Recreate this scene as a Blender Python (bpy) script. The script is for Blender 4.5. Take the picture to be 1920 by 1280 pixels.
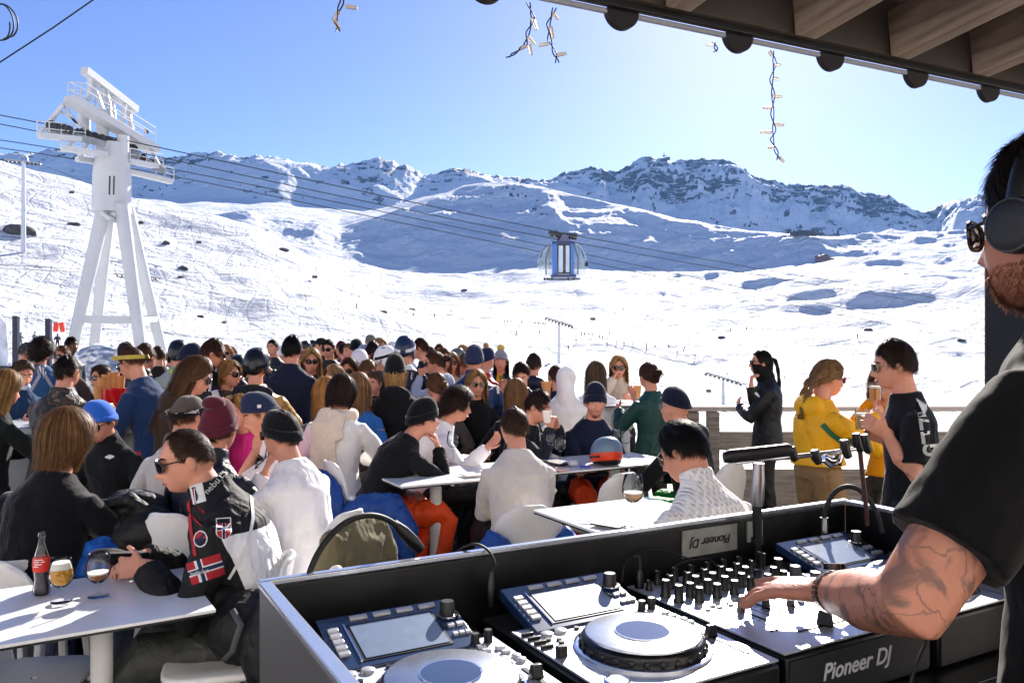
import bpy, bmesh, math, random
import numpy as np
from mathutils import Vector, Matrix, Euler
for _o in list(bpy.data.objects): bpy.data.objects.remove(_o)
SC = bpy.context.scene; COL = SC.collection
R_ = math.radians; pi = math.pi
random.seed(5); RNG = np.random.RandomState(5)
# ---------------------------------------------------------------- camera, sky, sun, exposure
CZ, FPX, HY = 1.72, 1500.0, 648.0
cam = bpy.data.cameras.new('camera'); CAM = bpy.data.objects.new('camera', cam); COL.objects.link(CAM)
CAM.location = (0, 0, CZ); CAM.rotation_euler = (R_(90), 0, 0)
cam.sensor_width = 36; cam.lens = 36 * FPX / 1920; cam.shift_y = (HY - 640) / 1920
cam.clip_start = .05; cam.clip_end = 20000
SC.camera = CAM
SUN_EL, SUN_AZ = R_(27), R_(17)
W = bpy.data.worlds.new('World'); SC.world = W; W.use_nodes = True
_nt = W.node_tree; _bg = _nt.nodes['Background']
_sky = _nt.nodes.new('ShaderNodeTexSky'); _sky.sky_type = 'NISHITA'; _sky.sun_disc = False
_sky.sun_elevation = SUN_EL; _sky.sun_rotation = SUN_AZ; _sky.altitude = 2300
_sky.air_density = .7; _sky.dust_density = 1.0; _sky.ozone_density = 6
_mx = _nt.nodes.new('ShaderNodeMix'); _mx.data_type = 'RGBA'; _mx.blend_type = 'MULTIPLY'; _mx.inputs['Factor'].default_value = 1; _mx.inputs['B'].default_value = (1.15, .965, .98, 1)
_nt.links.new(_sky.outputs[0], _mx.inputs['A']); _nt.links.new(_mx.outputs['Result'], _bg.inputs[0]); _bg.inputs[1].default_value = .056
sl = bpy.data.lights.new('sun', 'SUN'); sl.energy = 3.1; sl.angle = R_(.53); sl.color = (1, .93, .84)
SUN = bpy.data.objects.new('sun', sl); COL.objects.link(SUN)
SDIR = Vector((math.sin(SUN_AZ) * math.cos(SUN_EL), math.cos(SUN_AZ) * math.cos(SUN_EL), math.sin(SUN_EL)))
SUN.rotation_euler = SDIR.to_track_quat('Z', 'Y').to_euler()
SC.view_settings.view_transform = 'Standard'; SC.view_settings.look = 'None'
SC.view_settings.exposure = 2.05; SC.view_settings.gamma = 1
SC.render.engine = 'CYCLES'
SC.cycles.max_bounces = 6; SC.cycles.transparent_max_bounces = 12; SC.cycles.caustics_reflective = False; SC.cycles.caustics_refractive = False
SC.cycles.use_denoising = True; SC.cycles.volume_bounces = 0; SC.cycles.volume_max_steps = 64

# ---------------------------------------------------------------- helpers
def P(px, py, d):                       # a photo measurement (pixel and distance) as a point of the place
    return np.array(((px - 960) / FPX * d, d, CZ + (HY - py) / FPX * d))
def G(px, py, z):                       # the point at height z seen at that pixel
    return P(px, py, (CZ - z) * FPX / (py - HY))
def lin(c):
    if isinstance(c, str):
        c = c.lstrip('#'); c = [int(c[i:i + 2], 16) / 255 for i in (0, 2, 4)]
        return tuple(x / 12.92 if x < .04045 else ((x + .055) / 1.055) ** 2.4 for x in c)
    return tuple(c)
_M = {}
def M(name, col=None, rough=.6, metal=0., var=.12, vscale=6., bump=0., bscale=40., spec=.5, sheen=0., wave=0., wscale=60., trans=0., ior=1.45, coat=0., alpha=1., emit=None, island=0., fold=0., fscale=9.):
    if name in _M: return _M[name]
    m = bpy.data.materials.new(name); m.use_nodes = True; nt = m.node_tree; N = nt.nodes; L = nt.links
    b = N['Principled BSDF']; c = lin(col)
    b.inputs['Roughness'].default_value = rough; b.inputs['Metallic'].default_value = metal
    b.inputs['Specular IOR Level'].default_value = spec; b.inputs['Transmission Weight'].default_value = trans
    b.inputs['IOR'].default_value = ior; b.inputs['Coat Weight'].default_value = coat; b.inputs['Alpha'].default_value = alpha
    if sheen: b.inputs['Sheen Weight'].default_value = sheen; b.inputs['Sheen Roughness'].default_value = .4
    tc = N.new('ShaderNodeTexCoord'); oi = N.new('ShaderNodeObjectInfo')
    off = N.new('ShaderNodeVectorMath'); off.operation = 'MULTIPLY_ADD'; off.inputs[1].default_value = (1, 1, 1)
    mm = N.new('ShaderNodeMath'); mm.operation = 'MULTIPLY'; mm.inputs[1].default_value = 37.
    L.new(oi.outputs['Random'], mm.inputs[0]); L.new(tc.outputs['Object'], off.inputs[0]); L.new(mm.outputs[0], off.inputs[2])
    co = off.outputs[0]
    if var or island:
        no = N.new('ShaderNodeTexNoise'); no.inputs['Scale'].default_value = vscale; no.inputs['Detail'].default_value = 5
        L.new(co, no.inputs['Vector'])
        rm = N.new('ShaderNodeMapRange'); rm.inputs[1].default_value = .25; rm.inputs[2].default_value = .75
        rm.inputs[3].default_value = 1 - var; rm.inputs[4].default_value = 1 + var
        L.new(no.outputs[0], rm.inputs[0]); src = rm.outputs[0]
        if island:
            ge = N.new('ShaderNodeNewGeometry'); r2 = N.new('ShaderNodeMapRange')
            r2.inputs[3].default_value = 1 - island; r2.inputs[4].default_value = 1 + island
            L.new(ge.outputs['Random Per Island'], r2.inputs[0])
            mu = N.new('ShaderNodeMath'); mu.operation = 'MULTIPLY'; L.new(src, mu.inputs[0]); L.new(r2.outputs[0], mu.inputs[1]); src = mu.outputs[0]
        vm = N.new('ShaderNodeVectorMath'); vm.operation = 'SCALE'; vm.inputs[0].default_value = c
        L.new(src, vm.inputs['Scale']); L.new(vm.outputs[0], b.inputs['Base Color'])
    else: b.inputs['Base Color'].default_value = (*c, 1)
    h = None
    def addh(o, s):
        nonlocal h
        mu = N.new('ShaderNodeMath'); mu.operation = 'MULTIPLY'; mu.inputs[1].default_value = s; L.new(o, mu.inputs[0])
        if h is None: h = mu.outputs[0]
        else:
            a = N.new('ShaderNodeMath'); L.new(h, a.inputs[0]); L.new(mu.outputs[0], a.inputs[1]); h = a.outputs[0]
    if bump:
        no = N.new('ShaderNodeTexNoise'); no.inputs['Scale'].default_value = bscale; no.inputs['Detail'].default_value = 4
        L.new(co, no.inputs['Vector']); addh(no.outputs[0], bump)
    if fold:
        no = N.new('ShaderNodeTexNoise'); no.inputs['Scale'].default_value = fscale; no.inputs['Detail'].default_value = 3
        no.inputs['Distortion'].default_value = 1.2; no.inputs['Roughness'].default_value = .45
        mp = N.new('ShaderNodeMapping'); mp.inputs['Scale'].default_value = (1.2, 1.2, .6); mp.inputs['Rotation'].default_value = (.5, .4, .2)
        L.new(co, mp.inputs[0]); L.new(mp.outputs[0], no.inputs['Vector']); addh(no.outputs[0], fold)
    if wave:
        wv = N.new('ShaderNodeTexWave'); wv.inputs['Scale'].default_value = wscale; wv.inputs['Distortion'].default_value = 1.5
        wv.inputs['Detail'].default_value = 1; L.new(tc.outputs['Object'], wv.inputs['Vector']); addh(wv.outputs[0], wave)
    if h is not None:
        bp = N.new('ShaderNodeBump'); bp.inputs['Strength'].default_value = 1; bp.inputs['Distance'].default_value = 1
        L.new(h, bp.inputs['Height']); L.new(bp.outputs[0], b.inputs['Normal'])
    if emit: b.inputs['Emission Color'].default_value = (*lin(emit[0]), 1); b.inputs['Emission Strength'].default_value = emit[1]
    _M[name] = m
    return m

class MB:                                # collects shapes, links them as ONE mesh object
    def __init__(s): s.v = []; s.f = []; s.mi = []; s.n = 0
    def add(s, v, f, mi=0):
        v = np.asarray(v, float).reshape(-1, 3); s.v.append(v)
        k = s.n
        for q in f: s.f.append([i + k for i in q]); s.mi.append(mi)
        s.n += len(v); return s
    def box(s, c, size, R=None, mi=0, taper=1.):
        x, y, z = [t / 2 for t in size]
        v = np.array([(a * x * (taper if e > 0 else 1), b * y * (taper if e > 0 else 1), e * z) for e in (-1, 1) for b in (-1, 1) for a in (-1, 1)])
        if R is not None: v = v @ np.array(R).T
        return s.add(v + np.array(c), [(0, 2, 3, 1), (4, 5, 7, 6), (0, 1, 5, 4), (2, 6, 7, 3), (0, 4, 6, 2), (1, 3, 7, 5)], mi)
    def bar(s, a, b, w, h=None, mi=0, up=(0, 0, 1)):   # rectangular bar from a to b
        a = np.array(a, float); b = np.array(b, float); d = b - a; l = np.linalg.norm(d); d = d / l; up = np.array(up, float)
        if abs(d @ up) > .98: up = np.array((1., 0, 0))
        x = np.cross(d, up); x /= np.linalg.norm(x); z = np.cross(x, d)
        return s.box((a + b) / 2, (w, l, h or w), np.stack([x, d, z], 1), mi)
    def tube(s, pts, r, n=8, mi=0, ry=None, side=None, cap=True, closed=False):
        pts = np.array(pts, float); m = len(pts)
        r = np.broadcast_to(np.asarray(r, float), (m,)); ry = r if ry is None else np.broadcast_to(np.asarray(ry, float), (m,))
        t = np.gradient(pts, axis=0) if m > 2 else np.repeat([pts[1] - pts[0]], m, 0)
        if closed: t = np.roll(pts, -1, 0) - np.roll(pts, 1, 0)
        t = t / np.maximum(np.linalg.norm(t, axis=1, keepdims=True), 1e-9)
        x = np.array(side, float) if side is not None else (np.array((1., 0, 0)) if abs(t[0][0]) < .9 else np.array((0, 1., 0)))
        ang = np.arange(n) * 2 * pi / n; V = []
        for i in range(m):
            x = x - t[i] * (x @ t[i]); x /= max(np.linalg.norm(x), 1e-9); y = np.cross(t[i], x)
            V.append(pts[i] + np.outer(np.cos(ang) * r[i], x) + np.outer(np.sin(ang) * ry[i], y))
        F = []
        for i in range(m if closed else m - 1):
            j = (i + 1) % m
            for k in range(n):
                q = (k + 1) % n; F.append((i * n + k, i * n + q, j * n + q, j * n + k))
        if cap and not closed: F.append(list(range(n))[::-1]); F.append([(m - 1) * n + k for k in range(n)])
        return s.add(np.concatenate(V), F, mi)
    def cyl(s, a, b, r, r2=None, n=16, mi=0): return s.tube([a, b], [r, r if r2 is None else r2], n, mi)
    def ell(s, c, r, R=None, nu=16, nv=10, mi=0):
        th = np.linspace(0, pi, nv + 1)[1:-1]; ph = np.arange(nu) * 2 * pi / nu
        v = [(0, 0, 1)] + [(math.sin(t) * math.cos(p), math.sin(t) * math.sin(p), math.cos(t)) for t in th for p in ph] + [(0, 0, -1)]
        v = np.array(v) * np.array(r)
        if R is not None: v = v @ np.array(R).T
        F = [(0, 1 + k, 1 + (k + 1) % nu) for k in range(nu)]
        for i in range(nv - 2):
            for k in range(nu):
                q = (k + 1) % nu; a = 1 + i * nu; F.append((a + k, a + nu + k, a + nu + q, a + q))
        e = len(v) - 1; a = 1 + (nv - 2) * nu
        F += [(e, a + (k + 1) % nu, a + k) for k in range(nu)]
        return s.add(v + np.array(c), F, mi)
    def lathe(s, prof, c=(0, 0, 0), n=24, R=None, mi=0, caps=True):
        ang = np.arange(n) * 2 * pi / n; V = []
        for r, z in prof: V += [(r * math.cos(a), r * math.sin(a), z) for a in ang]
        V = np.array(V)
        if R is not None: V = V @ np.array(R).T
        F = []; m = len(prof)
        for i in range(m - 1):
            for k in range(n):
                q = (k + 1) % n; F.append((i * n + k, i * n + q, (i + 1) * n + q, (i + 1) * n + k))
        if caps:
            F.append(list(range(n))[::-1]); F.append([(m - 1) * n + k for k in range(n)])
        return s.add(V + np.array(c), F, mi)
    def prism(s, poly, o, ex, ey, ez, h, mi=0):        # polygon in the plane (ex,ey) at o, thick h along ez
        poly = np.array(poly, float); o, ex, ey, ez = [np.array(t, float) for t in (o, ex, ey, ez)]
        b = o + poly[:, :1] * ex + poly[:, 1:] * ey; n = len(poly)
        F = [list(range(n))[::-1], [n + k for k in range(n)]] + [(k, (k + 1) % n, n + (k + 1) % n, n + k) for k in range(n)]
        return s.add(np.concatenate([b, b + ez * h]), F, mi)
    def grid(s, A, mi=0, wrap=False):                  # A: (rows, cols, 3)
        A = np.asarray(A); a, b = A.shape[:2]; F = []
        for i in range(a - 1):
            for k in range(b if wrap else b - 1):
                q = (k + 1) % b; F.append((i * b + k, i * b + q, (i + 1) * b + q, (i + 1) * b + k))
        return s.add(A.reshape(-1, 3), F, mi)
    def xf(s, R=None, t=(0, 0, 0), k=1.):
        s.v = [((v * k) @ np.array(R).T if R is not None else v * k) + np.array(t) for v in s.v]; return s
    def build(s, name, mats, parent=None, smooth=35, bev=0, remesh=0, smo=0, disp=None, loc=None):
        me = bpy.data.meshes.new(name); V = np.concatenate(s.v) if s.v else np.zeros((0, 3))
        me.from_pydata(V.tolist(), [], s.f)
        mats = mats if isinstance(mats, (list, tuple)) else [mats]
        for m in mats: me.materials.append(m)
        if len(mats) > 1: me.polygons.foreach_set('material_index', np.array(s.mi, np.int32))
        if smooth:
            me.shade_smooth()
            if smooth < 180 and not remesh and not bev: me.set_sharp_from_angle(angle=R_(smooth))
        o = bpy.data.objects.new(name, me); COL.objects.link(o)
        if parent is not None: o.parent = parent
        if loc is not None: o.location = loc
        if remesh:
            q = o.modifiers.new('remesh', 'REMESH'); q.mode = 'VOXEL'; q.voxel_size = remesh; q.use_smooth_shade = True
        if smo:
            q = o.modifiers.new('smooth', 'SMOOTH'); q.factor = .5; q.iterations = smo
        if disp:
            q = o.modifiers.new('folds', 'DISPLACE'); q.texture = ctex(disp[0]); q.strength = disp[1]; q.texture_coords = 'LOCAL'; q.mid_level = .5
        if bev:
            q = o.modifiers.new('bevel', 'BEVEL'); q.width = bev; q.segments = 2; q.limit_method = 'ANGLE'; q.harden_normals = False
            me.set_sharp_from_angle(angle=R_(60))
        return o
_tex = {}
def ctex(sc):
    if sc not in _tex:
        t = bpy.data.textures.new('folds', 'CLOUDS'); t.noise_scale = sc; t.noise_depth = 2; _tex[sc] = t
    return _tex[sc]
def tag(o, label=None, cat=None, group=None, kind=None):
    for k, v in (('label', label), ('category', cat), ('group', group), ('kind', kind)):
        if v: o[k] = v
    return o
def thing(name, label, cat, loc=(0, 0, 0), rz=0., group=None):
    o = bpy.data.objects.new(name, None); COL.objects.link(o); o.empty_display_size = .1
    o.location = loc; o.rotation_euler = (0, 0, rz); return tag(o, label, cat, group)
def kids(o): return [c for c in bpy.data.objects if c.parent == o]
def copy_tree(o, parent=None, kidmap=None):
    if kidmap is None:
        kidmap = {}
        for c in bpy.data.objects:
            if c.parent: kidmap.setdefault(c.parent.name, []).append(c)
    c = o.copy(); COL.objects.link(c); c.parent = parent
    for ch in kidmap.get(o.name, []): copy_tree(ch, c, kidmap)
    return c
def Rz(a): return np.array(((math.cos(a), -math.sin(a), 0), (math.sin(a), math.cos(a), 0), (0, 0, 1)))
def Rx(a): return np.array(((1, 0, 0), (0, math.cos(a), -math.sin(a)), (0, math.sin(a), math.cos(a))))
def Ry(a): return np.array(((math.cos(a), 0, math.sin(a)), (0, 1, 0), (-math.sin(a), 0, math.cos(a))))
def unit(v): v = np.array(v, float); return v / np.linalg.norm(v)
def text_mesh(txt, size, shear=0., ext=.0006, space=1.):
    c = bpy.data.curves.new('lettering', 'FONT'); c.body = txt; c.size = size; c.extrude = ext; c.shear = shear
    c.align_x = 'CENTER'; c.align_y = 'CENTER'; c.space_character = space; c.offset = size * .012
    o = bpy.data.objects.new('lettering', c); COL.objects.link(o)
    me = bpy.data.meshes.new_from_object(o.evaluated_get(bpy.context.evaluated_depsgraph_get()))
    bpy.data.objects.remove(o); me.name = 'lettering'; return me
TXT = {}
for _k, _a in dict(pio=('Pioneer DJ', .055, .25), sin=('SINNER', .036), neb=('nebulus', .05), neb2=('nebulus', .024), back=('ALLS', .16)).items():
    TXT[_k] = text_mesh(*_a)
def text_obj(key, m, parent, loc, ex, ey, ez, name='lettering'):   # ex reading direction, ey up, ez out of the face
    me = TXT[key].copy(); me.materials.clear(); me.materials.append(m)
    o = bpy.data.objects.new(name, me); COL.objects.link(o); o.parent = parent
    mt = Matrix.Identity(4)
    for i, a in enumerate((ex, ey, ez)):
        for j in range(3): mt[j][i] = float(a[j])
    mt.translation = Vector(loc); o.matrix_local = mt; return o
# value noise on numpy arrays
_perm = RNG.permutation(4096)
def vnoise(x, y, seed=0):
    xi = np.floor(x).astype(np.int64); yi = np.floor(y).astype(np.int64); fx = x - xi; fy = y - yi
    fx = fx * fx * fx * (fx * (fx * 6 - 15) + 10); fy = fy * fy * fy * (fy * (fy * 6 - 15) + 10)
    def h(a, b): return _perm[(_perm[(a + seed * 131) & 4095] + b) & 4095] / 2047.5 - 1
    return (h(xi, yi) * (1 - fx) + h(xi + 1, yi) * fx) * (1 - fy) + (h(xi, yi + 1) * (1 - fx) + h(xi + 1, yi + 1) * fx) * fy
def fbm(x, y, o=5, seed=0, gain=.5, ridged=False):
    a = 1.; s = 0.; t = 0.
    for i in range(o):
        n = vnoise(x * 2 ** i + i * 17.3, y * 2 ** i - i * 9.1, seed + i)
        if ridged: n = 1 - 2 * np.abs(n)
        s = s + a * n; t += a; a *= gain
    return s / t
# ================================================================ the mountains: one height field round the terrace
def build_terrain():
    xs = np.concatenate([np.linspace(-1500, -60, 60), np.linspace(-50, 1970, 900), np.linspace(2000, 3900, 60)])
    def I(tab): 
        t = np.array(tab, float); return np.interp(xs, t[:, 0], t[:, 1])
    def sm(a, k=9):
        w = np.hanning(k + 2)[1:-1]; w /= w.sum(); return np.convolve(np.pad(a, k // 2, 'edge'), w, 'valid')
    zy = lambda y, d: CZ + (HY - y) / FPX * d
    one = np.ones_like(xs)
    K = []
    K.append((2.0 * one, -.9 * one))
    z1 = I([(-1500, -.04), (1150, -.04), (1290, -1.6), (3900, -1.8)])
    K.append((15 * one, z1))
    y2 = I([(-1500, 660), (0, 688), (300, 690), (600, 692), (900, 700), (1200, 800), (1900, 840), (3900, 860)]); K.append((40 * one, zy(y2, 40)))
    y3 = I([(-1500, 600), (0, 646), (300, 648), (600, 656), (900, 672), (1200, 745), (1500, 765), (1900, 760), (3900, 740)]); K.append((100 * one, zy(y3, 100)))
    y4 = I([(-1500, 460), (0, 535), (150, 555), (300, 578), (600, 610), (900, 646), (1200, 700), (1500, 712), (1900, 700), (3900, 680)]); K.append((200 * one, zy(y4, 200)))
    y5 = sm(I([(-1500, 150), (-300, 240), (0, 300), (100, 326), (200, 355), (300, 387), (400, 405), (480, 426), (560, 470), (640, 520), (720, 562), (800, 590), (880, 606), (960, 607), (1000, 611), (1100, 628), (1200, 645), (1300, 656), (1500, 652), (1900, 640), (3900, 590)]), 15)
    d5 = I([(-1500, 420), (300, 380), (760, 345), (900, 330), (3900, 330)]); K.append((d5, zy(y5, d5)))
    y6 = sm(I([(-1500, 330), (0, 440), (300, 470), (480, 510), (560, 535), (640, 565), (720, 580), (800, 584), (900, 587), (1000, 592), (1300, 612), (1500, 606), (1900, 592), (3900, 560)]), 21); K.append((600 * one, zy(y6, 600)))
    y7 = sm(I([(-1500, 320), (0, 410), (300, 440), (480, 475), (560, 500), (640, 530), (720, 548), (800, 552), (900, 550), (1000, 552), (1100, 553), (1300, 558), (1500, 545), (1900, 520), (3900, 500)]), 21); K.append((1000 * one, zy(y7, 1000)))
    y8 = sm(I([(-1500, 310), (0, 385), (300, 420), (480, 450), (560, 475), (640, 503), (720, 516), (850, 515), (1000, 503), (1100, 503), (1200, 507), (1300, 512), (1400, 506), (1500, 492), (1600, 477), (1700, 466), (1830, 455), (3900, 420)]), 15)
    K.append((1350 * one, zy(y8, 1350))); z8 = zy(y8, 1350)
    y9 = sm(I([(-1500, 305), (0, 372), (300, 398), (480, 404), (560, 412), (640, 424), (720, 404), (800, 376), (870, 351), (950, 342), (1000, 350), (1060, 362), (1150, 382), (1270, 412), (1330, 420), (1450, 438), (1540, 445), (1700, 449), (1800, 441), (1900, 428), (3900, 400)]), 9)
    d9 = (.50 * 1350 - z8) / (.50 - (HY - y9) / FPX); d9 = np.clip(d9, 1450, 1850)
    wl = I([(-1500, 1), (640, 1), (860, 0), (1560, 0), (1700, 1), (3900, 1)]); d9 = sm(d9 * (1 - wl) + 1720 * wl, 15)
    K.append((d9, zy(y9, d9)))
    y10 = I([(-1500, 300), (0, 352), (300, 372), (560, 388), (720, 396), (800, 388), (900, 372), (1000, 375), (1270, 436), (1500, 455), (1700, 462), (1900, 440), (3900, 410)])
    y11 = I([(-1500, 270), (-300, 285), (0, 292), (60, 288), (100, 283), (130, 282), (200, 292), (270, 300), (330, 296), (370, 290), (405, 287), (420, 292), (450, 297), (480, 295), (540, 300), (560, 305), (600, 314), (640, 308), (680, 305), (710, 298), (740, 306), (770, 316), (790, 328), (830, 324), (850, 317), (875, 318), (900, 326), (930, 333), (960, 336), (1000, 338), (1030, 338), (1062, 325), (1090, 317), (1130, 320), (1150, 325), (1180, 317), (1200, 304), (1225, 300), (1245, 302), (1270, 306), (1300, 302), (1315, 298), (1330, 302), (1370, 312), (1400, 325), (1430, 340), (1475, 355), (1490, 352), (1530, 354), (1570, 353), (1590, 354), (1610, 366), (1640, 370), (1660, 372), (1690, 385), (1715, 395), (1735, 402), (1760, 392), (1790, 380), (1830, 368), (1870, 360), (1950, 345), (2200, 330), (3900, 300)])
    d11 = I([(-1500, 2900), (500, 2900), (900, 3200), (1740, 3200), (1800, 3000), (3900, 3000)])
    z11 = zy(y11, d11); a = (HY - y10) / FPX
    sl = I([(-1500, .74), (450, .78), (520, .66), (760, .64), (900, .76), (1740, .84), (1790, .6), (3900, .6)])
    d10 = np.clip((sl * d11 - z11) / (sl - a), 1950, 2950)
    K.append((sm(d10, 15), zy(y10, sm(d10, 15)))); K.append((d11, z11)); K.append((4400 * one, zy(y11 + 140, 4400)))
    rows = [4, 10, 26, 46, 70, 46, 50, 54, 46, 80, 30, 130, 8]
    rows = rows[:len(K) - 1]
    D = []; Z = []; seg = []
    for i in range(len(K) - 1):
        (d0, za), (d1, zb) = K[i], K[i + 1]
        for j in range(rows[i]):
            t = j / rows[i]; D.append(d0 + (d1 - d0) * t); Z.append(za + (zb - za) * t); seg.append(i + t)
    D.append(K[-1][0]); Z.append(K[-1][1]); seg.append(len(K) - 1.)
    D = np.array(D); Z = np.array(Z); seg = np.array(seg)
    # soften the joints along each radius (crests are kept)
    for it in range(3):
        Zs = Z.copy(); Zs[1:-1] = .25 * Z[:-2] + .5 * Z[1:-1] + .25 * Z[2:]
        keep = np.zeros(len(seg))
        for c, w in ((5, .25), (9, .12), (11, .5)): keep = np.maximum(keep, np.exp(-((seg - c) / w) ** 2))
        kx = keep[:, None]; Z = Zs * (1 - kx) + Z * kx
    X = (xs[None, :] - 960) / FPX * D; Y = D.copy()
    sg = seg[:, None] * np.ones_like(X); px = xs[None, :] * np.ones_like(X)
    far = np.clip((D - 1500) / 900, 0, 1); mid = np.clip((D - 250) / 500, 0, 1) * (1 - far); near = 1 - np.clip((D - 250) / 500, 0, 1)
    crest = np.exp(-((sg - 11) / .16) ** 2)
    right = np.clip((px - 780) / 200, 0, 1)
    lft = 1 - right
    rug = .45 + .55 * np.clip((px - 950) / 250, 0, 1)
    n1 = fbm(X / 330, Y / 330, 7, 3, .56, True); n2 = fbm(X / 120, Y / 120, 6, 9, .6); n3 = fbm(X / 140, Y / 190, 5, 23, .55, True)
    foot = np.clip((sg - 9.85) / .45, .1, 1)
    Z += far * foot * (1 - .72 * crest) * (1 - .35 * lft) * rug * (n1 * 58 + n2 * 34 + n3 * 26)
    Z += far * crest * (fbm(X / 48, Y / 300, 4, 19, .62, True) * 13)
    Z += far * lft * fbm(X / 420, Y / 420, 4, 13) * 46 * (1 - crest)
    m9 = np.exp(-((sg - 9) / .1) ** 2)
    Z += mid * (1 - .7 * m9) * (fbm(X / 230, Y / 200, 5, 31) * 20 + fbm(X / 60, Y / 50, 4, 37) * 5) * np.clip((D - 300) / 500, 0, 1)
    rg = fbm(X / 150, Y / 120, 5, 33, .55, True); Z += np.clip((sg - 7.9) / .5, 0, 1) * np.clip((9.3 - sg) / .4, 0, 1) * (1 - .8 * m9) * rg * 15
    rol = np.clip((px - 900) / 300, 0, 1) * np.clip((D - 200) / 250, 0, 1) * np.clip((1400 - D) / 300, 0, 1)
    Z += rol * (fbm(X / 170, Y / 70, 4, 41) * 13 + fbm(X / 60, Y / 26, 3, 43) * 3.2)
    hill = near * np.clip((D - 45) / 90, 0, 1)
    m5 = np.exp(-((sg - 5) / .12) ** 2)
    Z += hill * (1 - .6 * m5) * (fbm(X / 45, Y / 40, 4, 51) * 4.6 + fbm(X / 14, Y / 12, 4, 57) * 1.2)
    Z += near * np.clip((D - 30) / 60, 0, 1) * fbm(X / 5.5, Y / 5.5, 3, 61) * .12
    # hidden parts under the deck stay low
    # rock shows where the far faces are broken
    gz = np.gradient(Z, axis=0) / np.maximum(np.gradient(D, axis=0), .5)
    rk = fbm(X / 42, (Y + Z * 1.3) / 30, 5, 71, .6) * 1.35 + .55 * fbm(X / 260, (Y + Z) / 260, 3, 77) + .25 * np.clip(gz - .5, -1, 1)
    bias = np.interp(px, [-1500, 0, 250, 420, 560, 700, 760, 860, 950, 1080, 1200, 1400, 1560, 1700, 1760, 1850, 3900], [-.1, -.22, -.2, -.08, -.2, .05, -.14, .1, -.16, .08, .15, .17, .12, .08, -.1, .05, -.3])
    hi = np.clip((sg - 10.2) / .7, 0, 1)
    rock = np.clip((rk + bias + .16 * np.clip((sg - 10.85) / .1, 0, 1) - .02 - (1 - hi) * .5) / .34, 0, 1) * np.clip((sg - 9.9) / .2, 0, 1) * (sg < 11.2)
    patch = np.exp(-(((px - 990) / 90) ** 2)) * np.clip((sg - 8.35) / .25, 0, 1) * (sg < 9.02)
    rock = np.maximum(rock, np.clip((fbm(X / 26, (Y + Z) / 20, 5, 83, .6) - .33) / .1, 0, 1) * patch)
    patch = np.exp(-(((px - 1530) / 80) ** 2)) * np.clip((sg - 9.95) / .1, 0, 1) * np.clip((10.35 - sg) / .2, 0, 1)
    rock = np.maximum(rock, np.clip((fbm(X / 70, (Y + Z) / 50, 5, 87, .6) - .05) / .1, 0, 1) * patch)
    a, b = X.shape
    V = np.stack([X, Y, Z], -1).reshape(-1, 3)
    idx = np.arange(a * b).reshape(a, b)
    F = np.stack([idx[:-1, :-1], idx[:-1, 1:], idx[1:, 1:], idx[1:, :-1]], -1).reshape(-1, 4)
    me = bpy.data.meshes.new('snow_terrain'); me.vertices.add(len(V)); me.vertices.foreach_set('co', V.ravel())
    me.loops.add(F.size); me.loops.foreach_set('vertex_index', F.ravel().astype(np.int32))
    me.polygons.add(len(F)); me.polygons.foreach_set('loop_start', np.arange(0, F.size, 4, dtype=np.int32))
    me.update(calc_edges=True); me.shade_smooth()
    at = me.attributes.new('rock', 'FLOAT', 'POINT'); at.data.foreach_set('value', rock.ravel().astype(np.float32))
    o = bpy.data.objects.new('snow_terrain', me); COL.objects.link(o); tag(o, kind='structure')
    me.materials.append(snow_mat())
    return X, Y, Z, xs, D
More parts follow.
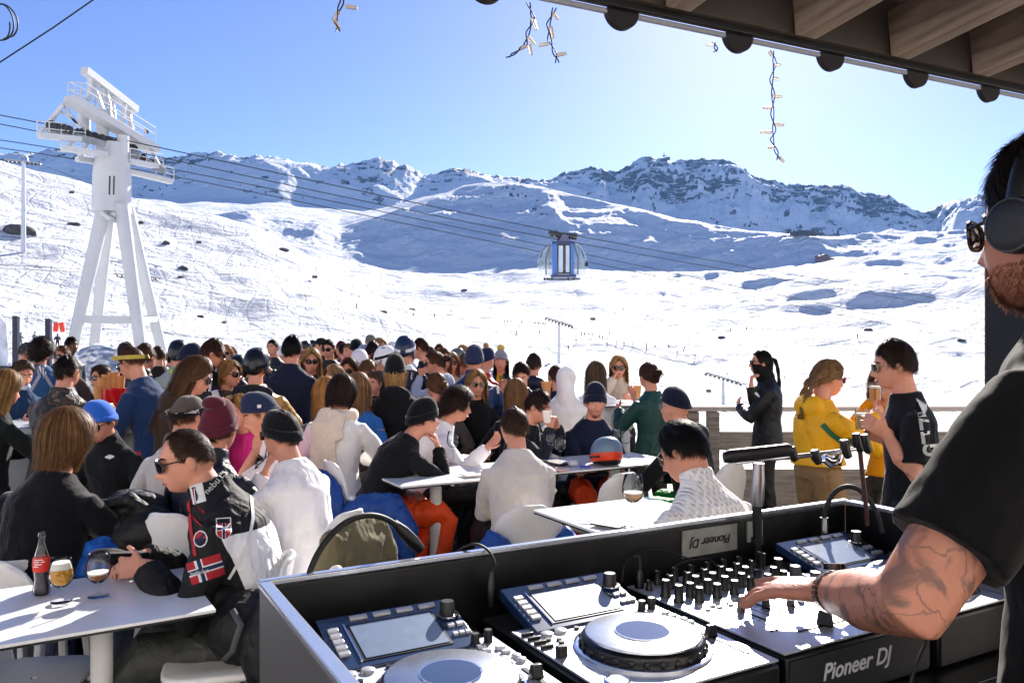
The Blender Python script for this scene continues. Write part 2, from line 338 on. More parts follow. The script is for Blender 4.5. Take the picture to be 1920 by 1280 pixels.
def snow_mat():
    m = bpy.data.materials.new('snow'); m.use_nodes = True; nt = m.node_tree; N = nt.nodes; L = nt.links; b = N['Principled BSDF']
    tc = N.new('ShaderNodeNewGeometry'); at = N.new('ShaderNodeAttribute'); at.attribute_name = 'rock'
    def noise(sc, det=6, rough=.6, vec=None):
        n = N.new('ShaderNodeTexNoise'); n.inputs['Scale'].default_value = sc; n.inputs['Detail'].default_value = det; n.inputs['Roughness'].default_value = rough
        L.new(vec or tc.outputs['Position'], n.inputs['Vector']); return n.outputs[0]
    def math_(op, a, bb):
        q = N.new('ShaderNodeMath'); q.operation = op
        for i, v in enumerate((a, bb)):
            if isinstance(v, (int, float)): q.inputs[i].default_value = v
            else: L.new(v, q.inputs[i])
        return q.outputs[0]
    # rock mask sharpened with fine noise
    r = math_('ADD', at.outputs['Fac'], math_('MULTIPLY', math_('SUBTRACT', noise(.075, 9, .72), .5), 2.0))
    st = N.new('ShaderNodeMapRange'); st.inputs[1].default_value = .50; st.inputs[2].default_value = .58; L.new(r, st.inputs[0])
    gate = math_('GREATER_THAN', at.outputs['Fac'], .02)
    led = N.new('ShaderNodeMapRange'); led.inputs[1].default_value = .50; led.inputs[2].default_value = .58; led.inputs[3].default_value = 1; led.inputs[4].default_value = 0; mpl = N.new('ShaderNodeMapping'); mpl.inputs['Scale'].default_value = (.6, .6, 2.2); mpl.inputs['Rotation'].default_value = (.3, .35, 0); L.new(tc.outputs['Position'], mpl.inputs[0]); L.new(noise(.045, 6, .62, mpl.outputs[0]), led.inputs[0])
    mask = math_('MULTIPLY', math_('MULTIPLY', st.outputs[0], gate), led.outputs[0])
    rc = N.new('ShaderNodeValToRGB'); rc.color_ramp.elements[0].color = (.008, .018, .045, 1); rc.color_ramp.elements[1].color = (.10, .14, .22, 1)  # blue of distant shade and haze put into the rock colour
    rc.color_ramp.elements[0].position = .38; rc.color_ramp.elements[1].position = .66; L.new(noise(.06, 9, .72), rc.inputs[0])
    mx = N.new('ShaderNodeMix'); mx.data_type = 'RGBA'; mx.inputs['A'].default_value = (.80, .82, .845, 1)
    L.new(mask, mx.inputs['Factor']); L.new(rc.outputs[0], mx.inputs['B']); L.new(mx.outputs['Result'], b.inputs['Base Color'])
    b.inputs['Roughness'].default_value = .75; b.inputs['Specular IOR Level'].default_value = .25
    # tracks and wind texture: noise stretched down the fall line, curved ski tracks, chopped-up snow
    def mapped(scale, rot):
        mp = N.new('ShaderNodeMapping'); mp.inputs['Scale'].default_value = scale; mp.inputs['Rotation'].default_value = rot
        L.new(tc.outputs['Position'], mp.inputs[0]); return mp.outputs[0]
    wv = N.new('ShaderNodeTexWave'); wv.wave_type = 'BANDS'; wv.inputs['Scale'].default_value = .055; wv.inputs['Distortion'].default_value = 9; wv.inputs['Detail'].default_value = 3; wv.inputs['Detail Scale'].default_value = .6
    L.new(mapped((1, .35, 1), (0, 0, .9)), wv.inputs['Vector'])
    tr = N.new('ShaderNodeMapRange'); tr.inputs[1].default_value = .0; tr.inputs[2].default_value = .10; L.new(wv.outputs[0], tr.inputs[0])
    wv2 = N.new('ShaderNodeTexWave'); wv2.wave_type = 'BANDS'; wv2.inputs['Scale'].default_value = .09; wv2.inputs['Distortion'].default_value = 14; wv2.inputs['Detail'].default_value = 2; wv2.inputs['Detail Scale'].default_value = .35
    L.new(mapped((.7, .5, 1), (0, 0, -.5)), wv2.inputs['Vector'])
    tr2 = N.new('ShaderNodeMapRange'); tr2.inputs[1].default_value = .0; tr2.inputs[2].default_value = .08; L.new(wv2.outputs[0], tr2.inputs[0])
    h = math_('ADD', math_('MULTIPLY', noise(.35, 6, .65), .34), math_('MULTIPLY', noise(1.6, 4, .6, mapped((1, .4, 1), (0, 0, .7))), .16))
    gr = N.new('ShaderNodeMapRange'); gr.inputs[1].default_value = .45; gr.inputs[2].default_value = .6; L.new(noise(.02, 2, .5), gr.inputs[0])
    h = math_('ADD', h, math_('MULTIPLY', math_('MULTIPLY', tr.outputs[0], gr.outputs[0]), .22))
    h = math_('ADD', h, math_('MULTIPLY', tr2.outputs[0], .16))
    h = math_('ADD', h, math_('MULTIPLY', noise(.03, 8, .68), 8.))
    h = math_('ADD', h, math_('MULTIPLY', math_('MULTIPLY', noise(.05, 9, .75), mask), 18.))
    h = math_('ADD', h, math_('MULTIPLY', noise(.022, 5, .6, mapped((.35, 1.3, 1), (0, 0, .25))), 9.))
    wv3 = N.new('ShaderNodeTexWave'); wv3.inputs['Scale'].default_value = .02; wv3.inputs['Distortion'].default_value = 16; wv3.inputs['Detail'].default_value = 3; wv3.inputs['Detail Scale'].default_value = .3; L.new(mapped((.3, 1, 1), (0, 0, .35)), wv3.inputs['Vector'])
    tr3 = N.new('ShaderNodeMapRange'); tr3.inputs[1].default_value = 0; tr3.inputs[2].default_value = .06; L.new(wv3.outputs[0], tr3.inputs[0]); h = math_('ADD', h, math_('MULTIPLY', tr3.outputs[0], .9))
    bp = N.new('ShaderNodeBump'); bp.inputs['Strength'].default_value = 1.; bp.inputs['Distance'].default_value = 1.45; L.new(h, bp.inputs['Height']); L.new(bp.outputs[0], b.inputs['Normal'])
    return m
TX, TY, TZ, TXS, TD = build_terrain()
def ground(x, y):                       # terrain height under a point
    c = int(np.argmin(np.abs(TXS - (960 + FPX * x / max(y, .1))))); return float(np.interp(y, TD[:, c], TZ[:, c]))
def on_snow(px, py, d0, d1):            # first point of the terrain seen at that pixel, searched between two distances
    c = int(np.argmin(np.abs(TXS - px))); ypx = HY - (TZ[:, c] - CZ) / TD[:, c] * FPX
    ok = (TD[:, c] >= d0) & (TD[:, c] <= d1); i = np.where(ok)[0][np.argmin(np.abs(ypx[ok] - py))]
    d = TD[i, c]; return np.array(((px - 960) / FPX * d, d, TZ[i, c]))

def bounce_slope_behind():                      # unseen sunlit slope, added behind the terrace as fill for camera-facing sides
    a = np.radians(np.linspace(62, 298, 90)); r = np.concatenate([np.linspace(7.5, 60, 14), np.linspace(80, 700, 20)]); A, Rr = np.meshgrid(a, r)
    x = np.sin(A) * Rr; y = np.cos(A) * Rr; z = -.6 + np.clip(Rr - 7.5, 0, None) * .42 * np.clip((np.degrees(np.abs(A - pi)) * -1 + 118) / 40, 0, 1) + fbm(x / 40, y / 40, 4, 91) * 1.5 * np.clip(Rr / 60, 0, 1)
    o = MB().grid(np.stack([x, y, z], -1)).build('snow_slope', bpy.data.materials['snow'], smooth=180); tag(o, kind='structure')
bounce_slope_behind()
# ================================================================ terrace, booth frame, furniture, lift hardware
WHITE = M('white_plastic', '#e9e8e6', rough=.42, var=.03, vscale=30, spec=.45)
WTOP = M('white_laminate', '#e8e8e8', rough=.28, var=.03, vscale=12, spec=.5, bump=.0002, bscale=300)
DARK = M('dark_edge', '#131417', rough=.5, var=.05)
BLACKM = M('black_metal', '#0c0c0e', rough=.35, var=.1, vscale=40, spec=.5)
BLACKR = M('black_rubber', '#0d0d0f', rough=.6, var=.1, vscale=40)
CHROME = M('chrome', '#d8d8dc', rough=.14, metal=1., var=.06, vscale=20)
STEEL = M('painted_steel', '#bdbfc2', rough=.5, var=.06, vscale=.6, spec=.4)
GALV = M('galvanised', '#8f9499', rough=.45, metal=.7, var=.2, vscale=4)
DGREY = M('dark_steel', '#2c2f34', rough=.5, var=.2, vscale=3)
def glassm(name, col='#ffffff', rough=.0, ior=1.45): return M(name, col, rough=rough, var=0, trans=1., ior=ior, spec=.5)
def thin_glass():
    m = bpy.data.materials.new('clear_glass'); m.use_nodes = True; nt = m.node_tree; N = nt.nodes; L = nt.links; N.remove(N['Principled BSDF'])
    t = N.new('ShaderNodeBsdfTransparent'); t.inputs[0].default_value = (.93, .95, .96, 1); g = N.new('ShaderNodeBsdfGlossy'); g.inputs['Roughness'].default_value = .04; lw = N.new('ShaderNodeLayerWeight'); lw.inputs['Blend'].default_value = .10
    no = N.new('ShaderNodeTexNoise'); no.inputs['Scale'].default_value = 60; mu = N.new('ShaderNodeMath'); mu.operation = 'MULTIPLY_ADD'; mu.inputs[1].default_value = .05; L.new(no.outputs[0], mu.inputs[0]); L.new(lw.outputs['Fresnel'], mu.inputs[2])
    mx = N.new('ShaderNodeMixShader'); L.new(mu.outputs[0], mx.inputs[0]); L.new(t.outputs[0], mx.inputs[1]); L.new(g.outputs[0], mx.inputs[2]); L.new(mx.outputs[0], N['Material Output'].inputs['Surface']); return m
GLASS = thin_glass()
def woodm(name, c1, c2, scale=1., rough=.7):
    m = bpy.data.materials.new(name); m.use_nodes = True; nt = m.node_tree; N = nt.nodes; L = nt.links; b = N['Principled BSDF']; b.inputs['Roughness'].default_value = rough
    tc = N.new('ShaderNodeTexCoord'); mp = N.new('ShaderNodeMapping'); mp.inputs['Scale'].default_value = (1.2 * scale, 14 * scale, 14 * scale); L.new(tc.outputs['Object'], mp.inputs[0])
    n = N.new('ShaderNodeTexNoise'); n.inputs['Scale'].default_value = 2.2; n.inputs['Detail'].default_value = 7; n.inputs['Distortion'].default_value = .6; L.new(mp.outputs[0], n.inputs['Vector'])
    r = N.new('ShaderNodeValToRGB'); r.color_ramp.elements[0].position = .3; r.color_ramp.elements[1].position = .72
    r.color_ramp.elements[0].color = (*lin(c1), 1); r.color_ramp.elements[1].color = (*lin(c2), 1); L.new(n.outputs[0], r.inputs[0]); L.new(r.outputs[0], b.inputs['Base Color'])
    bp = N.new('ShaderNodeBump'); bp.inputs['Distance'].default_value = .004; L.new(n.outputs[0], bp.inputs['Height']); L.new(bp.outputs[0], b.inputs['Normal']); return m
RWOOD = woodm('rafter_wood', '#7c6c60', '#c2ae9c'); GWOOD = woodm('weathered_wood', '#6a625a', '#a69c92'); DWOOD = woodm('dark_wood', '#2e2824', '#564c44')
U = np.array((.873, .487, 0)); V_ = np.array((.487, -.873, 0)); ZU = np.array((0, 0, 1.)); RU = np.stack([U, -V_, ZU], 1); AU = math.atan2(.487, .873)
O_ = np.array((-.427, 1.394, 0))
def B(u, v, z): return O_ + U * u + V_ * v + ZU * z      # a place in the booth: along it, towards the player, up
# ---- deck
def deck():
    nx = 90; pw = .145
    mb = MB()
    for i in range(nx):
        c = -6.5 + i * pw; mb.box(np.array((1.5, 3.2, -.02)) + V_ * c, (19, pw - .008, .04), RU)
    o = mb.build('terrace_deck', DWOOD, bev=0, smooth=0); tag(o, kind='structure')
    mb = MB(); mb.box((0, 3, -.5), (30, 10.6, .8)); o = mb.build('terrace_base', M('concrete', '#77757a', rough=.9, var=.15), smooth=0); tag(o, kind='structure')
deck()
# ---- terrace railing beyond the right hand guests
def railing():
    r = thing('terrace_railing', 'weathered grey wooden railing with white capped handrail closing the terrace towards the valley', 'railing')
    y = 8.25; xs = [1.86, 2.07, 4.0, 5.9, 7.8]
    for i, x in enumerate(xs): MB().box((x, y, .52), (.12, .10, 1.04)).build('post', GWOOD, r, bev=.006)
    for i in range(len(xs) - 1):
        a, b = xs[i] + .06, xs[i + 1] - .06
        if i == 0: continue
        MB().box(((a + b) / 2, y + .02, .74), (b - a, .045, .19)).build('board', GWOOD, r, bev=.004); MB().box(((a + b) / 2, y + .02, .24), (b - a, .045, .42)).build('board', GWOOD, r, bev=.004)
    MB().box((4.95, y, 1.075), (6.3, .16, .05)).build('handrail', M('pale_cap', '#b8aca4', rough=.6, var=.12), r, bev=.008)
    MB().box((1.86, 8.9, 1.03), (.12, 1.3, .05)).build('handrail', M('pale_cap'), r, bev=.008)
    MB().box((1.86, 8.9, .6), (.05, 1.2, .19)).build('board', GWOOD, r, bev=.004)
railing()
# ---- chairs: moulded shell with a rounded back and square tube legs
def chair_proto():
    r = thing('chair', 'white moulded chair beside a table', 'chair')
    a = np.linspace(0, 2 * pi, 41)[:-1]; se = lambda c, e: np.sign(c) * np.abs(c) ** e
    X = se(np.cos(a), .45) * .215; Y = se(np.sin(a), .45) * .205
    rows = []
    for k, z in ((.9, .43), (1., .445), (1., .46), (.95, .468), (.5, .458), (.05, .455)): rows.append(np.stack([X * k, Y * k + .01, 0 * a + z], -1))
    MB().grid(np.array(rows), wrap=True).build('seat', WHITE, r, smooth=60)
    # back: a curved rounded panel
    u = np.linspace(-1, 1, 21); v = np.linspace(0, 1, 12); A = []
    for t in v:
        wd = .20 * (1 - .10 * t) * (1 - (max(0, t - .72) / .28) ** 3 * .42); A.append(np.stack([u * wd, -.20 - .075 * t + .045 * (np.abs(u) ** 2.2) , np.full(21, .462 + .395 * t) - .03 * (np.abs(u) ** 5) * (t > .6)], -1))
    A = np.array(A); Bk = A + np.array((0, -.014, 0)); o = MB(); o.grid(A); o.grid(Bk[:, ::-1]); 
    rim = np.concatenate([A[:, 0], A[-1, 1:], A[::-1, -1][1:], A[0, ::-1][1:-1]]); o.tube(rim + (0, -.007, 0), .010, 6, closed=True); o.build('backrest', WHITE, r, smooth=60)
    for sx in (-1, 1):
        for sy in (-1, 1): MB().bar((sx * .185, sy * .17, .45), (sx * .215, sy * .215 - (.03 if sy < 0 else 0), .0), .034, .034).build('leg', WHITE, r, bev=.006)
    return r
CH0 = chair_proto(); CH_USED = [False]
KM = None
def place_chair(x, y, rz, label, group='white chairs on the terrace', s=1.):
    if not CH_USED[0]: o = CH0; CH_USED[0] = True
    else: o = copy_tree(CH0, None, {CH0.name: kids(CH0)})
    o.location = (x, y, 0); o.rotation_euler = (0, 0, rz); o.scale = (1, 1, s); tag(o, label, 'chair', group); return o
# ---- tables
def table(name, c, rz, w, l, h, label, pillar=.04, feet=True, group='white tables on the terrace', two=False):
    r = thing(name, label, 'table', (c[0], c[1], 0), rz, group)
    MB().box((0, 0, h - .009), (w, l, .012)).build('tabletop', WTOP, r, bev=.002)
    MB().box((0, 0, h - .0195), (w - .004, l - .004, .008)).build('edge', DARK, r)
    MB().lathe([(pillar, 0.03), (pillar, h - .03), (pillar * 1.6, h - .024)], n=24).build('pillar', WHITE, r)
    if feet:
        mb = MB()
        for k in range(4): 
            a = k * pi / 2 + pi / 4; e = np.array((math.cos(a), math.sin(a), 0)); mb.tube([(0, 0, .06), e * .2 + (0, 0, .055), e * .36 + (0, 0, .035), e * .37 + (0, 0, .0)], [.028, .024, .02, .02], 8)
        mb.build('foot', WHITE, r)
    return r
EC = np.array((-1.105, 2.987)); dA = np.array((-.85, -.53)); dB = np.array((-.53, .85)); TA = math.atan2(.53, .85)
c1 = EC + .35 * dA + .36 * dB; table('table', c1, TA, .70, .72, .74, 'white square table in the left foreground carrying the bottle and two beer glasses')
c2 = EC + 1.054 * dA + .36 * dB; table('table', c2, TA, .70, .72, .74, 'white table cut off by the left edge, pushed up to the table with the bottle')
m0 = G(827, 904, .87)[:2]; um = U[:2]; vm = -V_[:2]
for i, (s, lb) in enumerate(((-.26, 'white table between the man in a black beanie and the curly haired man'), (.47, 'white table under the wine glasses behind the grey sweater'), (1.20, 'white table with the ski helmet on it'))):
    c = m0 + um * (s + .36) + vm * .31; table('table', c, AU, .724, .62, .87, lb)
c = np.array((.57, 4.10)); table('table', c, AU, .74, .56, .87, 'white table with a wine glass beside the man in the cable knit sweater')
c = P(655, 845, 7.2); table('table', c[:2], AU, 1.0, .7, .74, 'white table in front of the woman with the long scarf')
c = P(612, 915, 5.4); table('table', c[:2], AU, .7, .7, .74, 'small white table behind the man in the white long sleeve shirt')
c = P(1172, 752, 8.2); table('bar_table', c[:2], .2, .62, .62, 1.14, 'tall white standing table between the white jumpers and the green jacket', pillar=.05)
# ---- grey serving counter on the left
def counter():
    a = P(252, 790, 6.0); a[2] = 0; r = thing('serving_counter', 'grey panelled serving counter at the left where guests stand', 'counter', a, AU * .25)
    G1 = M('grey_panel', '#8d9092', rough=.6, var=.06)
    MB().box((-1.6, .32, .54), (3.2, .62, 1.06)).build('panel', G1, r, bev=.01); MB().box((-1.6, .32, 1.09), (3.3, .72, .045)).build('countertop', M('grey_top', '#a9adb0', rough=.45, var=.06), r, bev=.006)
    for k in range(3): MB().box((-.55 - k * .9, .005, .55), (.03, .012, .95)).build('trim', M('grey_trim', '#6d7072', rough=.5), r)
counter()
# ---- glass windbreak posts at the left edge
def windbreak():
    r = thing('windbreak', 'navy framed windbreak with two tall posts at the left end of the terrace', 'fence')
    nv = M('navy_steel', '#16233f', rough=.4, var=.06)
    p1 = P(30, 648, 11.); p2 = P(91, 648, 11.6)
    for p, t in ((p1, 592), (p2, 597)): MB().box((p[0], p[1], P(0, t, p[1])[2] / 2), (.07, .07, P(0, t, p[1])[2])).build('post', nv, r, bev=.006)
    MB().bar((p1[0] - 2.4, p1[1], 1.42), (p1[0], p1[1], 1.42), .06, .05).build('rail', nv, r); MB().bar((p1[0], p1[1], 1.42), (p2[0], p2[1], 1.42), .05, .04).build('rail', nv, r)
    MB().box((p1[0] - 1.24, p1[1], .74), (2.3, .02, 1.3)).build('panel', M('blue_panel', '#5c7c8e', rough=.25, var=.05), r)
windbreak()
# ---- roof of the booth
def roof():
    r = thing('booth_roof', 'dark timber canopy roof with exposed rafters over the music booth', 'roof')
    e = np.array((.906, .423, 0)); n = np.array((.423, -.906, 0)); E0 = np.array((.035, 2.083, 2.62))
    def Q(s, t, z=0): return E0 + e * s + n * t + ZU * (z + t * .10)
    dk = M('roof_board', '#4a423c', rough=.8, var=.2, vscale=4)
    MB().bar(Q(-1.6, 0, .014), Q(3.6, 0, .014), .012, .012).build('drip_edge', M('pale_edge', '#a9adb8', rough=.4, var=.05), r)
    MB().bar(Q(-1.6, .022, .030), Q(3.6, .022, .030), .02, .03).build('fascia', DARK, r, bev=.004)
    MB().bar(Q(-1.6, .045, .165), Q(3.6, .045, .165), .02, .27).build('inner_board', dk, r)
    MB().grid(np.array([[Q(-1.6, -.06, .30), Q(3.6, -.06, .30)], [Q(-1.6, 2.5, .24), Q(3.6, 2.5, .24)]])).grid(np.array([[Q(3.6, -.06, .36), Q(-1.6, -.06, .36)], [Q(3.6, 2.5, .31), Q(-1.6, 2.5, .31)]])).build('roof_deck', woodm('ceiling_wood', '#4a423a', '#7a6e62'), r, smooth=0)
    for rx_ in (620, 930, 1245, 1480, 1655, 1805, 1925, 2040):
        kx = (rx_ - 960) / FPX; s = (kx * E0[1] - E0[0]) / (e[0] - kx * e[1])
        o = MB(); a, b = Q(s, .058, .095), Q(s + .02, 2.4, .095); d = b - a; l = np.linalg.norm(d)
        o.box((l / 2, 0, 0), (l, .085, .15)); o = o.build('rafter', RWOOD, r, bev=.004); x = d / l; z = ZU - x * x[2]; z /= np.linalg.norm(z); y = np.cross(z, x)
        mt = Matrix.Identity(4)
        for i, ax in enumerate((x, y, z)):
            for j in range(3): mt[j][i] = ax[j]
        mt.translation = Vector(a); o.matrix_local = mt
    a, b = Q(.95, .80, .03), Q(3.6, .80, .03); d = b - a; l = np.linalg.norm(d); o = MB().box((l / 2, 0, 0), (l, .14, .13)).build('purlin', RWOOD, r, bev=.006); o.location = a; o.rotation_euler = (0, 0, math.atan2(e[1], e[0]))
    cl = M('tile_clay', '#241f22', rough=.7, var=.2)
    for px_ in (780, 912, 1166, 1384, 1558, 1718, 1854, 1985):
        s = np.interp(px_, [985, 1920], [0, 1]); # along the eave in the photo -> in the place
        # intersect the vertical plane of that column with the eave
        k = (px_ - 960) / FPX; den = e[0] - k * e[1]; s = (k * E0[1] - E0[0]) / den
        c = Q(s, -.005, .022); a = np.linspace(0, pi, 17); R0 = .052
        MB().prism([(R0 * math.cos(t), -R0 * .95 * math.sin(t)) for t in a], c - n * .008, e, ZU, n, .02).build('roof_tile', cl, r, smooth=60)
    return Q
RQ = roof()
o = MB().box((1.90, 2.66, 1.02), (.50, .30, 2.03)).build('loudspeaker_tower', M('speaker_black', '#08080a', rough=.7, var=.1), bev=.02)
MB().box((1.90, 2.508, 1.6), (.40, .006, .7)).build('grille', M('speaker_black'), o)
tag(o, 'tall black boxy tower standing behind the man with the headphones', 'tower')
# ---- strings of lights
def strand(label, pts, bulbs, dpt, nm='string_light'):
    r = thing(nm, label, 'string light', group='icicle light strands hanging from the eave')
    pts = np.array([P(x, y, dpt) for x, y in pts]); t = np.linspace(0, len(pts) - 1, len(pts) * 8); C = np.stack([np.interp(t, range(len(pts)), pts[:, i]) for i in range(3)], 1)
    for ph in (0, pi):
        q = C.copy(); q[:, 0] += np.cos(t * 3.1 + ph) * .0045; q[:, 1] += np.sin(t * 3.1 + ph) * .0045; MB().tube(q, .0017, 6).build('wire', BLACKR, r)
    for x, y, dx, dy in bulbs:
        a = P(x, y, dpt); b = a + np.array((dx, 0, -dy)) / FPX * dpt
        MB().tube([a, a * .55 + b * .45, b], [.0055, .0052, .0042], 8).build('bulb', M('milky_bulb', '#e6d8cc', rough=.3, var=.03, trans=.3), r)
strand('short strand of milky bulbs hanging near the top of the sky left of centre', [(640, -70), (643, -30), (641, 5), (628, 35), (634, 60)], [(648, 12, 22, 4), (634, 22, -8, 18), (628, 40, 8, 14)], 1.88)
strand('light strand with a hooked end, left one of the pair below the eave corner', [(990, 5), (1000, 35), (990, 60), (985, 85), (965, 100), (952, 108)], [(998, 34, 8, 22), (990, 70, 12, 14), (975, 92, 12, -6), (992, 85, 4, 18)], 2.1)
strand('light strand curling outward at its tip, right one of the pair below the eave', [(1040, 15), (1028, 45), (1030, 75), (1040, 100), (1045, 118)], [(1036, 25, 10, 12), (1032, 50, 5, 22), (1028, 82, -18, 4), (1044, 104, 18, -4)], 2.12)
strand('long light strand with eight bulbs hanging down over the mountain sky', [(1448, 95), (1453, 120), (1446, 150), (1450, 180), (1448, 215), (1452, 245), (1447, 262), (1456, 285), (1460, 300)], [(1448, 105, -6, -8), (1452, 122, 12, 0), (1450, 147, 10, 2), (1448, 180, 18, 2), (1447, 202, -16, 0), (1450, 233, 20, 2), (1446, 248, -20, 0), (1452, 277, -12, 0), (1460, 294, 10, 10)], 2.45)
strand('tiny stub of light strand at the eave with a single bulb', [(1338, 80), (1343, 92), (1341, 98)], [(1338, 84, -14, 0)], 2.38)
# ---- cables up left
def cable(name, label, pts, r, cat='cable', m=None, n=6, group=None):
    o = MB().tube(pts, r, n).build(name, m or BLACKR); return tag(o, label, cat, group)
cable('overhead_wire', 'thin dark wire crossing the top left corner of the sky', [P(-120, 180, 9), P(0, 117, 9), P(100, 52, 9), P(182, -5, 9), P(260, -55, 9)], .009, 'wire')
a = np.linspace(0, 5 * pi, 70); cable('wire_coil', 'coil of black wire hanging at the upper left edge', [P(2 + 20 * math.cos(t) * (.8 + .05 * k % 1), 42 + 34 * math.sin(t), 6 + .002 * k) for k, t in enumerate(a)], .006, 'coil')

def bounce_facade():                            # unseen building behind the camera, added to bounce sunlight onto the guests
    r = thing('restaurant_building', 'white rendered restaurant wall with dark windows behind the terrace', 'building', (0, 0, 0), AU); y = -2.6
    WR = M('white_render', '#f4efe8', rough=.9, var=.04, vscale=2, bump=.002, bscale=60)
    MB().box((0, y - .3, 3.4), (26, .5, 7.6)).build('wall', WR, r)
    for i in range(7):
        x = -10.5 + i * 3.5; w = MB().box((x, y - .045, 1.6 if i % 2 else 4.6), (1.2, .02, 1.3)).build('window', SCR_DARK, r); MB().box((x, y - .03, .98 if i % 2 else 3.98), (1.4, .1, .06)).build('sill', GWOOD, w)
    MB().box((0, y + .1, 7.3), (27, 1.4, .16)).build('roof', DWOOD, r)
SCR_DARK = M('window_dark', '#20252c', rough=.1, var=.05)
bounce_facade()
# ================================================================ ropeway: pylon, ropes, cabin, chairlifts, far things
def pylon():
    D0 = 52.
    r = thing('ropeway_pylon', 'big white four legged ropeway pylon with gallery head towering over the crowd', 'pylon')
    Q = lambda x, y, dd=0: P(x, y, D0 + dd)
    k = D0 / FPX
    def leg(a, b, w0, w1): MB().tube([a, b], [w0 * k, w1 * k], 20).build('leg', STEEL, r)
    leg(Q(133, 662, -1.5), Q(196, 385, -.6), 10, 13); leg(Q(176, 655, 1.8), Q(205, 395, .8), 9.5, 11); leg(Q(266, 668, -1.6), Q(228, 385, -.6), 10, 13); leg(Q(304, 660, 1.8), Q(238, 385, .8), 9.5, 12)
    MB().bar(Q(141, 598, -1.2), Q(262, 600, -1.2), 14 * k).build('crossbeam', STEEL, r); MB().bar(Q(186, 597, 1.5), Q(292, 598, 1.5), 10 * k).build('crossbeam', STEEL, r)
    MB().bar(Q(262, 600, -1.2), Q(292, 598, 1.5), 10 * k).build('crossbeam', STEEL, r)
    mb = MB(); pr = [(178, 176, 250), (178, 176, 290), (180, 178, 400)]
    mb.tube([Q(210, 400), Q(210, 330), Q(210, 270)], [34 * k, 33 * k, 26 * k], 24, ry=[34 * k, 33 * k, 26 * k]); mb.build('shaft', STEEL, r)
    MB().bar(Q(196, 402, -1), Q(212, 412, -1), 30 * k, 8 * k).build('gusset', STEEL, r)
    # head: sloping top truss and gallery, running away to the right
    MB().bar(Q(158, 132, -2.5), Q(254, 206, 2.2), 15 * k, 13 * k).build('top_beam', STEEL, r)
    MB().bar(Q(130, 186, -3), Q(290, 282, 3), 30 * k, 14 * k).build('gallery_beam', STEEL, r)
    for x0, y0, x1, y1, q in ((170, 146, 166, 188, -2), (172, 150, 192, 205, -1.6), (192, 166, 192, 210, -1), (200, 168, 208, 225, -.6), (212, 180, 214, 228, 0), (235, 196, 228, 240, 1), (240, 200, 248, 248, 1.6)): MB().bar(Q(x0, y0, q), Q(x1, y1, q), 7 * k).build('strut', STEEL, r)
    for x, y in ((158, 205), (192, 222), (230, 255)): MB().tube([Q(x, y), Q(x, y + 60)], 11 * k, 14).build('column', STEEL, r)
    # railings round the galleries
    def rail(x0, y0, x1, y1, h, d0, d1, n=5):
        mb = MB()
        for j in (1., .5): mb.tube([Q(x0, y0 - h * j, d0), Q(x1, y1 - h * j, d1)], 1.0 * k, 5)
        for t in np.linspace(0, 1, n): x, y, dd = x0 + (x1 - x0) * t, y0 + (y1 - y0) * t, d0 + (d1 - d0) * t; mb.tube([Q(x, y, dd), Q(x, y - h, dd)], 1.1 * k, 5)
        mb.build('guard_rail', STEEL, r)
    rail(128, 182, 164, 184, 28, -3, -3, 4); rail(164, 184, 292, 266, 26, -3.4, 2.6, 7); rail(128, 182, 178, 205, 28, -2.6, -.5, 5); rail(200, 225, 274, 270, 24, -1, 2.6, 6)
    # side galleries carrying the rollers
    def gallery(x0, y0, x1, y1, d0, d1):
        MB().bar(Q(x0, y0, d0), Q(x1, y1, d1), 14 * k, 9 * k).build('side_beam', STEEL, r)
    gallery(72, 254, 175, 264, -4.2, -2); gallery(116, 278, 200, 290, -3, -1); gallery(144, 298, 180, 303, -1, 0); gallery(242, 322, 322, 341, 1.5, 3.6); gallery(240, 302, 304, 314, 0, 2.4)
    rail(70, 252, 160, 262, 26, -4.4, -2.4, 5); rail(244, 300, 306, 312, 22, 0, 2.6, 5); rail(292, 330, 326, 340, 24, 2.6, 3.8, 3); rail(114, 276, 196, 288, 18, -3.2, -1.2, 5)
    for a, b, q in (((72, 252), (118, 196), -3.6), ((118, 196), (150, 240), -3), ((118, 196), (86, 246), -3.2), ((112, 208), (148, 232), -3), ((250, 280), (306, 320), 2), ((270, 258), (300, 312), 2.4), ((160, 240), (120, 284), -2), ((165, 268), (148, 300), -1)): MB().bar(Q(*a, q), Q(*b, q), 4.5 * k).build('brace', STEEL, r)
    for x, y, dd, R in ((97, 236, -3.6, 9), (108, 238, -3.4, 8), (119, 240, -3.2, 8), (130, 243, -3, 7), (150, 248, -2.4, 8), (165, 252, -2, 8), (178, 256, -1.4, 8), (192, 260, -1, 8), (206, 264, -.4, 8), (222, 268, .2, 9), (238, 275, .8, 9), (250, 279, 1.2, 9), (258, 288, 1.4, 7), (270, 296, 1.8, 7), (284, 304, 2.2, 7), (302, 316, 2.8, 8)):
        c = Q(x, y, dd); q = np.array((.25, -.97, 0)); MB().cyl(c - q * .12, c + q * .12, R * k * .95, n=16).build('roller', DGREY, r)
    for a, b, q in (((90, 242), (200, 272), -2.6), ((200, 268), (262, 292), .6), ((240, 290), (310, 322), 2)): MB().bar(Q(*a, q), Q(*b, q), 5 * k, 12 * k).build('roller_rack', M('grey_rack', '#7d8288', rough=.5, var=.3, vscale=2), r)
    MB().cyl(Q(275, 243, 3), Q(275, 250, 3), 4 * k, n=10).build('lamp', DGREY, r)
    MB().tube([Q(205, 365, -2), Q(206, 330, -2)], 1.5 * k, 6).tube([Q(213, 365, -2), Q(214, 330, -2)], 1.5 * k, 6).build('ladder', DGREY, r)
pylon()
ROPE = M('rope', '#22262c', rough=.5, var=.05)
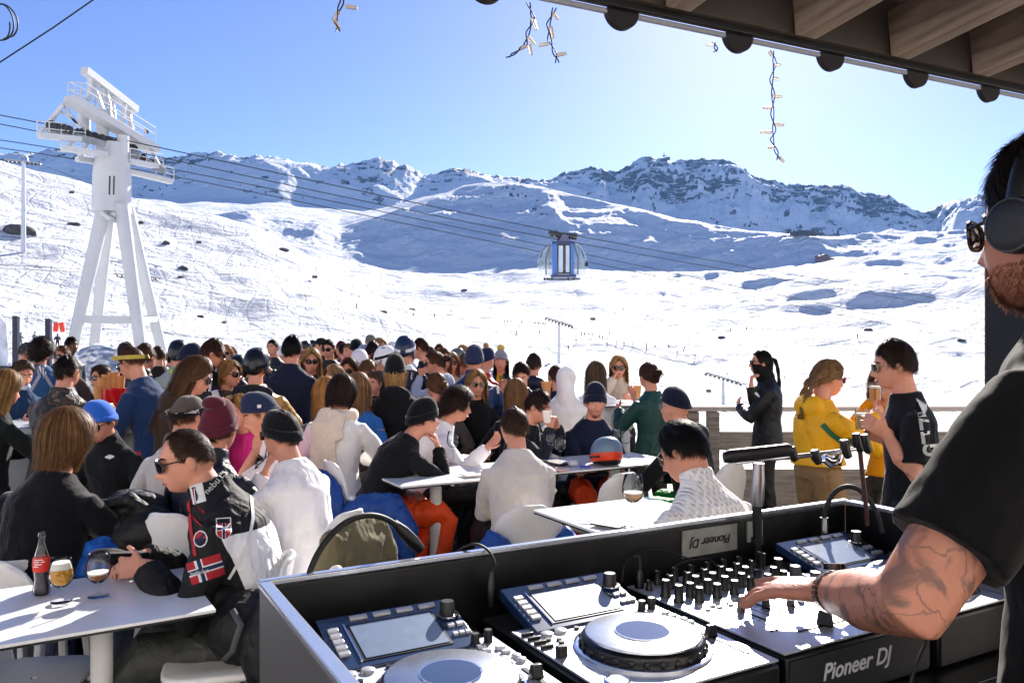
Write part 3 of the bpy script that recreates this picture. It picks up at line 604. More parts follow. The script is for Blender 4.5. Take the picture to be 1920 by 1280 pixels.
def rope(label, pts, r): 
    p = np.array(pts, float); t = np.linspace(0, len(p) - 1, 60); q = np.stack([np.interp(t, range(len(p)), p[:, i]) for i in range(3)], 1)
    # smooth sag
    for _ in range(60): q[1:-1] = .25 * q[:-2] + .5 * q[1:-1] + .25 * q[2:]
    return tag(MB().tube(q, r, 6).build('haul_rope', ROPE), label, 'rope', 'ropes of the cabin lift')
rope('uppermost rope of the cabin lift, passing over the pylon rollers to the cabin grip', [P(-150, 190, 50), P(0, 214, 50), P(262, 268, 52), P(660, 355, 56), P(1035, 437, 60), P(1450, 510, 84), P(1900, 582, 118)], .036)
rope('second rope of the cabin lift, just below the uppermost one', [P(-150, 206, 51), P(0, 231, 51), P(262, 285, 53), P(660, 375, 57), P(1040, 450, 61), P(1450, 522, 85), P(1900, 594, 119)], .034)
rope('third rope of the cabin lift, passing behind the glass cabin', [P(-150, 242, 54), P(0, 261, 54), P(280, 306, 56), P(660, 385, 62), P(1000, 455, 68), P(1450, 553, 92), P(1900, 640, 126)], .034)
rope('lowest rope of the cabin lift, running under the third one', [P(-150, 258, 55), P(0, 276, 55), P(300, 321, 57), P(660, 400, 63), P(1000, 468, 69), P(1450, 566, 93), P(1900, 655, 127)], .034)
def cabin():
    c = P(1055, 488, 62); k = 62 / FPX; r = thing('gondola_cabin', 'glass sided gondola cabin with blue door frame hanging from the ropes', 'gondola', c, -.1)
    q = lambda x, y, dd=0: np.array(((x - 1055) * k, dd, -(y - 488) * k))
    bl = M('cabin_blue', '#3b6fb8', rough=.3, var=.08, vscale=1); nv = M('cabin_navy', '#2a3663', rough=.4, var=.06); gl = M('cabin_glass', '#a9bccb', rough=.05, var=.35, vscale=.7, alpha=.5, spec=.8)
    a = np.linspace(0, 2 * pi, 33)[:-1]; rows = []
    for y, w, d in ((460, 26, 1.0), (464, 34, 1.25), (476, 42, 1.5), (494, 47, 1.62), (508, 46, 1.6), (520, 42, 1.5), (523, 34, 1.3)):
        cs = np.cos(a); sn = np.sin(a); se = lambda v: np.sign(v) * np.abs(v) ** .55; rows.append(np.stack([se(cs) * w * k, se(sn) * d, np.full(32, -(y - 488) * k)], -1))
    MB().grid(np.array(rows), wrap=True).build('glazing', gl, r)
    MB().grid(np.array([rows[4] * np.array((1.01, 1.01, 1)), rows[5] * np.array((1.01, 1.01, 1)), rows[6]]), wrap=True).build('lower_shell', M('cabin_shell', '#dfe4ea', rough=.35, var=.1, vscale=1), r)
    fr = M('door_black', '#15171c', rough=.4, var=.05)
    MB().bar(q(1042, 462, -1.68), q(1042, 519, -1.68), .05, 9 * k, up=(1, 0, 0)).build('jamb', bl, r); MB().bar(q(1073, 462, -1.68), q(1073, 519, -1.68), .05, 8 * k, up=(1, 0, 0)).build('jamb', bl, r)
    for x in (1048, 1058.5, 1061, 1070): MB().bar(q(x, 464, -1.72), q(x, 516, -1.72), .05, 1.8 * k, up=(1, 0, 0)).build('door_frame', fr, r)
    for x in (1053, 1065.5): MB().box(q(x, 490, -1.70), (8 * k, .02, 52 * k)).build('door_pane', M('door_glass', '#b9c4d2', rough=.05, var=.1, vscale=2), r)
    MB().bar(q(1048, 464.5, -1.72), q(1070, 464.5, -1.72), .05, 1.8 * k).build('lintel', fr, r); MB().bar(q(1048, 515.5, -1.72), q(1070, 515.5, -1.72), .05, 1.8 * k).build('sill', fr, r)
    MB().box(q(1058, 460, -.2), (42 * k, 3.2, 4 * k)).build('roof_rim', nv, r, bev=.02); MB().box(q(1058, 521, -1.3), (46 * k, 1.1, 4 * k)).build('step', nv, r, bev=.02)
    MB().prism([(-15 * k, 0), (15 * k, 0), (7 * k, 10 * k), (4 * k, 16 * k), (-4 * k, 16 * k), (-7 * k, 10 * k)], q(1059, 459, -1.0), (1, 0, 0), ZU, (0, 1, 0), 1.6).build('hanger', M('hanger_grey', '#69708f', rough=.5), r)
    for x, y in ((1019, 495), (1099, 498)): MB().box(q(x, y, -1.0), (7 * k, .25, 9 * k)).build('buffer', fr, r, bev=.02)
    for s in (-1, 1): MB().tube([q(1055 + s * 26, 461, -1.0), q(1055 + s * 36, 472, -1.2), q(1055 + s * 41, 488, -1.25)], .03, 6).build('window_strip', fr, r)
    mb = MB(); g = DGREY
    mb.bar(q(1030, 437, -.5), q(1082, 443, -.5), .25, 4 * k).bar(q(1032, 440, .4), q(1080, 447, .4), .25, 4 * k).bar(q(1040, 434), q(1062, 450), .2).bar(q(1052, 436), q(1046, 452), .2).bar(q(1076, 440), q(1060, 452), .2).bar(q(1044, 428), q(1044, 438), .05).bar(q(1078, 434), q(1078, 444), .05)
    for x, y in ((1032, 438), (1040, 440), (1050, 441), (1070, 443), (1080, 444)): mb.cyl(q(x, y, -.7), q(x, y, .6), 3.2 * k, n=10)
    mb.build('grip', g, r)
    mb = MB()
    for x in (1022, 1028, 1036, 1066, 1076): mb.cyl(q(x, 521, -.9), q(x, 527, -.9), 1.6 * k, n=8)
    mb.build('ski_holder', fr, r)
    for s in (-1, 1): MB().tube([q(1055 + s * 22, 462, -1.5), q(1055 + s * 30, 490, -1.56), q(1055 + s * 29, 518, -1.5)], .045, 6).build('window_post', M('post_grey', '#5d6672', rough=.4), r); MB().tube([q(1055 + s * 20, 498, -1.6), q(1055 + s * 46, 498, -.9)], .06, 6).build('belt_rail', M('post_grey'), r)
    # passengers' bench and poles seen through the glass
    mb = MB(); mb.box(q(1055, 508, .2), (60 * k, 1.8, 3 * k))
    for x in (1030, 1062, 1085): mb.tube([q(x, 464, .2), q(x, 520, .2)], .04, 6)
    mb.build('interior', M('cabin_inside', '#6a6f78', rough=.6), r)
cabin()
# ---- chairlifts
def lift_tower(px, top, base, d, label, arm=30, wide=7, group='chairlift towers on the slopes', tilt=.18):
    k = d / FPX; b = P(px, base, d); gz = ground(b[0], b[1]); r = thing('lift_tower', label, 'lift tower', (b[0], b[1], gz - .3), 0, group); t = P(px, top, d); h = t[2] - gz + .3
    MB().tube([(0, 0, 0), (0, 0, h)], [wide * k / 2, wide * k * .32], 12).build('mast', M('mast_grey', '#c3c8cf', rough=.5, var=.08), r)
    MB().bar((-arm * k, -.6, h + arm * tilt * k), (arm * k, .6, h - arm * tilt * k), 4 * k, 3 * k).build('crossarm', GALV, r)
    mb = MB()
    for j in range(9):
        t_ = (j / 8 * 2 - 1) * arm * .95; mb.cyl((t_ * k, -.25, h - t_ * tilt * k - 3 * k), (t_ * k, .25, h - t_ * tilt * k - 3 * k), 2 * k, n=8)
    mb.build('sheave', DGREY, r)
    mb = MB(); mb.bar((-arm * .3 * k, 0, h), (-arm * .2 * k, 0, h + 10 * k), 1.3 * k).bar((arm * .3 * k, 0, h - 2 * k), (arm * .2 * k, 0, h + 10 * k), 1.3 * k).bar((-arm * .2 * k, 0, h + 10 * k), (arm * .2 * k, 0, h + 10 * k), 1.3 * k); mb.build('lifting_frame', GALV, r)
lift_tower(44, 303, 392, 230, 'distant chairlift tower on the upper left slope', 32, 9, tilt=.1)
lift_tower(1048, 603, 690, 150, 'pale chairlift tower rising behind the white hooded guest', 26, 7, tilt=.3)
lift_tower(1356, 708, 780, 95, 'chairlift tower below the terrace beside the woman in black', 34, 8, tilt=.3)
lift_tower(258, 518, 610, 75, 'small chairlift tower seen between the legs of the pylon', 38, 5, tilt=.1)
lift_tower(846, 592, 622, 420, 'tiny lift tower at the foot of the shaded hollow', 8, 2)
def lrope(label, pts, r): return tag(MB().tube(pts, r, 5).build('chairlift_rope', ROPE), label, 'rope', 'thin chairlift ropes')
lrope('thin chairlift rope crossing the left slope at pylon leg height', [P(-60, 492, 72), P(228, 509, 75), P(300, 522, 77), P(520, 580, 100), P(850, 668, 140)], .022)
lrope('second thin chairlift rope just below the one at pylon leg height', [P(-60, 500, 73), P(228, 514, 76), P(300, 530, 78), P(520, 588, 101), P(850, 676, 141)], .022)
lrope('faint chairlift rope from the upper left tower down over the sunlit slope', [P(-60, 296, 225), P(30, 303, 230), P(70, 306, 232), P(250, 375, 245), P(480, 468, 270), P(820, 585, 330)], .05)
lrope('faint rope running to the valley tower behind the white hood', [P(600, 520, 260), P(840, 590, 210), P(1026, 606, 150), P(1070, 612, 149), P(1330, 700, 96), P(1400, 720, 95)], .03)
def lift_chair(px, py, d, ytop, label, rider=False):
    k = d / FPX; c = P(px, py, d); r = thing('lift_chair', label, 'lift chair', c, 0, 'chairs of the chairlifts'); dk = M('chair_dark', '#1f242c', rough=.6, var=.1)
    MB().box((0, 0, 0), (10 * k, .4, 1 * k)).box((0, .3, 2.5 * k), (10 * k, .08, 4.5 * k)).build('bench', dk, r, bev=.02)
    MB().tube([(0, .1, (py - ytop) * k), (4 * k, .2, (py - ytop) * k * .45), (0, .3, 5 * k)], .05, 6).build('hanger', GALV, r)
    MB().tube([(-6 * k, 0, 1 * k), (-6 * k, -.5, 2 * k), (6 * k, -.5, 2 * k), (6 * k, 0, 1 * k)], .04, 6).build('restraint_bar', GALV, r)
lift_chair(372, 456, 260, 424, 'empty chairlift chair hanging over the upper sunlit slope')
lift_chair(134, 362, 245, 336, 'chairlift chair high on the left near the pylon head')
lift_chair(590, 521, 285, 498, 'chairlift chair over the tracked slope in the middle left')
lift_chair(420, 606, 100, 560, 'chairlift chair with a dark rider low over the left slope')
lift_chair(1112, 600, 170, 578, 'chairlift chair over the valley beside the far queue')
lift_chair(1330, 735, 93, 706, 'chairlift chair hanging by the valley tower next to the woman in black')
# ---- skiers far down on the snow: small bodies on skis
def skier_mesh():
    mb = MB(); mb.tube([(0, 0, .85), (0, -.02, 1.15), (0, .06, 1.42)], [.16, .19, .15], 8); mb.ell((0, .1, 1.62), (.12, .13, .14), None, 8, 6)
    for s in (-1, 1): mb.tube([(s * .09, 0, .9), (s * .12, .1, .5), (s * .13, 0, .06)], [.1, .08, .07], 6); mb.tube([(s * .2, .02, 1.38), (s * .3, .1, 1.12), (s * .28, .32, 1.0)], [.07, .06, .05], 6)
    return mb
SKI = {}
def skier(px, py, d0, d1, col, label, grp):
    p = on_snow(px, py, d0, d1); r = thing('skier', label, 'skier', p, random.uniform(0, 6), grp)
    if col not in SKI:
        b = skier_mesh().build('body', M('suit_' + col, col, rough=.7, var=.05), r, remesh=.05)
        mb = MB()
        for s in (-1, 1): mb.box((s * .14, .1, .03), (.09, 1.7, .03)); 
        k = mb.build('skis', DGREY, r); SKI[col] = (b, k)
    else:
        for q in SKI[col]: c = q.copy(); COL.objects.link(c); c.parent = r
    return r
GQ = 'distant skiers queueing and riding down the valley'
for (x, y, c) in ((952, 607, 0), (958, 607, 0), (1003, 611, 0), (1010, 611, 0), (1018, 612, 0), (1022, 613, 0), (1090, 630, 0), (1096, 631, 0), (1104, 632, 0), (1110, 633, 0), (1124, 637, 0), (1130, 638, 0), (1170, 648, 0), (1187, 652, 0), (1212, 655, 0), (1228, 655, 2), (1254, 655, 0), (1270, 665, 0), (1282, 663, 0), (1284, 657, 0), (1303, 671, 0), (1212, 652, 0), (1080, 645, 1), (1607, 633, 0), (1608, 636, 0), (1370, 604, 0), (1400, 607, 0)):
    skier(x, y, 150, 420, ('#23242a', '#8a3a30', '#7c6a3a')[c], 'tiny distant skier in a scattered line across the bright valley snow', GQ)
G2 = 'lone skiers spread over the open slopes'
_rs = random.Random(11)
for i in range(46):
    x, y = ((_rs.uniform(1120, 1480), _rs.uniform(545, 618)), (_rs.uniform(640, 860), _rs.uniform(540, 600)), (_rs.uniform(880, 1300), _rs.uniform(606, 664)), (_rs.uniform(1480, 1800), _rs.uniform(560, 660)))[i % 4]
    skier(x, y, 230, 900, ('#23242a', '#2a3450', '#7a3028', '#23242a')[i % 4 if i % 3 else 0], 'tiny lone skier far out on the open white slopes', G2)
skier(978, 609, 150, 400, '#e0522c', 'far figure in a bright orange suit near the left end of the queue', GQ)
skier(1157, 646, 150, 420, '#e0402c', 'far red orange figure in the middle of the long skier line', GQ)
skier(1472, 727, 60, 160, '#1a1b20', 'dark skier carving just right of the woman in the black jacket', GQ)
skier(1600, 752, 60, 140, '#2c2e36', 'dark skier below the railing between the yellow jacket and the black tee', GQ)
skier(142, 648, 80, 140, '#c8202c', 'skier in a red jacket near the pylon foot', GQ)
skier(108, 655, 55, 100, '#20222a', 'dark skier with raised poles beside the navy post', GQ)
skier(38, 652, 60, 110, '#5a6068', 'grey skier standing behind the left windbreak', GQ)
skier(64, 650, 70, 120, '#6a7078', 'grey skier further back left of the curly haired guest', GQ)
# ---- boulders poking through the snow
def boulder(px, py, w, h, d0, d1, label, seed):
    p = on_snow(px, py, d0, d1); k = p[1] / FPX; rs = np.random.RandomState(seed); mb = MB(); mb.ell((0, 0, 0), (w * k / 2, w * k / 2.6, h * k * .8), None, 20, 12)
    v = mb.v[0]; n = fbm(v[:, 0] / (w * k) * 3 + seed, (v[:, 1] + v[:, 2]) / (w * k) * 3, 4, seed); v *= (1 + .35 * n)[:, None]
    o = mb.build('boulder', M('boulder', '#4b4a4c', rough=.9, var=.4, vscale=.8, bump=.1, bscale=2), smooth=20); o.location = p; tag(o, label, 'boulder', 'dark boulders in the snow slopes')
for i, q in enumerate(((37, 432, 58, 16, 150, 380, 'largest dark boulder with a snow cap on the left slope'), (62, 438, 14, 10, 150, 380, 'small dark boulder touching the largest one on the left slope'), (138, 420, 26, 6, 150, 380, 'flat boulder right of the largest one on the left slope'), (264, 418, 10, 6, 150, 380, 'pointed boulder just right of the pylon leg near the crest'), (311, 458, 14, 7, 120, 380, 'sloping boulder below the crest right of the pylon'), (343, 504, 18, 8, 80, 380, 'boulder on the sunlit slope right of the pylon at leg height'), (338, 521, 14, 4, 80, 380, 'flat stone under the boulder at pylon leg height'), (375, 595, 14, 6, 40, 380, 'stone low on the slope left of the lone chair rider'), (530, 470, 22, 6, 150, 380, 'stones at the skyline of the sunlit slope'), (718, 585, 18, 5, 100, 400, 'stone on the tracked slope above the crowd'), (772, 570, 12, 4, 100, 400, 'small stone on the tracked slope close to the hollow'), (870, 545, 12, 4, 800, 1300, 'stone at the upper edge of the shaded hollow'), (1354, 634, 16, 5, 200, 700, 'long dark stone in the valley snow right of the cabin'), (1628, 620, 18, 7, 200, 900, 'dark rock below the hut, left of two near the right edge'), (1738, 618, 18, 6, 200, 900, 'dark rock below the hut, right of two near the right edge'), (1803, 640, 16, 5, 200, 900, 'flat dark rock beside the black tower'), (1348, 512, 8, 4, 800, 1500, 'tiny stone on the bright plateau'))):
    boulder(*q, i + 3)
# ---- far buildings
def hut(px, py, w, h, d0, d1, name, label, wall, roofc, chim=True):
    p = on_snow(px, py, d0, d1); k = p[1] / FPX; r = thing(name, label, 'hut', p, .3); w *= k; h *= k
    MB().box((0, 0, h * .35), (w * .6, w * .45, h)).build('wall', M('hutwall' + wall, wall, rough=.8, var=.2, vscale=.3), r); MB().box((w * .42, 0, h * .2), (w * .4, w * .4, h * .6)).build('annex', M('hutwall' + wall), r)
    MB().prism([(-w * .36, 0), (w * .36, 0), (0, h * .45)], (0, -w * .26, h * .86), (1, 0, 0), ZU, (0, 1, 0), w * .52).build('roof', M('hutroof' + roofc, roofc, rough=.8), r)
    MB().box((w * .42, 0, h * .55), (w * .44, w * .44, h * .1)).build('flat_roof', M('hutroof' + roofc), r)
    for j in range(3): MB().box((-w * .2 + j * w * .18, -w * .228, h * .4), (w * .09, .06, h * .25)).build('window', DARK, r)
    if chim: MB().box((-w * .1, 0, h * 1.3), (w * .05, w * .05, h * .6)).build('chimney', DARK, r)
hut(1542, 490, 34, 10, 900, 1700, 'mountain_hut', 'brick coloured hut standing alone on the bright right slope', '#8a6a5c', '#5f5a5a')
hut(1505, 440, 60, 5, 1300, 1800, 'mountain_restaurant', 'long dark building at the foot of the rocky mountain', '#4a4650', '#55525c', False)
p = P(1245, 306, 3150); r_ = thing('summit_station', 'tiny antenna station on the highest rocky summit', 'station', p)
MB().box((0, 0, 8), (26, 14, 20)).box((14, 0, 18), (18, 12, 10)).build('block', DGREY, r_); MB().tube([(0, 0, 10), (0, 0, 40)], 1.6, 6).tube([(-8, 0, 28), (10, 0, 30)], 1.4, 6).build('mast', DGREY, r_)
# ---- snow heap behind the crowd and the red barrier pads
mb = MB(); p = P(200, 690, 20); mb.ell((p[0] - .1, p[1], 0), (1.3, .9, 1.78), None, 40, 24); v = mb.v[0]; v += (fbm(v[:, 0] * 1.5, v[:, 2] * 1.5, 4, 5) * .07)[:, None] * np.array((1, .5, 1)); tag(mb.build('snow_mound', bpy.data.materials['snow'], smooth=180), kind='structure')
r_ = thing('barrier_pad', 'red padded barrier hanging beside the pylon leg', 'barrier', P(111, 614, 30))
MB().box((-.12, 0, .02), (.17, .12, .34), Ry(.1)).build('pad', M('pad_red', '#d8402c', rough=.6), r_, bev=.03); MB().box((.1, .02, .02), (.17, .12, .36), Ry(-.15)).build('pad', M('pad_red'), r_, bev=.03)
p = P(4, 640, 12); r_ = thing('beach_flag', 'white advertising flag with dark blotches cut by the left edge', 'flag', (p[0], p[1], 0))
MB().prism([(-.12, .9), (.05, .9), (.09, 1.6), (.06, 2.05), (-.05, 2.2), (-.14, 1.9)], (0, 0, 0), (1, 0, 0), ZU, (0, 1, 0), .01).build('cloth', M('flag_cloth', '#d6d6e2', rough=.8, var=.5, vscale=5), r_); MB().tube([(-.14, 0, 0), (-.14, 0, 2.1)], .012, 6).build('pole', DARK, r_)

# ---- the mountain air
def haze():
    m = bpy.data.materials.new('haze'); m.use_nodes = True; nt = m.node_tree; nt.nodes.remove(nt.nodes['Principled BSDF']); v = nt.nodes.new('ShaderNodeVolumePrincipled'); v.inputs['Color'].default_value = (.26, .52, 1, 1); v.inputs['Density'].default_value = 3.6e-5; v.inputs['Anisotropy'].default_value = .2
    nt.links.new(v.outputs[0], nt.nodes['Material Output'].inputs['Volume'])
    z0, z1 = float(TZ.min()) - 1.5, float(TZ.max()) + 30; x0, x1 = float(TX.min()) - 20, float(TX.max()) + 20
    o = MB().box(((x0 + x1) / 2, 1850, (z0 + z1) / 2), (x1 - x0, 5300, z1 - z0)).build('haze', m, smooth=0); tag(o, kind='stuff')
haze()
# ================================================================ people
def skin(tone=0): return M('skin_%d' % tone, ['#d2937a', '#b87a60', '#5f3c2c', '#dca48e'][tone], rough=.48, var=.12, vscale=14, bump=.0008, bscale=180, spec=.35)
def cloth(col, kind='cloth'):
    k = 'cloth_%s_%s' % (kind, col)
    if kind == 'knit': return M(k, col, rough=.95, var=.08, vscale=9, bump=.003, bscale=140, sheen=.3, fold=.012, fscale=7, spec=.2)
    if kind == 'shell': return M(k, col, rough=.55, var=.10, vscale=7, bump=.001, bscale=90, fold=.022, fscale=11, spec=.4)
    if kind == 'puffy': return M(k, col, rough=.5, var=.08, vscale=6, bump=.001, bscale=60, wave=.012, wscale=3.2, fold=.012, fscale=14, spec=.4)
    if kind == 'cable': return cablem(k, col)
    if kind == 'cable' and k not in _M: pass
    if kind == 'rib': return M(k, col, rough=.95, var=.12, vscale=10, bump=.003, bscale=190, sheen=.3, spec=.2, fold=.004, fscale=12)
    return M(k, col, rough=.9, var=.10, vscale=7, bump=.0015, bscale=200, sheen=.15, fold=.016, fscale=9, spec=.25)
def cablem(k, col):
    if k in _M: return _M[k]
    m = M(k, col, rough=.95, var=.06, vscale=20, bump=.004, bscale=90, sheen=.3, fold=.012, spec=.2); nt = m.node_tree; N = nt.nodes; L = nt.links; bp = [n for n in N if n.type == 'BUMP'][0]; old = bp.inputs['Height'].links[0].from_socket
    tc = N.new('ShaderNodeTexCoord'); sp = N.new('ShaderNodeSeparateXYZ'); L.new(tc.outputs['Object'], sp.inputs[0])
    def mt(op, a, b=0.):
        q = N.new('ShaderNodeMath'); q.operation = op
        for i, v in enumerate((a, b)):
            if isinstance(v, (int, float)): q.inputs[i].default_value = v
            else: L.new(v, q.inputs[i])
        return q.outputs[0]
    zz = mt('SINE', mt('MULTIPLY', sp.outputs[2], 85.)); u = mt('ADD', mt('MULTIPLY', sp.outputs[0], 130.), mt('MULTIPLY', zz, 1.3)); c1 = mt('ABSOLUTE', mt('SINE', u)); u2 = mt('SUBTRACT', mt('MULTIPLY', sp.outputs[0], 130.), mt('MULTIPLY', zz, 1.3)); c2 = mt('ABSOLUTE', mt('SINE', u2))
    hh = mt('ADD', old, mt('MULTIPLY', mt('MAXIMUM', c1, c2), .011)); L.new(hh, bp.inputs['Height']); return m
def hairm(col):
    k = 'hair_' + col
    if k in _M: return _M[k]
    m = M(k, col, rough=.5, var=.25, vscale=22, island=.55, spec=.3); nt = m.node_tree; N = nt.nodes; L = nt.links; b = N['Principled BSDF']
    t = N.new('ShaderNodeBsdfTranslucent'); L.new(b.inputs['Base Color'].links[0].from_socket, t.inputs[0]); mx = N.new('ShaderNodeMixShader'); mx.inputs[0].default_value = .38; L.new(b.outputs[0], mx.inputs[1]); L.new(t.outputs[0], mx.inputs[2]); L.new(mx.outputs[0], N['Material Output'].inputs['Surface']); return m
def head_grid(nu=72, nv=56, k=1.):
    th = np.linspace(.02, pi - .02, nv)[:, None]; ph = (np.arange(nu) * 2 * pi / nu)[None, :]
    n = np.stack([np.sin(th) * np.sin(ph), np.sin(th) * np.cos(ph), np.cos(th) * np.ones_like(ph)], -1)
    p = n * np.array((.074, .096, .116)); x, y, z = p[..., 0].copy(), p[..., 1].copy(), p[..., 2].copy()
    f = np.clip(n[..., 1], 0, 1) ** 1.5; t = np.clip(-z / .116, 0, 1)
    x *= 1 - .26 * t ** 1.3
    y = np.where(y > 0, y + .034 * t ** 1.4 * np.clip(n[..., 1] * 1.6, 0, 1), y * (1 - .32 * np.clip((-z - .03) / .07, 0, 1)))
    g = lambda a, c, s: np.exp(-((a - c) / s) ** 2)
    y = y + f * (.004 * g(z, .036, .014) * g(x, 0, .05) - .011 * (g(x, .031, .017) + g(x, -.031, .017)) * g(z, .012, .013) + .006 * g(x, 0, .022) * g(z, -.062, .008) - .003 * g(x, 0, .02) * g(z, -.077, .007) + .010 * g(x, 0, .022) * g(z, -.1, .014))
    ns = np.where(z > -.030, np.clip((.024 - z) / .054, 0, 1) ** 1.1, np.clip((z + .046) / .016, 0, 1))
    wd = .009 + .007 * np.clip((.01 - z) / .045, 0, 1)
    y = y + (n[..., 1] > 0) * .030 * ns * np.exp(-(x / wd) ** 2)
    x = x + np.sign(x) * f * .004 * g(z, -.02, .02) * g(np.abs(x), .05, .02)
    return np.stack([x, y, z], -1)
HEAD = head_grid()
def face_y(x, z):
    q = HEAD.reshape(-1, 3); q = q[q[:, 1] > .01]; i = np.argmin((q[:, 0] - x) ** 2 + (q[:, 2] - z) ** 2); return q[i, 1]
def head_mb(mb):
    mb.grid(HEAD, wrap=True)
    mb.f.append([mb.n - 72 + k for k in range(72)]); mb.mi.append(0); mb.f.append([mb.n - 72 * 56 + k for k in range(72)][::-1]); mb.mi.append(0)
    for s in (-1, 1): mb.ell((s * .079, -.006, -.004), (.011, .018, .033), Ry(s * .25) @ Rx(-.15), 10, 8)
CROWN = np.array(((0, 46), (35, 54), (55, 68), (72, 98), (84, 96), (92, 90), (108, 110), (180, 128)), float)
def strip(A, w):                         # A (N,S,3) strand paths -> flat ribbons
    N_, S_ = A.shape[:2]; t = np.gradient(A, axis=1); nrm = A / np.maximum(np.linalg.norm(A, axis=2, keepdims=True), 1e-6)
    sd = np.cross(t, nrm); sd /= np.maximum(np.linalg.norm(sd, axis=2, keepdims=True), 1e-9)
    ww = w * np.linspace(1, .25, S_)[None, :, None] * (.5 + .9 * RNG.rand(N_, 1, 1)); A = A + RNG.randn(N_, 1, 3) * np.linspace(0, 1, S_)[None, :, None] * .0022
    L_ = A - sd * ww / 2; R2 = A + sd * ww / 2
    V = np.stack([L_, R2], 2).reshape(-1, 3); base = (np.arange(N_) * S_ * 2)[:, None] + (np.arange(S_ - 1) * 2)[None, :]
    F = np.stack([base, base + 1, base + 3, base + 2], -1).reshape(-1, 4); return V, F.tolist()
def hair_mb(style, ln=.3, n=500, thick=.016, recede=0, w=.005, under=False, hatted=False):
    if under: thick = min(thick, .008)
    mb = MB(); cr = CROWN.copy(); cr[0, 1] -= recede; cr[1, 1] -= recede; cr[2, 1] -= recede * .5
    if style == 'buzz': thick = .007
    if style in ('short', 'buzz'): cr[3:, 1] = (92, 84, 78, 92, 113)
    def shell(phi, th, ext):              # phi, th radians, arrays
        return np.stack([np.sin(th) * np.sin(phi) * (.074 + ext), np.sin(th) * np.cos(phi) * (.096 + ext), np.cos(th) * (.116 + ext)], -1)
    ph = np.linspace(-pi, pi, 49)[:-1]; tm = np.radians(np.interp(np.degrees(np.abs(ph)), cr[:, 0], cr[:, 1]) - 4 + RNG.randn(48) * 2.5)
    t = np.linspace(.02, 1, 14)
    ext = (thick * (1 - .9 * t ** 1.5) + .001 - .004 * t ** 7) if style in ('short', 'buzz') else thick * (1 - t ** 7) - .004 * t ** 7
    sd_ = RNG.rand() * 50; jit = fbm(np.repeat(ph[None] * 1.6, 14, 0) + sd_, np.repeat(t[:, None] * 3.5, 48, 1) + sd_, 3, 2) * (.014 if style != 'buzz' else .004) * (1 - t[:, None] ** 4)
    A = shell(np.repeat(ph[None], 14, 0), t[:, None] * tm[None], ext[:, None] + jit)
    if style in ('short', 'side'): A += (fbm(np.repeat(ph[None] * 9, 14, 0) + sd_, np.repeat(t[:, None] * 14, 48, 1), 2, 4) * .0035)[..., None] * A / np.linalg.norm(A, axis=2, keepdims=True)
    longs = style in ('long', 'bob')
    mb.grid(A, wrap=True); S_ = 11 if longs else 7
    if style == 'curly':
        p0 = RNG.uniform(-pi, pi, n); tt = np.sqrt(RNG.rand(n)) * np.radians(np.interp(np.degrees(np.abs(p0)), cr[:, 0], cr[:, 1]))
        base = shell(p0, tt, thick * .5); dirn = base / np.linalg.norm(base, axis=1, keepdims=True)
        a = RNG.rand(n, 3) - .5; u_ = np.cross(dirn, a); u_ /= np.linalg.norm(u_, axis=1, keepdims=True); v_ = np.cross(dirn, u_)
        s = np.linspace(0, 1, 12)[None, :, None]; R0 = .011; k = 2.2 * 2 * pi * s + RNG.rand(n, 1, 1) * 6
        out = ln * (.5 + .7 * RNG.rand(n, 1, 1))
        pth = base[:, None] + dirn[:, None] * out * s + u_[:, None] * R0 * np.cos(k) + v_[:, None] * R0 * np.sin(k) + np.array((0, -.1, -.35)) * out * s * s
        mb.add(*strip(pth, w)); return mb
    p0 = RNG.uniform(-pi, pi, n)
    if hatted: p0 = np.sign(p0) * (1.15 + np.abs(p0) / pi * (pi - 1.15))
    s = np.linspace(0, 1, S_)[None, :]; a0 = np.abs(p0); sg = np.sign(p0)
    if longs:
        tgt = np.maximum(a0, np.radians(96)); reach = .55 + .0 * a0
        q = np.clip(s / .5, 0, 1); phi = sg[:, None] * (a0[:, None] + (tgt - a0)[:, None] * q ** 1.3)
        th = (.08 + RNG.rand(n, 1) * .35) + (np.radians(100) - .3) * q; th = np.minimum(th, np.radians(100)); th = np.maximum(th, np.radians(84 + 14 * RNG.rand(n, 1))) if under else th
        pts = shell(phi, th, thick + .003 + .006 * RNG.rand(n, 1) + .020 * (RNG.rand(n, 1) > .84) * RNG.rand(n, 1))
        dr = np.clip((s - .5) / .5, 0, 1); L_ = ln * (.8 + .35 * RNG.rand(n, 1))
        pts[..., 2] -= dr * L_; pts[..., 1] -= dr * .018 + .0 * dr; pts[..., 0] *= 1 + .10 * dr * (1 if style == 'long' else -1.6)
        pts[..., 1] -= np.where(np.abs(phi) < np.radians(120), dr * .02, 0)
        wob = np.sin(dr * 9 + RNG.rand(n, 1) * 6) * .005; pts[..., 0] += wob; pts[..., 1] += wob * RNG.randn(n, 1)
        mb.add(*strip(pts, w * 1.3))
        # the body of hair under the strands
        pa = np.radians(np.concatenate([np.linspace(92, 180, 12), np.linspace(180, 268, 12)[1:]])); zz = np.linspace(0, 1, 8)[:, None]
        C = shell(np.repeat(pa[None], 8, 0), np.full((8, len(pa)), np.radians(96)), thick + .002); C[..., 2] -= zz * ln * .88; C[..., 1] -= zz * .016; C[..., 0] *= 1 + .08 * zz * (1 if style == 'long' else -1.6)
        C2 = C.copy(); C2[..., 1] += .035; C2[..., 0] *= .8
        mb.grid(C); mb.grid(C2[:, ::-1])
        return mb
    tm = np.radians(np.interp(np.degrees(a0), cr[:, 0], cr[:, 1])); t0 = RNG.rand(n, 1) * .8
    ln_ = {'buzz': .07, 'short': .24, 'side': .55}.get(style, 1.)
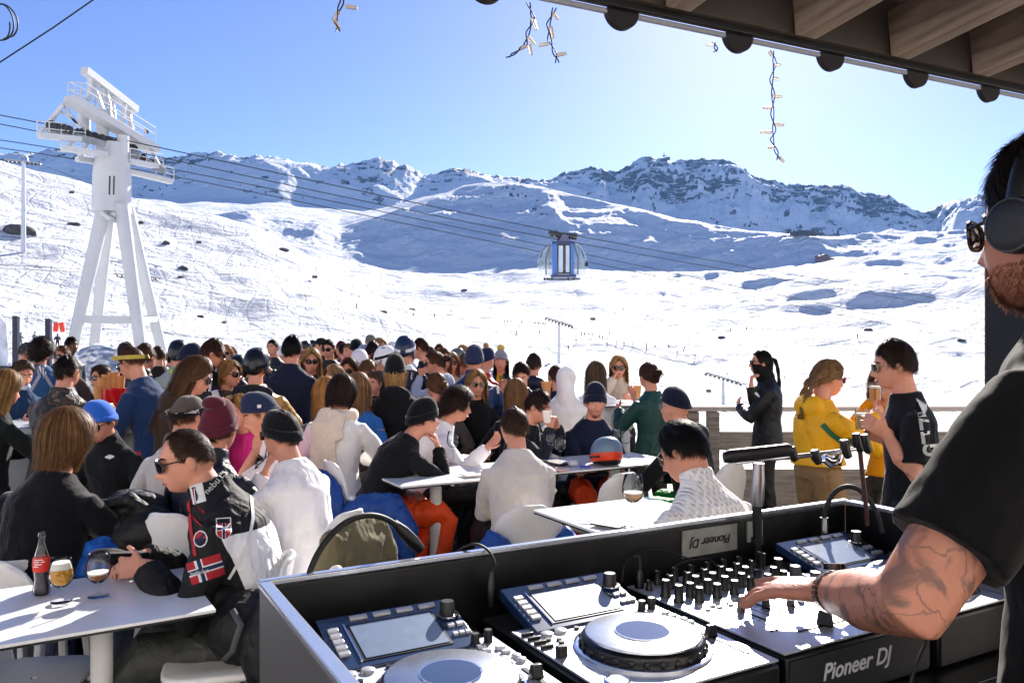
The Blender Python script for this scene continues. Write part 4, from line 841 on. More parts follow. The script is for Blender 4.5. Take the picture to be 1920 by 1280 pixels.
    if style in ('short', 'buzz'): t0 = np.sqrt(RNG.rand(n, 1)) * .93
    th = np.minimum(t0 + np.minimum(1.06 - t0, ln_ * (.6 + .7 * RNG.rand(n, 1))) * s, 1.06) * tm[:, None]
    if ln_ == 1.: th = (t0 + (1.04 - t0) * s * (.5 + .5 * RNG.rand(n, 1))) * tm[:, None]
    sw = fbm(p0 * 1.3 + 7, t0[:, 0] * 3, 2, 5)[:, None] * .9 + RNG.randn(n, 1) * .16 + (.3 if style == 'side' else 0)
    ex = ((thick * (1 - .88 * t0 ** 1.5) if style in ('short', 'buzz') else thick) + .001 + (.003 if style == 'buzz' else .016) * RNG.rand(n, 1) ** 1.5 * s) * (1 - .25 * s) + fbm(p0 * 2.2, t0[:, 0] * 4, 2, 8)[:, None] * .006
    if style == 'back' or style == 'tied':   # combed back from the brow
        phi = p0[:, None] * 1.; back = sg[:, None] * (a0[:, None] + (pi * .93 - a0[:, None]) * s ** 1.2 * .85); tt = np.radians(np.interp(np.degrees(np.abs(back)), cr[:, 0], cr[:, 1]))
        th = (.93 - .75 * np.sin(s * pi) * RNG.rand(n, 1)) * tt; phi = back
    else: phi = p0[:, None] + sw * s
    pts = shell(phi, th, ex); mb.add(*strip(pts, w))
    if style == 'tied' or style == 'bun':
        c = np.array((0, -.125, .035)) if style == 'bun' else np.array((0, -.118, .03)); mb.ell(c, (.034, .03, .034), None, 12, 8)
        m = 90; d = RNG.randn(m, 3); d /= np.linalg.norm(d, axis=1, keepdims=True); e = np.cross(d, RNG.randn(m, 3)); e /= np.linalg.norm(e, axis=1, keepdims=True)
        a = np.linspace(0, 2.4, 7)[None, :, None]; pth = (d[:, None] * np.cos(a) + e[:, None] * np.sin(a)) * .037; V, F = strip(pth, w); mb.add(V + c, F)
        if style == 'tied':
            m = 160; s_ = np.linspace(0, 1, 9)[None, :, None]; st = c + RNG.randn(m, 1, 3) * .012
            pth = st + s_ * np.array((0, -.035, -ln)) + np.array((0, -.03, .02)) * np.sin(s_ * pi) + RNG.randn(m, 1, 3) * .012 * s_
            mb.add(*strip(pth, w * 1.4))
    return mb
def cap_grid(rx, ry, zt, zb, tilt=0., rows=12, n=40, power=1.):
    t = np.linspace(.03, 1, rows)[:, None]; ph = np.linspace(-pi, pi, n + 1)[None, :-1]
    sn = np.sin(t * pi / 2) ** power; z = zb + (zt - zb) * np.cos(t * pi / 2)
    A = np.stack([sn * np.sin(ph) * rx, sn * np.cos(ph) * ry - .008, z + 0 * ph], -1); A[..., 2] += tilt * A[..., 1]; return A
def beanie_mb(zt=.155, cuff=.042, slouch=0.):
    mb = MB(); A = cap_grid(.089, .108, zt, .034, .28, 12, 40, .85); mb.grid(A, wrap=True); mb.f.append(list(range(40))); mb.mi.append(0)
    low = A[-1]; prof = [(1.0, 0), (1.055, .004), (1.06, -cuff * .5), (1.05, -cuff), (.97, -cuff - .002)]
    B = np.stack([low * np.array((k, k, 1)) + np.array((0, 0, dz + .012)) for k, dz in prof]); mb.grid(B, wrap=True)
    if slouch: mb.ell((0, -.05, zt - .02), (.06, .06, .04), None, 14, 8)
    return mb
def helmet_mb():
    mb = MB(); A = cap_grid(.104, .128, .165, .02, .12, 14, 40, .75); mb.grid(A, wrap=True); mb.f.append(list(range(40))); mb.mi.append(0)
    low = A[-1]; mb.grid(np.stack([low, low * np.array((1.02, 1.02, 1)) + (0, 0, -.012), low * np.array((.9, .9, 1)) + (0, 0, -.016)]), wrap=True)
    for s in (-1, 1): mb.ell((s * .088, -.02, -.03), (.016, .055, .055), None, 14, 8)
    mb.ell((0, -.088, -.01), (.07, .03, .05), None, 14, 8)
    for k in range(5): mb.ell(((k - 2) * .03, -.02 - .012 * abs(k - 2), .155 - .006 * (k - 2) ** 2), (.006, .035, .006), None, 8, 6, mi=1)
    return mb
def goggles_mb(up=0.):
    mb = MB(); ph = np.linspace(-2.9, 2.9, 40)
    def ring(h, e, mi):
        a = np.stack([np.sin(ph) * (.107 + e), np.cos(ph) * (.131 + e) - .008, .045 + .05 * np.cos(ph) + 0 * ph], -1)
        rows = np.stack([a + (0, 0, -h), a + (0, 0, h), a * np.array((.97, .97, 1)) + (0, 0, h), a * np.array((.97, .97, 1)) + (0, 0, -h)]); mb.grid(np.concatenate([rows, rows[:1]]), mi=mi)
    ring(.016, .002, 0); 
    return mb
def sunglasses(parent, T, col='#0a0a0c', shape='way', lens='#08080a', frame=None):
    fr = frame or col; mb = MB(); y0 = max(face_y(.03, .012), face_y(.0, .02)) + .014
    rx, rz = (.027, .021) if shape != 'round' else (.026, .026)
    for s in (-1, 1):
        a = np.linspace(0, 2 * pi, 21)[:-1]; pw = .75 if shape == 'way' else 1.
        cx = np.sign(np.cos(a)) * np.abs(np.cos(a)) ** pw * rx; cz = np.sign(np.sin(a)) * np.abs(np.sin(a)) ** pw * rz
        X_ = s * .033 + cx; Y_ = y0 - (np.abs(X_) / .07) ** 2 * .026
        ring = np.stack([X_, Y_, .008 + cz], -1); mb.tube(ring, .0035 if shape != 'wire' else .0016, 6, closed=True)
        ctr = np.array(((s * .033, y0 - (.033 / .07) ** 2 * .026 + .002, .008),)); mb.add(np.concatenate([ring, ctr]), [(k, (k + 1) % 20, 20) for k in range(20)], 1)
        mb.tube([(s * .060, y0 - .02, .016), (s * .074, .05, .018), (s * .083, -.002, .014), (s * .082, -.02, -.004)], .0026 if shape != 'wire' else .0014, 6)
    mb.tube([(-.008, y0, .014), (0, y0 + .002, .016), (.008, y0, .014)], .0025, 6)
    mb.xf(*T)
    lm = M('lens_' + lens, lens, rough=.08, var=0, spec=.8, coat=.6) if shape != 'wire' else M('clear_lens', '#ffffff', rough=.02, var=0, alpha=.12)
    return mb.build('sunglasses' if shape != 'wire' else 'glasses', [M('frame_' + fr, fr, rough=.25, var=0, spec=.6), lm], parent)
def face_bits(parent, T, tone=0, brow='#2a1a10', eyes=True):
    if eyes:
        for s in (-1, 1):
            y = face_y(s * .031, .010)
            MB().ell((s * .031, y - .006, .010), (.0125, .010, .0068), None, 12, 8).ell((s * .031, y + .0015, .010), (.0058, .004, .0058), None, 10, 6, mi=1).xf(*T).build('eye', [M('eye_white', '#d8d0c8', rough=.2, var=0), M('iris', '#2a1c14', rough=.15, var=0)], parent)
    for s in (-1, 1):
        pts = [(s * x, face_y(s * x, z) + .002, z) for x, z in ((.014, .030), (.028, .036), (.046, .031))]
        MB().tube(pts, [.003, .0042, .002], 6).xf(*T).build('eyebrow', hairm(brow), parent)
    pts = [(x, face_y(x, -.061) + .0015 - .06 * abs(x) ** 1.5, -.061 + (.001 if abs(x) > .01 else 0)) for x in np.linspace(-.023, .023, 7)]
    MB().tube(pts, [.0015, .0042, .0055, .005, .0055, .0042, .0015], 8).xf(*T).build('lips', M('lips_%d' % tone, ['#a8625a', '#96564c', '#4c2c28', '#b4685e'][tone], rough=.4), parent)
def hand(mb, wr, fd, pn, k=1., curl=.5, side=1, splay=.12, point=False):   # wrist, finger direction, palm normal
    fd = unit(fd); pn = np.array(pn, float); pn = unit(pn - fd * (pn @ fd)); sd = -np.cross(fd, pn) * side
    B = wr + fd * .012 * k
    mb.tube([wr - fd * .03 * k, wr + fd * .02 * k, wr + fd * .06 * k, wr + fd * .092 * k], np.array((.027, .034, .041, .036)) * k, 12, ry=np.array((.021, .017, .015, .012)) * k, side=sd)
    for i, (o, ln) in enumerate(((-.031, .072), (-.0105, .082), (.0105, .077), (.030, .060))):
        p = wr + fd * (.088 - .006 * abs(i - 1.4)) * k + sd * o * k; d = unit(fd + sd * splay * (o / .03)); pts = [p - d * .012]; rr = [.0095]
        c = curl * (.35 if point and i == 0 else 1 + .12 * i)
        for j, fr in enumerate((.45, .31, .24)):
            a = c * (.75, 1.0, .7)[j]; d = unit(d * math.cos(a) + pn * math.sin(a)); p = p + d * ln * fr * k; pts.append(p); rr.append((.0088, .008, .0062)[j])
        mb.tube(pts, np.array(rr) * k, 8)
    p = wr + fd * .03 * k - sd * .03 * k; d = unit(fd * .75 - sd * .75 + pn * .35); pts = [p + sd * .012, p]; 
    for j, l in enumerate((.036, .032, .026)):
        p = p + d * l * k; pts.append(p); d = unit(d + fd * .35 + pn * .25 * curl)
    mb.tube(pts, np.array((.013, .0125, .011, .0095, .0075)) * k, 8)
def ik(S, Wr, a, b, pole):
    S = np.array(S); Wr = np.array(Wr); v = Wr - S; l = np.linalg.norm(v); m = (a + b) * .985
    if l > m: Wr = S + v / l * m; v = Wr - S; l = m
    l = max(l, abs(a - b) * 1.05); d = v / np.linalg.norm(v); x = (a * a - b * b + l * l) / (2 * l); h = math.sqrt(max(a * a - x * x, 1e-6))
    pl = np.array(pole, float); pl = pl - d * (pl @ d); pl /= max(np.linalg.norm(pl), 1e-6); return S + d * x + pl * h, Wr
PEOPLE = []
def person(label, px, py, d, h=0., pose='stand', k=1., lean=0., yaw=0., pitch=0., roll=0., top=('#101114', 'cloth'), legs='#15161a', hair=None, hat=None, glass=None, arms=('down', 'down'), tone=0, w=1., vox=None, short=False, hood=None, collar=0, twist=0., face=None, hem=.12, tl=None, neck=.165, hands=True, turtle=False, seat=None, thick=.016, group=None):
    vox = vox or (.0075 if d < 5 else .009 if d < 7.5 else .012)
    root = thing('person', label, 'person', group=group)
    L = R_(lean); z0 = CZ + (HY - py) / FPX * d
    up = np.array((0, math.sin(L), math.cos(L))); fw = np.array((0, math.cos(L), -math.sin(L)))
    an = L * .75 + .16; nk = np.array((0, math.sin(an), math.cos(an)))
    Rh = Rz(R_(yaw)) @ Rx(-R_(pitch)) @ Ry(R_(roll))
    tl = (.04 if pose == 'sit' else 0.) if tl is None else tl; sp = (.50 + tl) * k; nb = up * sp; hc = nb + nk * neck * k + Rh @ np.array((0, .022, .0)) * k
    hatz = {None: .124, 'beanie': .156, 'helmet': .165, 'hood': .15, 'cap': .135}[hat[0] if hat else None]
    pelz = z0 - (hc[2] + hatz * k * max(.86, math.cos(R_(pitch) * .8)))
    R0 = Rz(R_(h)); base = P(px, py, d); base[2] = 0
    off = R0 @ hc; base[0] -= off[0]; base[1] -= off[1]
    root.location = base; root.rotation_euler = (0, 0, R_(h))
    pel = np.array((0, 0, pelz)); T = (Rh, hc + pel, k); fx = lambda p: np.array(p) * k + pel
    inv = lambda p: R0.T @ (np.array(p) - base)
    side = np.array((math.cos(R_(twist)), math.sin(R_(twist)), 0))
    st = [(-.02, .158, .118), (.12, .143, .104), (.27, .155, .113), (.37, .162, .113), (.42, .150, .096), (.46, .122, .078), (.495, .085, .066), (.53, .058, .057)]
    def torso(mb, e, s0=0., lo=None, ww=1.):
        rows = [r for r in st if r[0] >= s0]; 
        if lo is not None: rows = [(lo, .176 + max(0, -lo) * .10, .135)] + rows
        cen = [pel + up * (r[0] + tl * min(max(r[0], 0) / .4, 1)) * k + (0 if r[0] < .3 else 1) * 0 - fw * .012 * math.sin(max(r[0], 0) / .5 * pi) * k for r in rows]
        mb.tube(cen, [r[1] * k * w * ww + e for r in rows], 24, ry=[r[2] * k * w * ww + e for r in rows], side=side)
    arm = []; 
    for i, s in enumerate((-1, 1)):
        S = pel + up * (.388 + tl) * k + side * s * .158 * k * w - fw * .01
        A = arms[i]; curl = .45; pn = np.array((-s * .8, -.2, -.3)); pole = np.array((s * .45, -.5, -.8)); fdir = None
        if A == 'down': Wr = fx((s * .25, .05, -.04)); pole = (s * .3, -1, 0)
        elif A == 'table': Wr = fx((s * .12, .40, .17)); pn = np.array((0, .1, -1)); curl = .3; pole = (s * .9, -.1, -.6)
        elif A == 'fold': Wr = fx((-s * .06, .30, .18)); pn = np.array((0, -.2, -1)); pole = (s * .9, .1, -.6); fdir = np.array((-s, .2, 0))
        elif A == 'chin': Wr = hc + pel + Rh @ np.array((s * .035, .105, -.19)) * k; pn = np.array((-s * .5, -.6, 0)); curl = 1.0; pole = (s * .5, .3, -1); fdir = np.array((-s * .35, -.15, 1))
        elif A == 'mouth': Wr = hc + pel + Rh @ np.array((s * .06, .17, -.10)) * k; pn = np.array((-s, -.1, .1)); curl = 1.1; pole = (s * .6, .2, -1); fdir = np.array((-s * .5, -.1, .8))
        elif A == 'phone': Wr = fx((s * .06, .30, .24)); pn = np.array((-s * .3, -.2, 1)); curl = .8; pole = (s * .7, -.4, -.7); fdir = np.array((-s * .4, 1, .2))
        elif A == 'cup': Wr = fx((s * .12, .33, .33)); pn = np.array((-s, .0, 0)); curl = 1.0; pole = (s * .6, -.3, -.9); fdir = np.array((-s * .3, 1, .35))
        elif A == 'lap': Wr = fx((s * .09, .30, .10)); pn = np.array((0, 0, -1)); pole = (s * .9, -.4, -.2)
        elif A == 'pocket': Wr = fx((s * .20, .14, .04)); pole = (s * .6, -1, 0)
        elif A == 'hip': Wr = fx((s * .16, .20, .10)); pole = (s * 1, -.6, 0)
        else:
            Wr = inv(A['w']) if 'w' in A else fx(A['l']); pole = A.get('pole', pole); pn = np.array(A.get('pn', pn)); curl = A.get('curl', curl); fdir = A.get('fd')
            if A.get('world') and fdir is not None: fdir = R0.T @ np.array(fdir)
            if A.get('world'): pn = R0.T @ pn; pole = R0.T @ np.array(pole)
        E, Wr = ik(S, Wr, .30 * k, .262 * k, pole)
        fd = Wr - E if fdir is None else np.array(fdir, float)
        arm.append((S, E, Wr, fd, pn, curl, s, A if isinstance(A, dict) else {}))
    # body: one continuous surface
    mb = MB(); head_mb(mb); mb.xf(*T)
    mb.tube([pel + up * (.44 + tl) * k, nb + pel, hc + pel + Rh @ np.array((0, -.02, -.05)) * k, hc + pel + Rh @ np.array((0, -.015, -.01)) * k], np.array((.07, .062, .056, .05)) * k, 14)
    torso(mb, -.035)
    for S, E, Wr, fd, pn, curl, s, A in arm:
        sl = 1. if short else .7
        mb.tube([S - side * s * .06 * k, S, S * .5 + E * .5, E, E * .55 + Wr * .45, Wr], np.array((.045, .056 * sl, .050 * sl, .043 * sl, .040, .027)) * k * (w if short else 1), 12)
        if hands: hand(mb, Wr, fd, pn, k, curl, s, point=A.get('point', False))
    body = mb.build('body', skin(tone), root, remesh=vox, smo=1)
    # top
    ex = thick * 1.; c, kind = top[0], top[1]; mb = MB(); hm = hem if pose == 'stand' else min(hem, .05)
    torso(mb, ex, lo=-hm)
    sw = .008 if kind in ('cloth', 'tee') else .016
    for S, E, Wr, fd, pn, curl, s, A in arm:
        ax = unit(Wr - E); nk0 = nb + pel - up * .055 * k; mb.tube([nk0, nk0 * .5 + (S + up * .012) * .5, S + (E - S) * .06], np.array((.062, .058, .060)) * k, 12)
        if short: 
            m = S + (E - S) * .72; mb.tube([S - side * s * .07 * k, S, S * .5 + m * .5, m], np.array((.055, .063, .066, .069)) * k * w, 14)
        else: mb.tube([S - side * s * .07 * k, S, S * .5 + E * .5, E - ax * 0., E * .5 + Wr * .5, Wr - ax * .012], (np.array((.044, .050, .054, .051, .047, .037)) + sw) * k, 14)
    cl = {0: .012, 1: .03, 2: .055}[collar]
    if turtle: mb.tube([pel + up * (.47 + tl) * k, nb + pel + nk * .02, nb + pel + nk * .085 * k], np.array((.085, .076, .069)) * k, 16)
    elif collar: mb.tube([pel + up * (.46 + tl) * k, nb + pel - fw * .008 + nk * .01, nb + pel - fw * .012 + nk * (cl + .02) * k], np.array((.10, .084, .080)) * k, 16)
    if hood == 'down': mb.ell(pel + up * (.475 + tl) * k - fw * .085 * k, np.array((.135, .07, .085)) * k, Rx(-L - .3), 16, 10)
    if hood == 'up':
        mb.ell(hc + pel + Rh @ np.array((0, -.03, .015)) * k, np.array((.097, .108, .126)) * k, Rh, 18, 12); mb.tube([pel + up * (.44 + tl) * k - fw * .03, nb + pel - fw * .03, hc + pel + Rh @ np.array((0, -.05, -.02)) * k], np.array((.11, .088, .086)) * k, 16)
    tob = mb.build({'tee': 't_shirt', 'knit': 'sweater', 'cable': 'sweater', 'shell': 'jacket', 'puffy': 'jacket'}.get(kind, 'top'), top[2] if len(top) > 2 else cloth(c, 'cloth' if kind == 'tee' else kind), root, remesh=max(vox, .009), smo=3, disp=(.11, .020 if kind != 'tee' else .014))
    # trousers
    mb = MB(); hp = .095 * k; ft = 0
    if pose == 'stand':
        mb.tube([pel + (0, 0, .07 * k), pel + (0, 0, -.03 * k), pel + (0, 0, -.10 * k)], np.array((.142, .160, .150)) * k * w, 18, ry=np.array((.095, .115, .110)) * k * w)
        for s in (-1, 1):
            zz = pelz; a = np.array((s * hp, 0, zz - .02)); kn = np.array((s * (hp + .02), .03, zz * .54)); fo = np.array((s * (hp + .03), -.02, .05))
            mb.tube([a, (a + kn) / 2 + (0, .01, 0), kn, (kn + fo) / 2, fo], np.array((.098, .092, .075, .070, .075)) * k * w, 14); mb.ell((s * (hp + .03), .05, .045), (.052, .13, .055), None, 12, 8)
    else:
        mb.tube([pel + (0, -.03, .08 * k), pel + (0, -.01, 0), pel + (0, .03, -.03)], np.array((.150, .175, .16)) * k * w, 18, ry=np.array((.11, .125, .11)) * k * w)
        for s in (-1, 1):
            a = pel + np.array((s * hp, .02, -.01)); kn = pel + np.array((s * (hp + .07), .44 * k, .0)); fo = np.array((kn[0] + s * .01, .40 * k, .05))
            mb.tube([a, (a + kn) / 2, kn + (0, -.02, 0), kn + (0, .03, -.05), (kn + fo) / 2, fo], np.array((.095, .092, .082, .078, .07, .078)) * k * w, 14); mb.ell(fo + (0, .07, -.005), (.052, .13, .055), None, 12, 8)
    mb.build('trousers', cloth(legs, 'shell'), root, remesh=max(vox, .012), smo=3, disp=(.12, .022))
    # head wear, hair, face
    if hair:
        s0, hcol = hair[0], hair[1]; opt = dict(hair[2]) if len(hair) > 2 else {}
        n = int(opt.pop('n', 900 if d < 5 else 600 if d < 8 else 350) * (2.4 if s0 in ('short', 'buzz') else 1.9))
        hair_mb(s0, n=n, hatted=bool(hat), under=bool(hat) and s0 in ('long', 'bob'), w=(.0023 if d < 5 else .0038 if d < 8 else .006) * opt.pop('wk', 1), **opt).xf(*T).build('hair', hairm(hcol), root, smooth=180)
    if hat:
        if hat[0] == 'beanie': beanie_mb(**(hat[2] if len(hat) > 2 else {})).xf(*T).build('beanie', cloth(hat[1], 'rib'), root, smooth=180)
        elif hat[0] == 'helmet':
            hb = helmet_mb().xf(*T).build('helmet', [M('helmet_' + hat[1], hat[1], rough=.3, var=.05, spec=.5), M('vent', '#0b0b0d', rough=.6)], root, smooth=60)
            if len(hat) > 2: goggles_mb().xf(*T).build('goggle_strap', cloth(hat[2]), hb, smooth=60)
        elif hat[0] == 'cap':
            mb = MB(); mb.grid(cap_grid(.084, .103, .137, .03, .15, 10, 36, .85), wrap=True); A = np.linspace(-1, 1, 12)
            if not (len(hat) > 2): mb.grid(np.stack([np.stack([A * .07, .085 + r * .075 * np.sqrt(np.clip(1 - (A * .9) ** 2, 0, 1)), .047 - r * .012 - .02 * A * A], -1) for r in (0, .5, 1)]))
            mb.xf(*T).build('cap', cloth(hat[1]), root, smooth=60)
    if glass: sunglasses(root, T, **glass)
    if face is not False and (face or abs(((h + yaw) % 360) - 180) < 115): face_bits(root, T, tone, eyes=not glass or glass.get('shape') == 'wire')
    info = dict(root=root, top=tob, T=T, pel=pel, up=up, fw=fw, side=side, nb=nb + pel, k=k, R0=R0, base=base, arm=arm, h=h, pelz=pelz, pose=pose, hc=hc + pel, body=body)
    info['world'] = lambda p: R0 @ np.array(p) + base
    PEOPLE.append(info); return info
def wrap(o, target, off=.004):           # lay a flat piece on a garment
    q = o.modifiers.new('wrap', 'SHRINKWRAP'); q.target = target; q.wrap_method = 'NEAREST_SURFACEPOINT'; q.wrap_mode = 'ABOVE_SURFACE'; q.offset = off; return o
SUNG = dict(col='#0b0b0d')
# ================================================================ the music booth and what stands in it
BZ = 1.105                              # shelf the players stand on
BOOTH = M('booth_black', '#0e0f12', rough=.38, var=.12, vscale=8, spec=.5, bump=.0004, bscale=60)
RIM = M('booth_rim', '#b9bdc6', rough=.22, metal=.75, var=.05, vscale=20)
GPANEL = M('booth_grey', '#4b4a4a', rough=.4, var=.1, vscale=3)
PLATE = M('player_plate', '#cacfd8', rough=.42, metal=.7, var=.06, vscale=30, bump=.0001, bscale=500)
PSKYTINT = M('player_gloss', '#1b3054', rough=.22, var=.08, spec=.7, coat=.5)  # sky reflection put into the panel colour as blue
SCR = M('dusty_screen', '#6f7f9a', rough=.3, var=.10, vscale=60, spec=.6, coat=.6)  # reflected sky put into the dusty screen's grey-blue base colour
BTN = M('button_grey', '#b8bac0', rough=.3, metal=.4, var=.05); BTNK = M('button_black', '#131417', rough=.35, var=.05)
PRINT = M('print_white', '#c9cbd0', rough=.6, var=.03); STICK = M('sticker_grey', '#8f928f', rough=.5, var=.25, vscale=30)
def booth():
    r = thing('music_booth', 'black walled music booth tray with pale metal rim in the foreground', 'booth')
    Lb, Wb, zt = 1.50, .50, 1.30
    def slab(name, u0, u1, v0, v1, z0, z1, m, bev=.002): return MB().box(B((u0 + u1) / 2, (v0 + v1) / 2, (z0 + z1) / 2), (u1 - u0, v1 - v0, z1 - z0), RU).build(name, m, r, bev=bev)
    slab('back_wall', 0, Lb, -.012, .004, .55, zt, BOOTH); slab('side_wall', -.014, .004, .006, 1.05, .45, zt, GPANEL); slab('side_wall', Lb - .004, Lb + .014, .006, .60, .45, zt, BOOTH)
    slab('rim', -.014, Lb + .014, -.014, .004, zt + .002, zt + .012, RIM); slab('rim', -.016, .006, .006, 1.05, zt + .002, zt + .012, RIM); slab('rim', Lb - .010, Lb + .018, .010, .60, zt + .002, zt + .012, RIM)
    slab('shelf', .006, Lb - .006, .006, .56, BZ - .03, BZ - .003, BOOTH)
    slab('front_panel', .006, Lb - .006, .562, .58, .70, BZ - .004, BOOTH); slab('lower_front', .006, Lb - .006, .30, .32, .1, .7, BOOTH)
    for z in (.93, .78, .62): slab('ledge', .8, Lb + .3, .584, .60, z, z + .03, M('ledge_grey', '#7d7c7c', rough=.5))
    # sticker stuck upside down inside the back wall
    st = MB().box(B(1.02, .0065, 1.262), (.17, .004, .062), RU).build('sticker', STICK, r); st2 = MB().box(B(1.165, .0065, 1.268), (.05, .004, .05), RU).build('sticker', STICK, r)
    text_obj('pio', BTNK, r, B(1.02, .0095, 1.262), -U * .52, -ZU * .52, V_ * .9)
    return r
booth()
def on_u(u0, v0, z0, rz=AU):            # local x along the booth, y away from the player
    p = B(u0, v0, z0); return p
def player_proto(u0, label):
    r = thing('media_player', label, 'media player', B(u0, .275, BZ), AU, 'media players in the booth')
    W_, D_, H = .325, .44, .098
    MB().box((0, 0, H / 2 - .002), (W_, D_, H - .004)).build('case', BTNK, r, bev=.006)
    MB().box((0, -.055, H + .001), (W_ - .004, .325, .004)).build('top_plate', PLATE, r, bev=.001)
    # screen hood, tilted up to the back
    def tz(y): return H + .008 + (y - .075) * .27
    def hood(x0, x1, y0, y1, e, t): 
        v = [(x, y, tz(y) + e - dz) for dz in (t, 0) for x, y in ((x0, y0), (x1, y0), (x1, y1), (x0, y1))]; return MB().add(v, [(3, 2, 1, 0), (4, 5, 6, 7), (0, 1, 5, 4), (1, 2, 6, 5), (2, 3, 7, 6), (3, 0, 4, 7)])
    hood(-.128, .122, .072, .215, 0, .020).build('display_panel', PSKYTINT, r, bev=.002)
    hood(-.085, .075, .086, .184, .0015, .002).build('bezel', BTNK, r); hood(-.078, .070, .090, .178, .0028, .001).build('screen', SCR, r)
    hood(-.088, -.085, .086, .186, .003, .003).build('trim', CHROME, r)
    for i in range(4): hood(-.072 + i * .043, -.040 + i * .043, .194, .203, .005, .005).build('button', BTN, r, bev=.001)
    for i in range(5): hood(-.118, -.099, .168 - i * .016, .178 - i * .016, .005, .005).build('button', BTN, r, bev=.001)
    def knob(x, y, z, R=.013, h=.024, m=BTNK, nm='knob', par=r): MB().lathe([(R * 1.05, 0), (R, .002), (R * .92, h * .9), (R * .8, h)], (x, y, z), 20).build(nm, m, par)
    knob(.099, .165, tz(.165), .014, .026)
    MB().lathe([(.021, 0), (.021, .003), (.015, .0035)], (.099, .165, tz(.165)), 28, caps=False).build('knob_ring', CHROME, r)
    for i in range(3): hood(.085 + i * .012, .094 + i * .012, .105, .112, .004, .004).build('button', BTN, r)
    hood(.086, .098, .13, .138, .004, .004).build('button', BTN, r); hood(.103, .115, .13, .138, .004, .004).build('button', BTN, r)
    # jog wheel
    j = MB().lathe([(.118, 0), (.118, .004), (.112, .006), (.106, .004)], (0, -.065, H + .003), 64).build('jog_wheel', CHROME, r, smooth=40)
    MB().lathe([(.106, .002), (.106, .016), (.103, .021), (.099, .023)], (0, -.065, H + .003), 64).build('jog_rim', M('jog_black', '#0b0c0f', rough=.3, var=.1, bump=.0008, bscale=90), j, smooth=50)
    MB().lathe([(.099, .0235), (.098, .026), (.0955, .0268)], (0, -.065, H + .003), 64).build('jog_top', M('jog_silver', '#a9adb4', rough=.26, metal=.9, var=.10, vscale=60, bump=.00015, bscale=220), j, smooth=40)
    MB().lathe([(.046, .0272), (.045, .0285)], (0, -.065, H + .003), 48).build('jog_display', M('jog_glass', '#0d1016', rough=.08, var=.5, vscale=120, spec=.9, coat=1.), j, smooth=40)
    MB().lathe([(.0475, .0272), (.0475, .0287), (.0455, .0287)], (0, -.065, H + .003), 48, caps=False).build('jog_ring', CHROME, j)
    for k in range(26):
        a = k / 26 * 2 * pi; c = np.array((math.cos(a) * .1065, math.sin(a) * .1065 - .065, H + .013)); MB().ell(c, (.0035, .006, .006), Rz(a), 8, 6).build('grip_dimple', BTNK, j)
    # buttons left of the wheel, loops, cue and play
    for i in range(4): MB().box((-.146, .075 - i * .022, H + .006), (.024, .006, .006)).build('button', BTNK, r, bev=.001)
    for x, y in ((-.115, .060), (-.085, .062)): MB().lathe([(.011, 0), (.011, .005), (.009, .006)], (x, y, H + .003), 20).build('button', BTN, r)
    for x, y in ((-.125, .038), (-.108, .030), (-.05, .062), (-.112, .016)): MB().lathe([(.005, 0), (.005, .004)], (x, y, H + .003), 14).build('button', BTNK, r)
    MB().box((-.145, -.035, H + .012), (.018, .012, .02)).build('fader_cap', BTNK, r, bev=.002)
    for y in (-.165, -.20): MB().lathe([(.021, 0), (.021, .005), (.018, .007), (.018, .006)], (-.128, y, H + .003), 28).build('play_button', CHROME, r)
    MB().box((.083, -.05, H + .0032), (.0018, .30, .001)).build('panel_line', BTNK, r); MB().box((-.133, -.06, H + .0032), (.0014, .26, .001)).build('panel_line', BTNK, r)
    for i in range(7): MB().box((.118, -.055 - i * .018, H + .0033), (.006, .0012, .0008)).build('print_mark', BTNK, r)
    # right column: tempo slider and small keys
    MB().box((.136, -.11, H + .0035), (.008, .13, .003)).build('slot', BTNK, r); MB().box((.136, -.085, H + .013), (.024, .014, .022), taper=.7).build('fader_cap', BTNK, r, bev=.002)
    for i in range(5): MB().box((.100 + .0 * i, .060 + 0 * i, H + .004), (.01, .006, .003)).build('button', BTN, r) if i == 0 else MB().box((.142 - (i % 2) * .026, .064 - (i // 2) * .02, H + .006), (.016, .009, .006)).build('button', BTN, r, bev=.001)
    for x, y in ((.148, .0), (.124, .0), (.148, -.018), (.124, -.018)): MB().lathe([(.008, 0), (.008, .005), (.0065, .006)], (x, y, H + .003), 18).build('button', BTN, r)
    for x, y in ((.112, .078), (.140, .084)): knob(x, y, H + .003, .008, .022)
    for i in range(6): MB().box((-.052 + .022 * i, .062, H + .005), (.014, .004, .004)).build('button', BTNK, r) if i > 3 else None
    return r
pl0 = player_proto(.195, 'media player at the left end of the booth, its blue wheel cut by the frame')
_km = {}
for c in bpy.data.objects:
    if c.parent: _km.setdefault(c.parent.name, []).append(c)
for u, lb in ((.555, 'media player in the middle with the white shining wheel left of the mixer'), (1.305, 'media player at the far right end of the booth beyond the tattooed arm')):
    c = copy_tree(pl0, None, _km); c.location = B(u, .275, BZ); tag(c, lb)
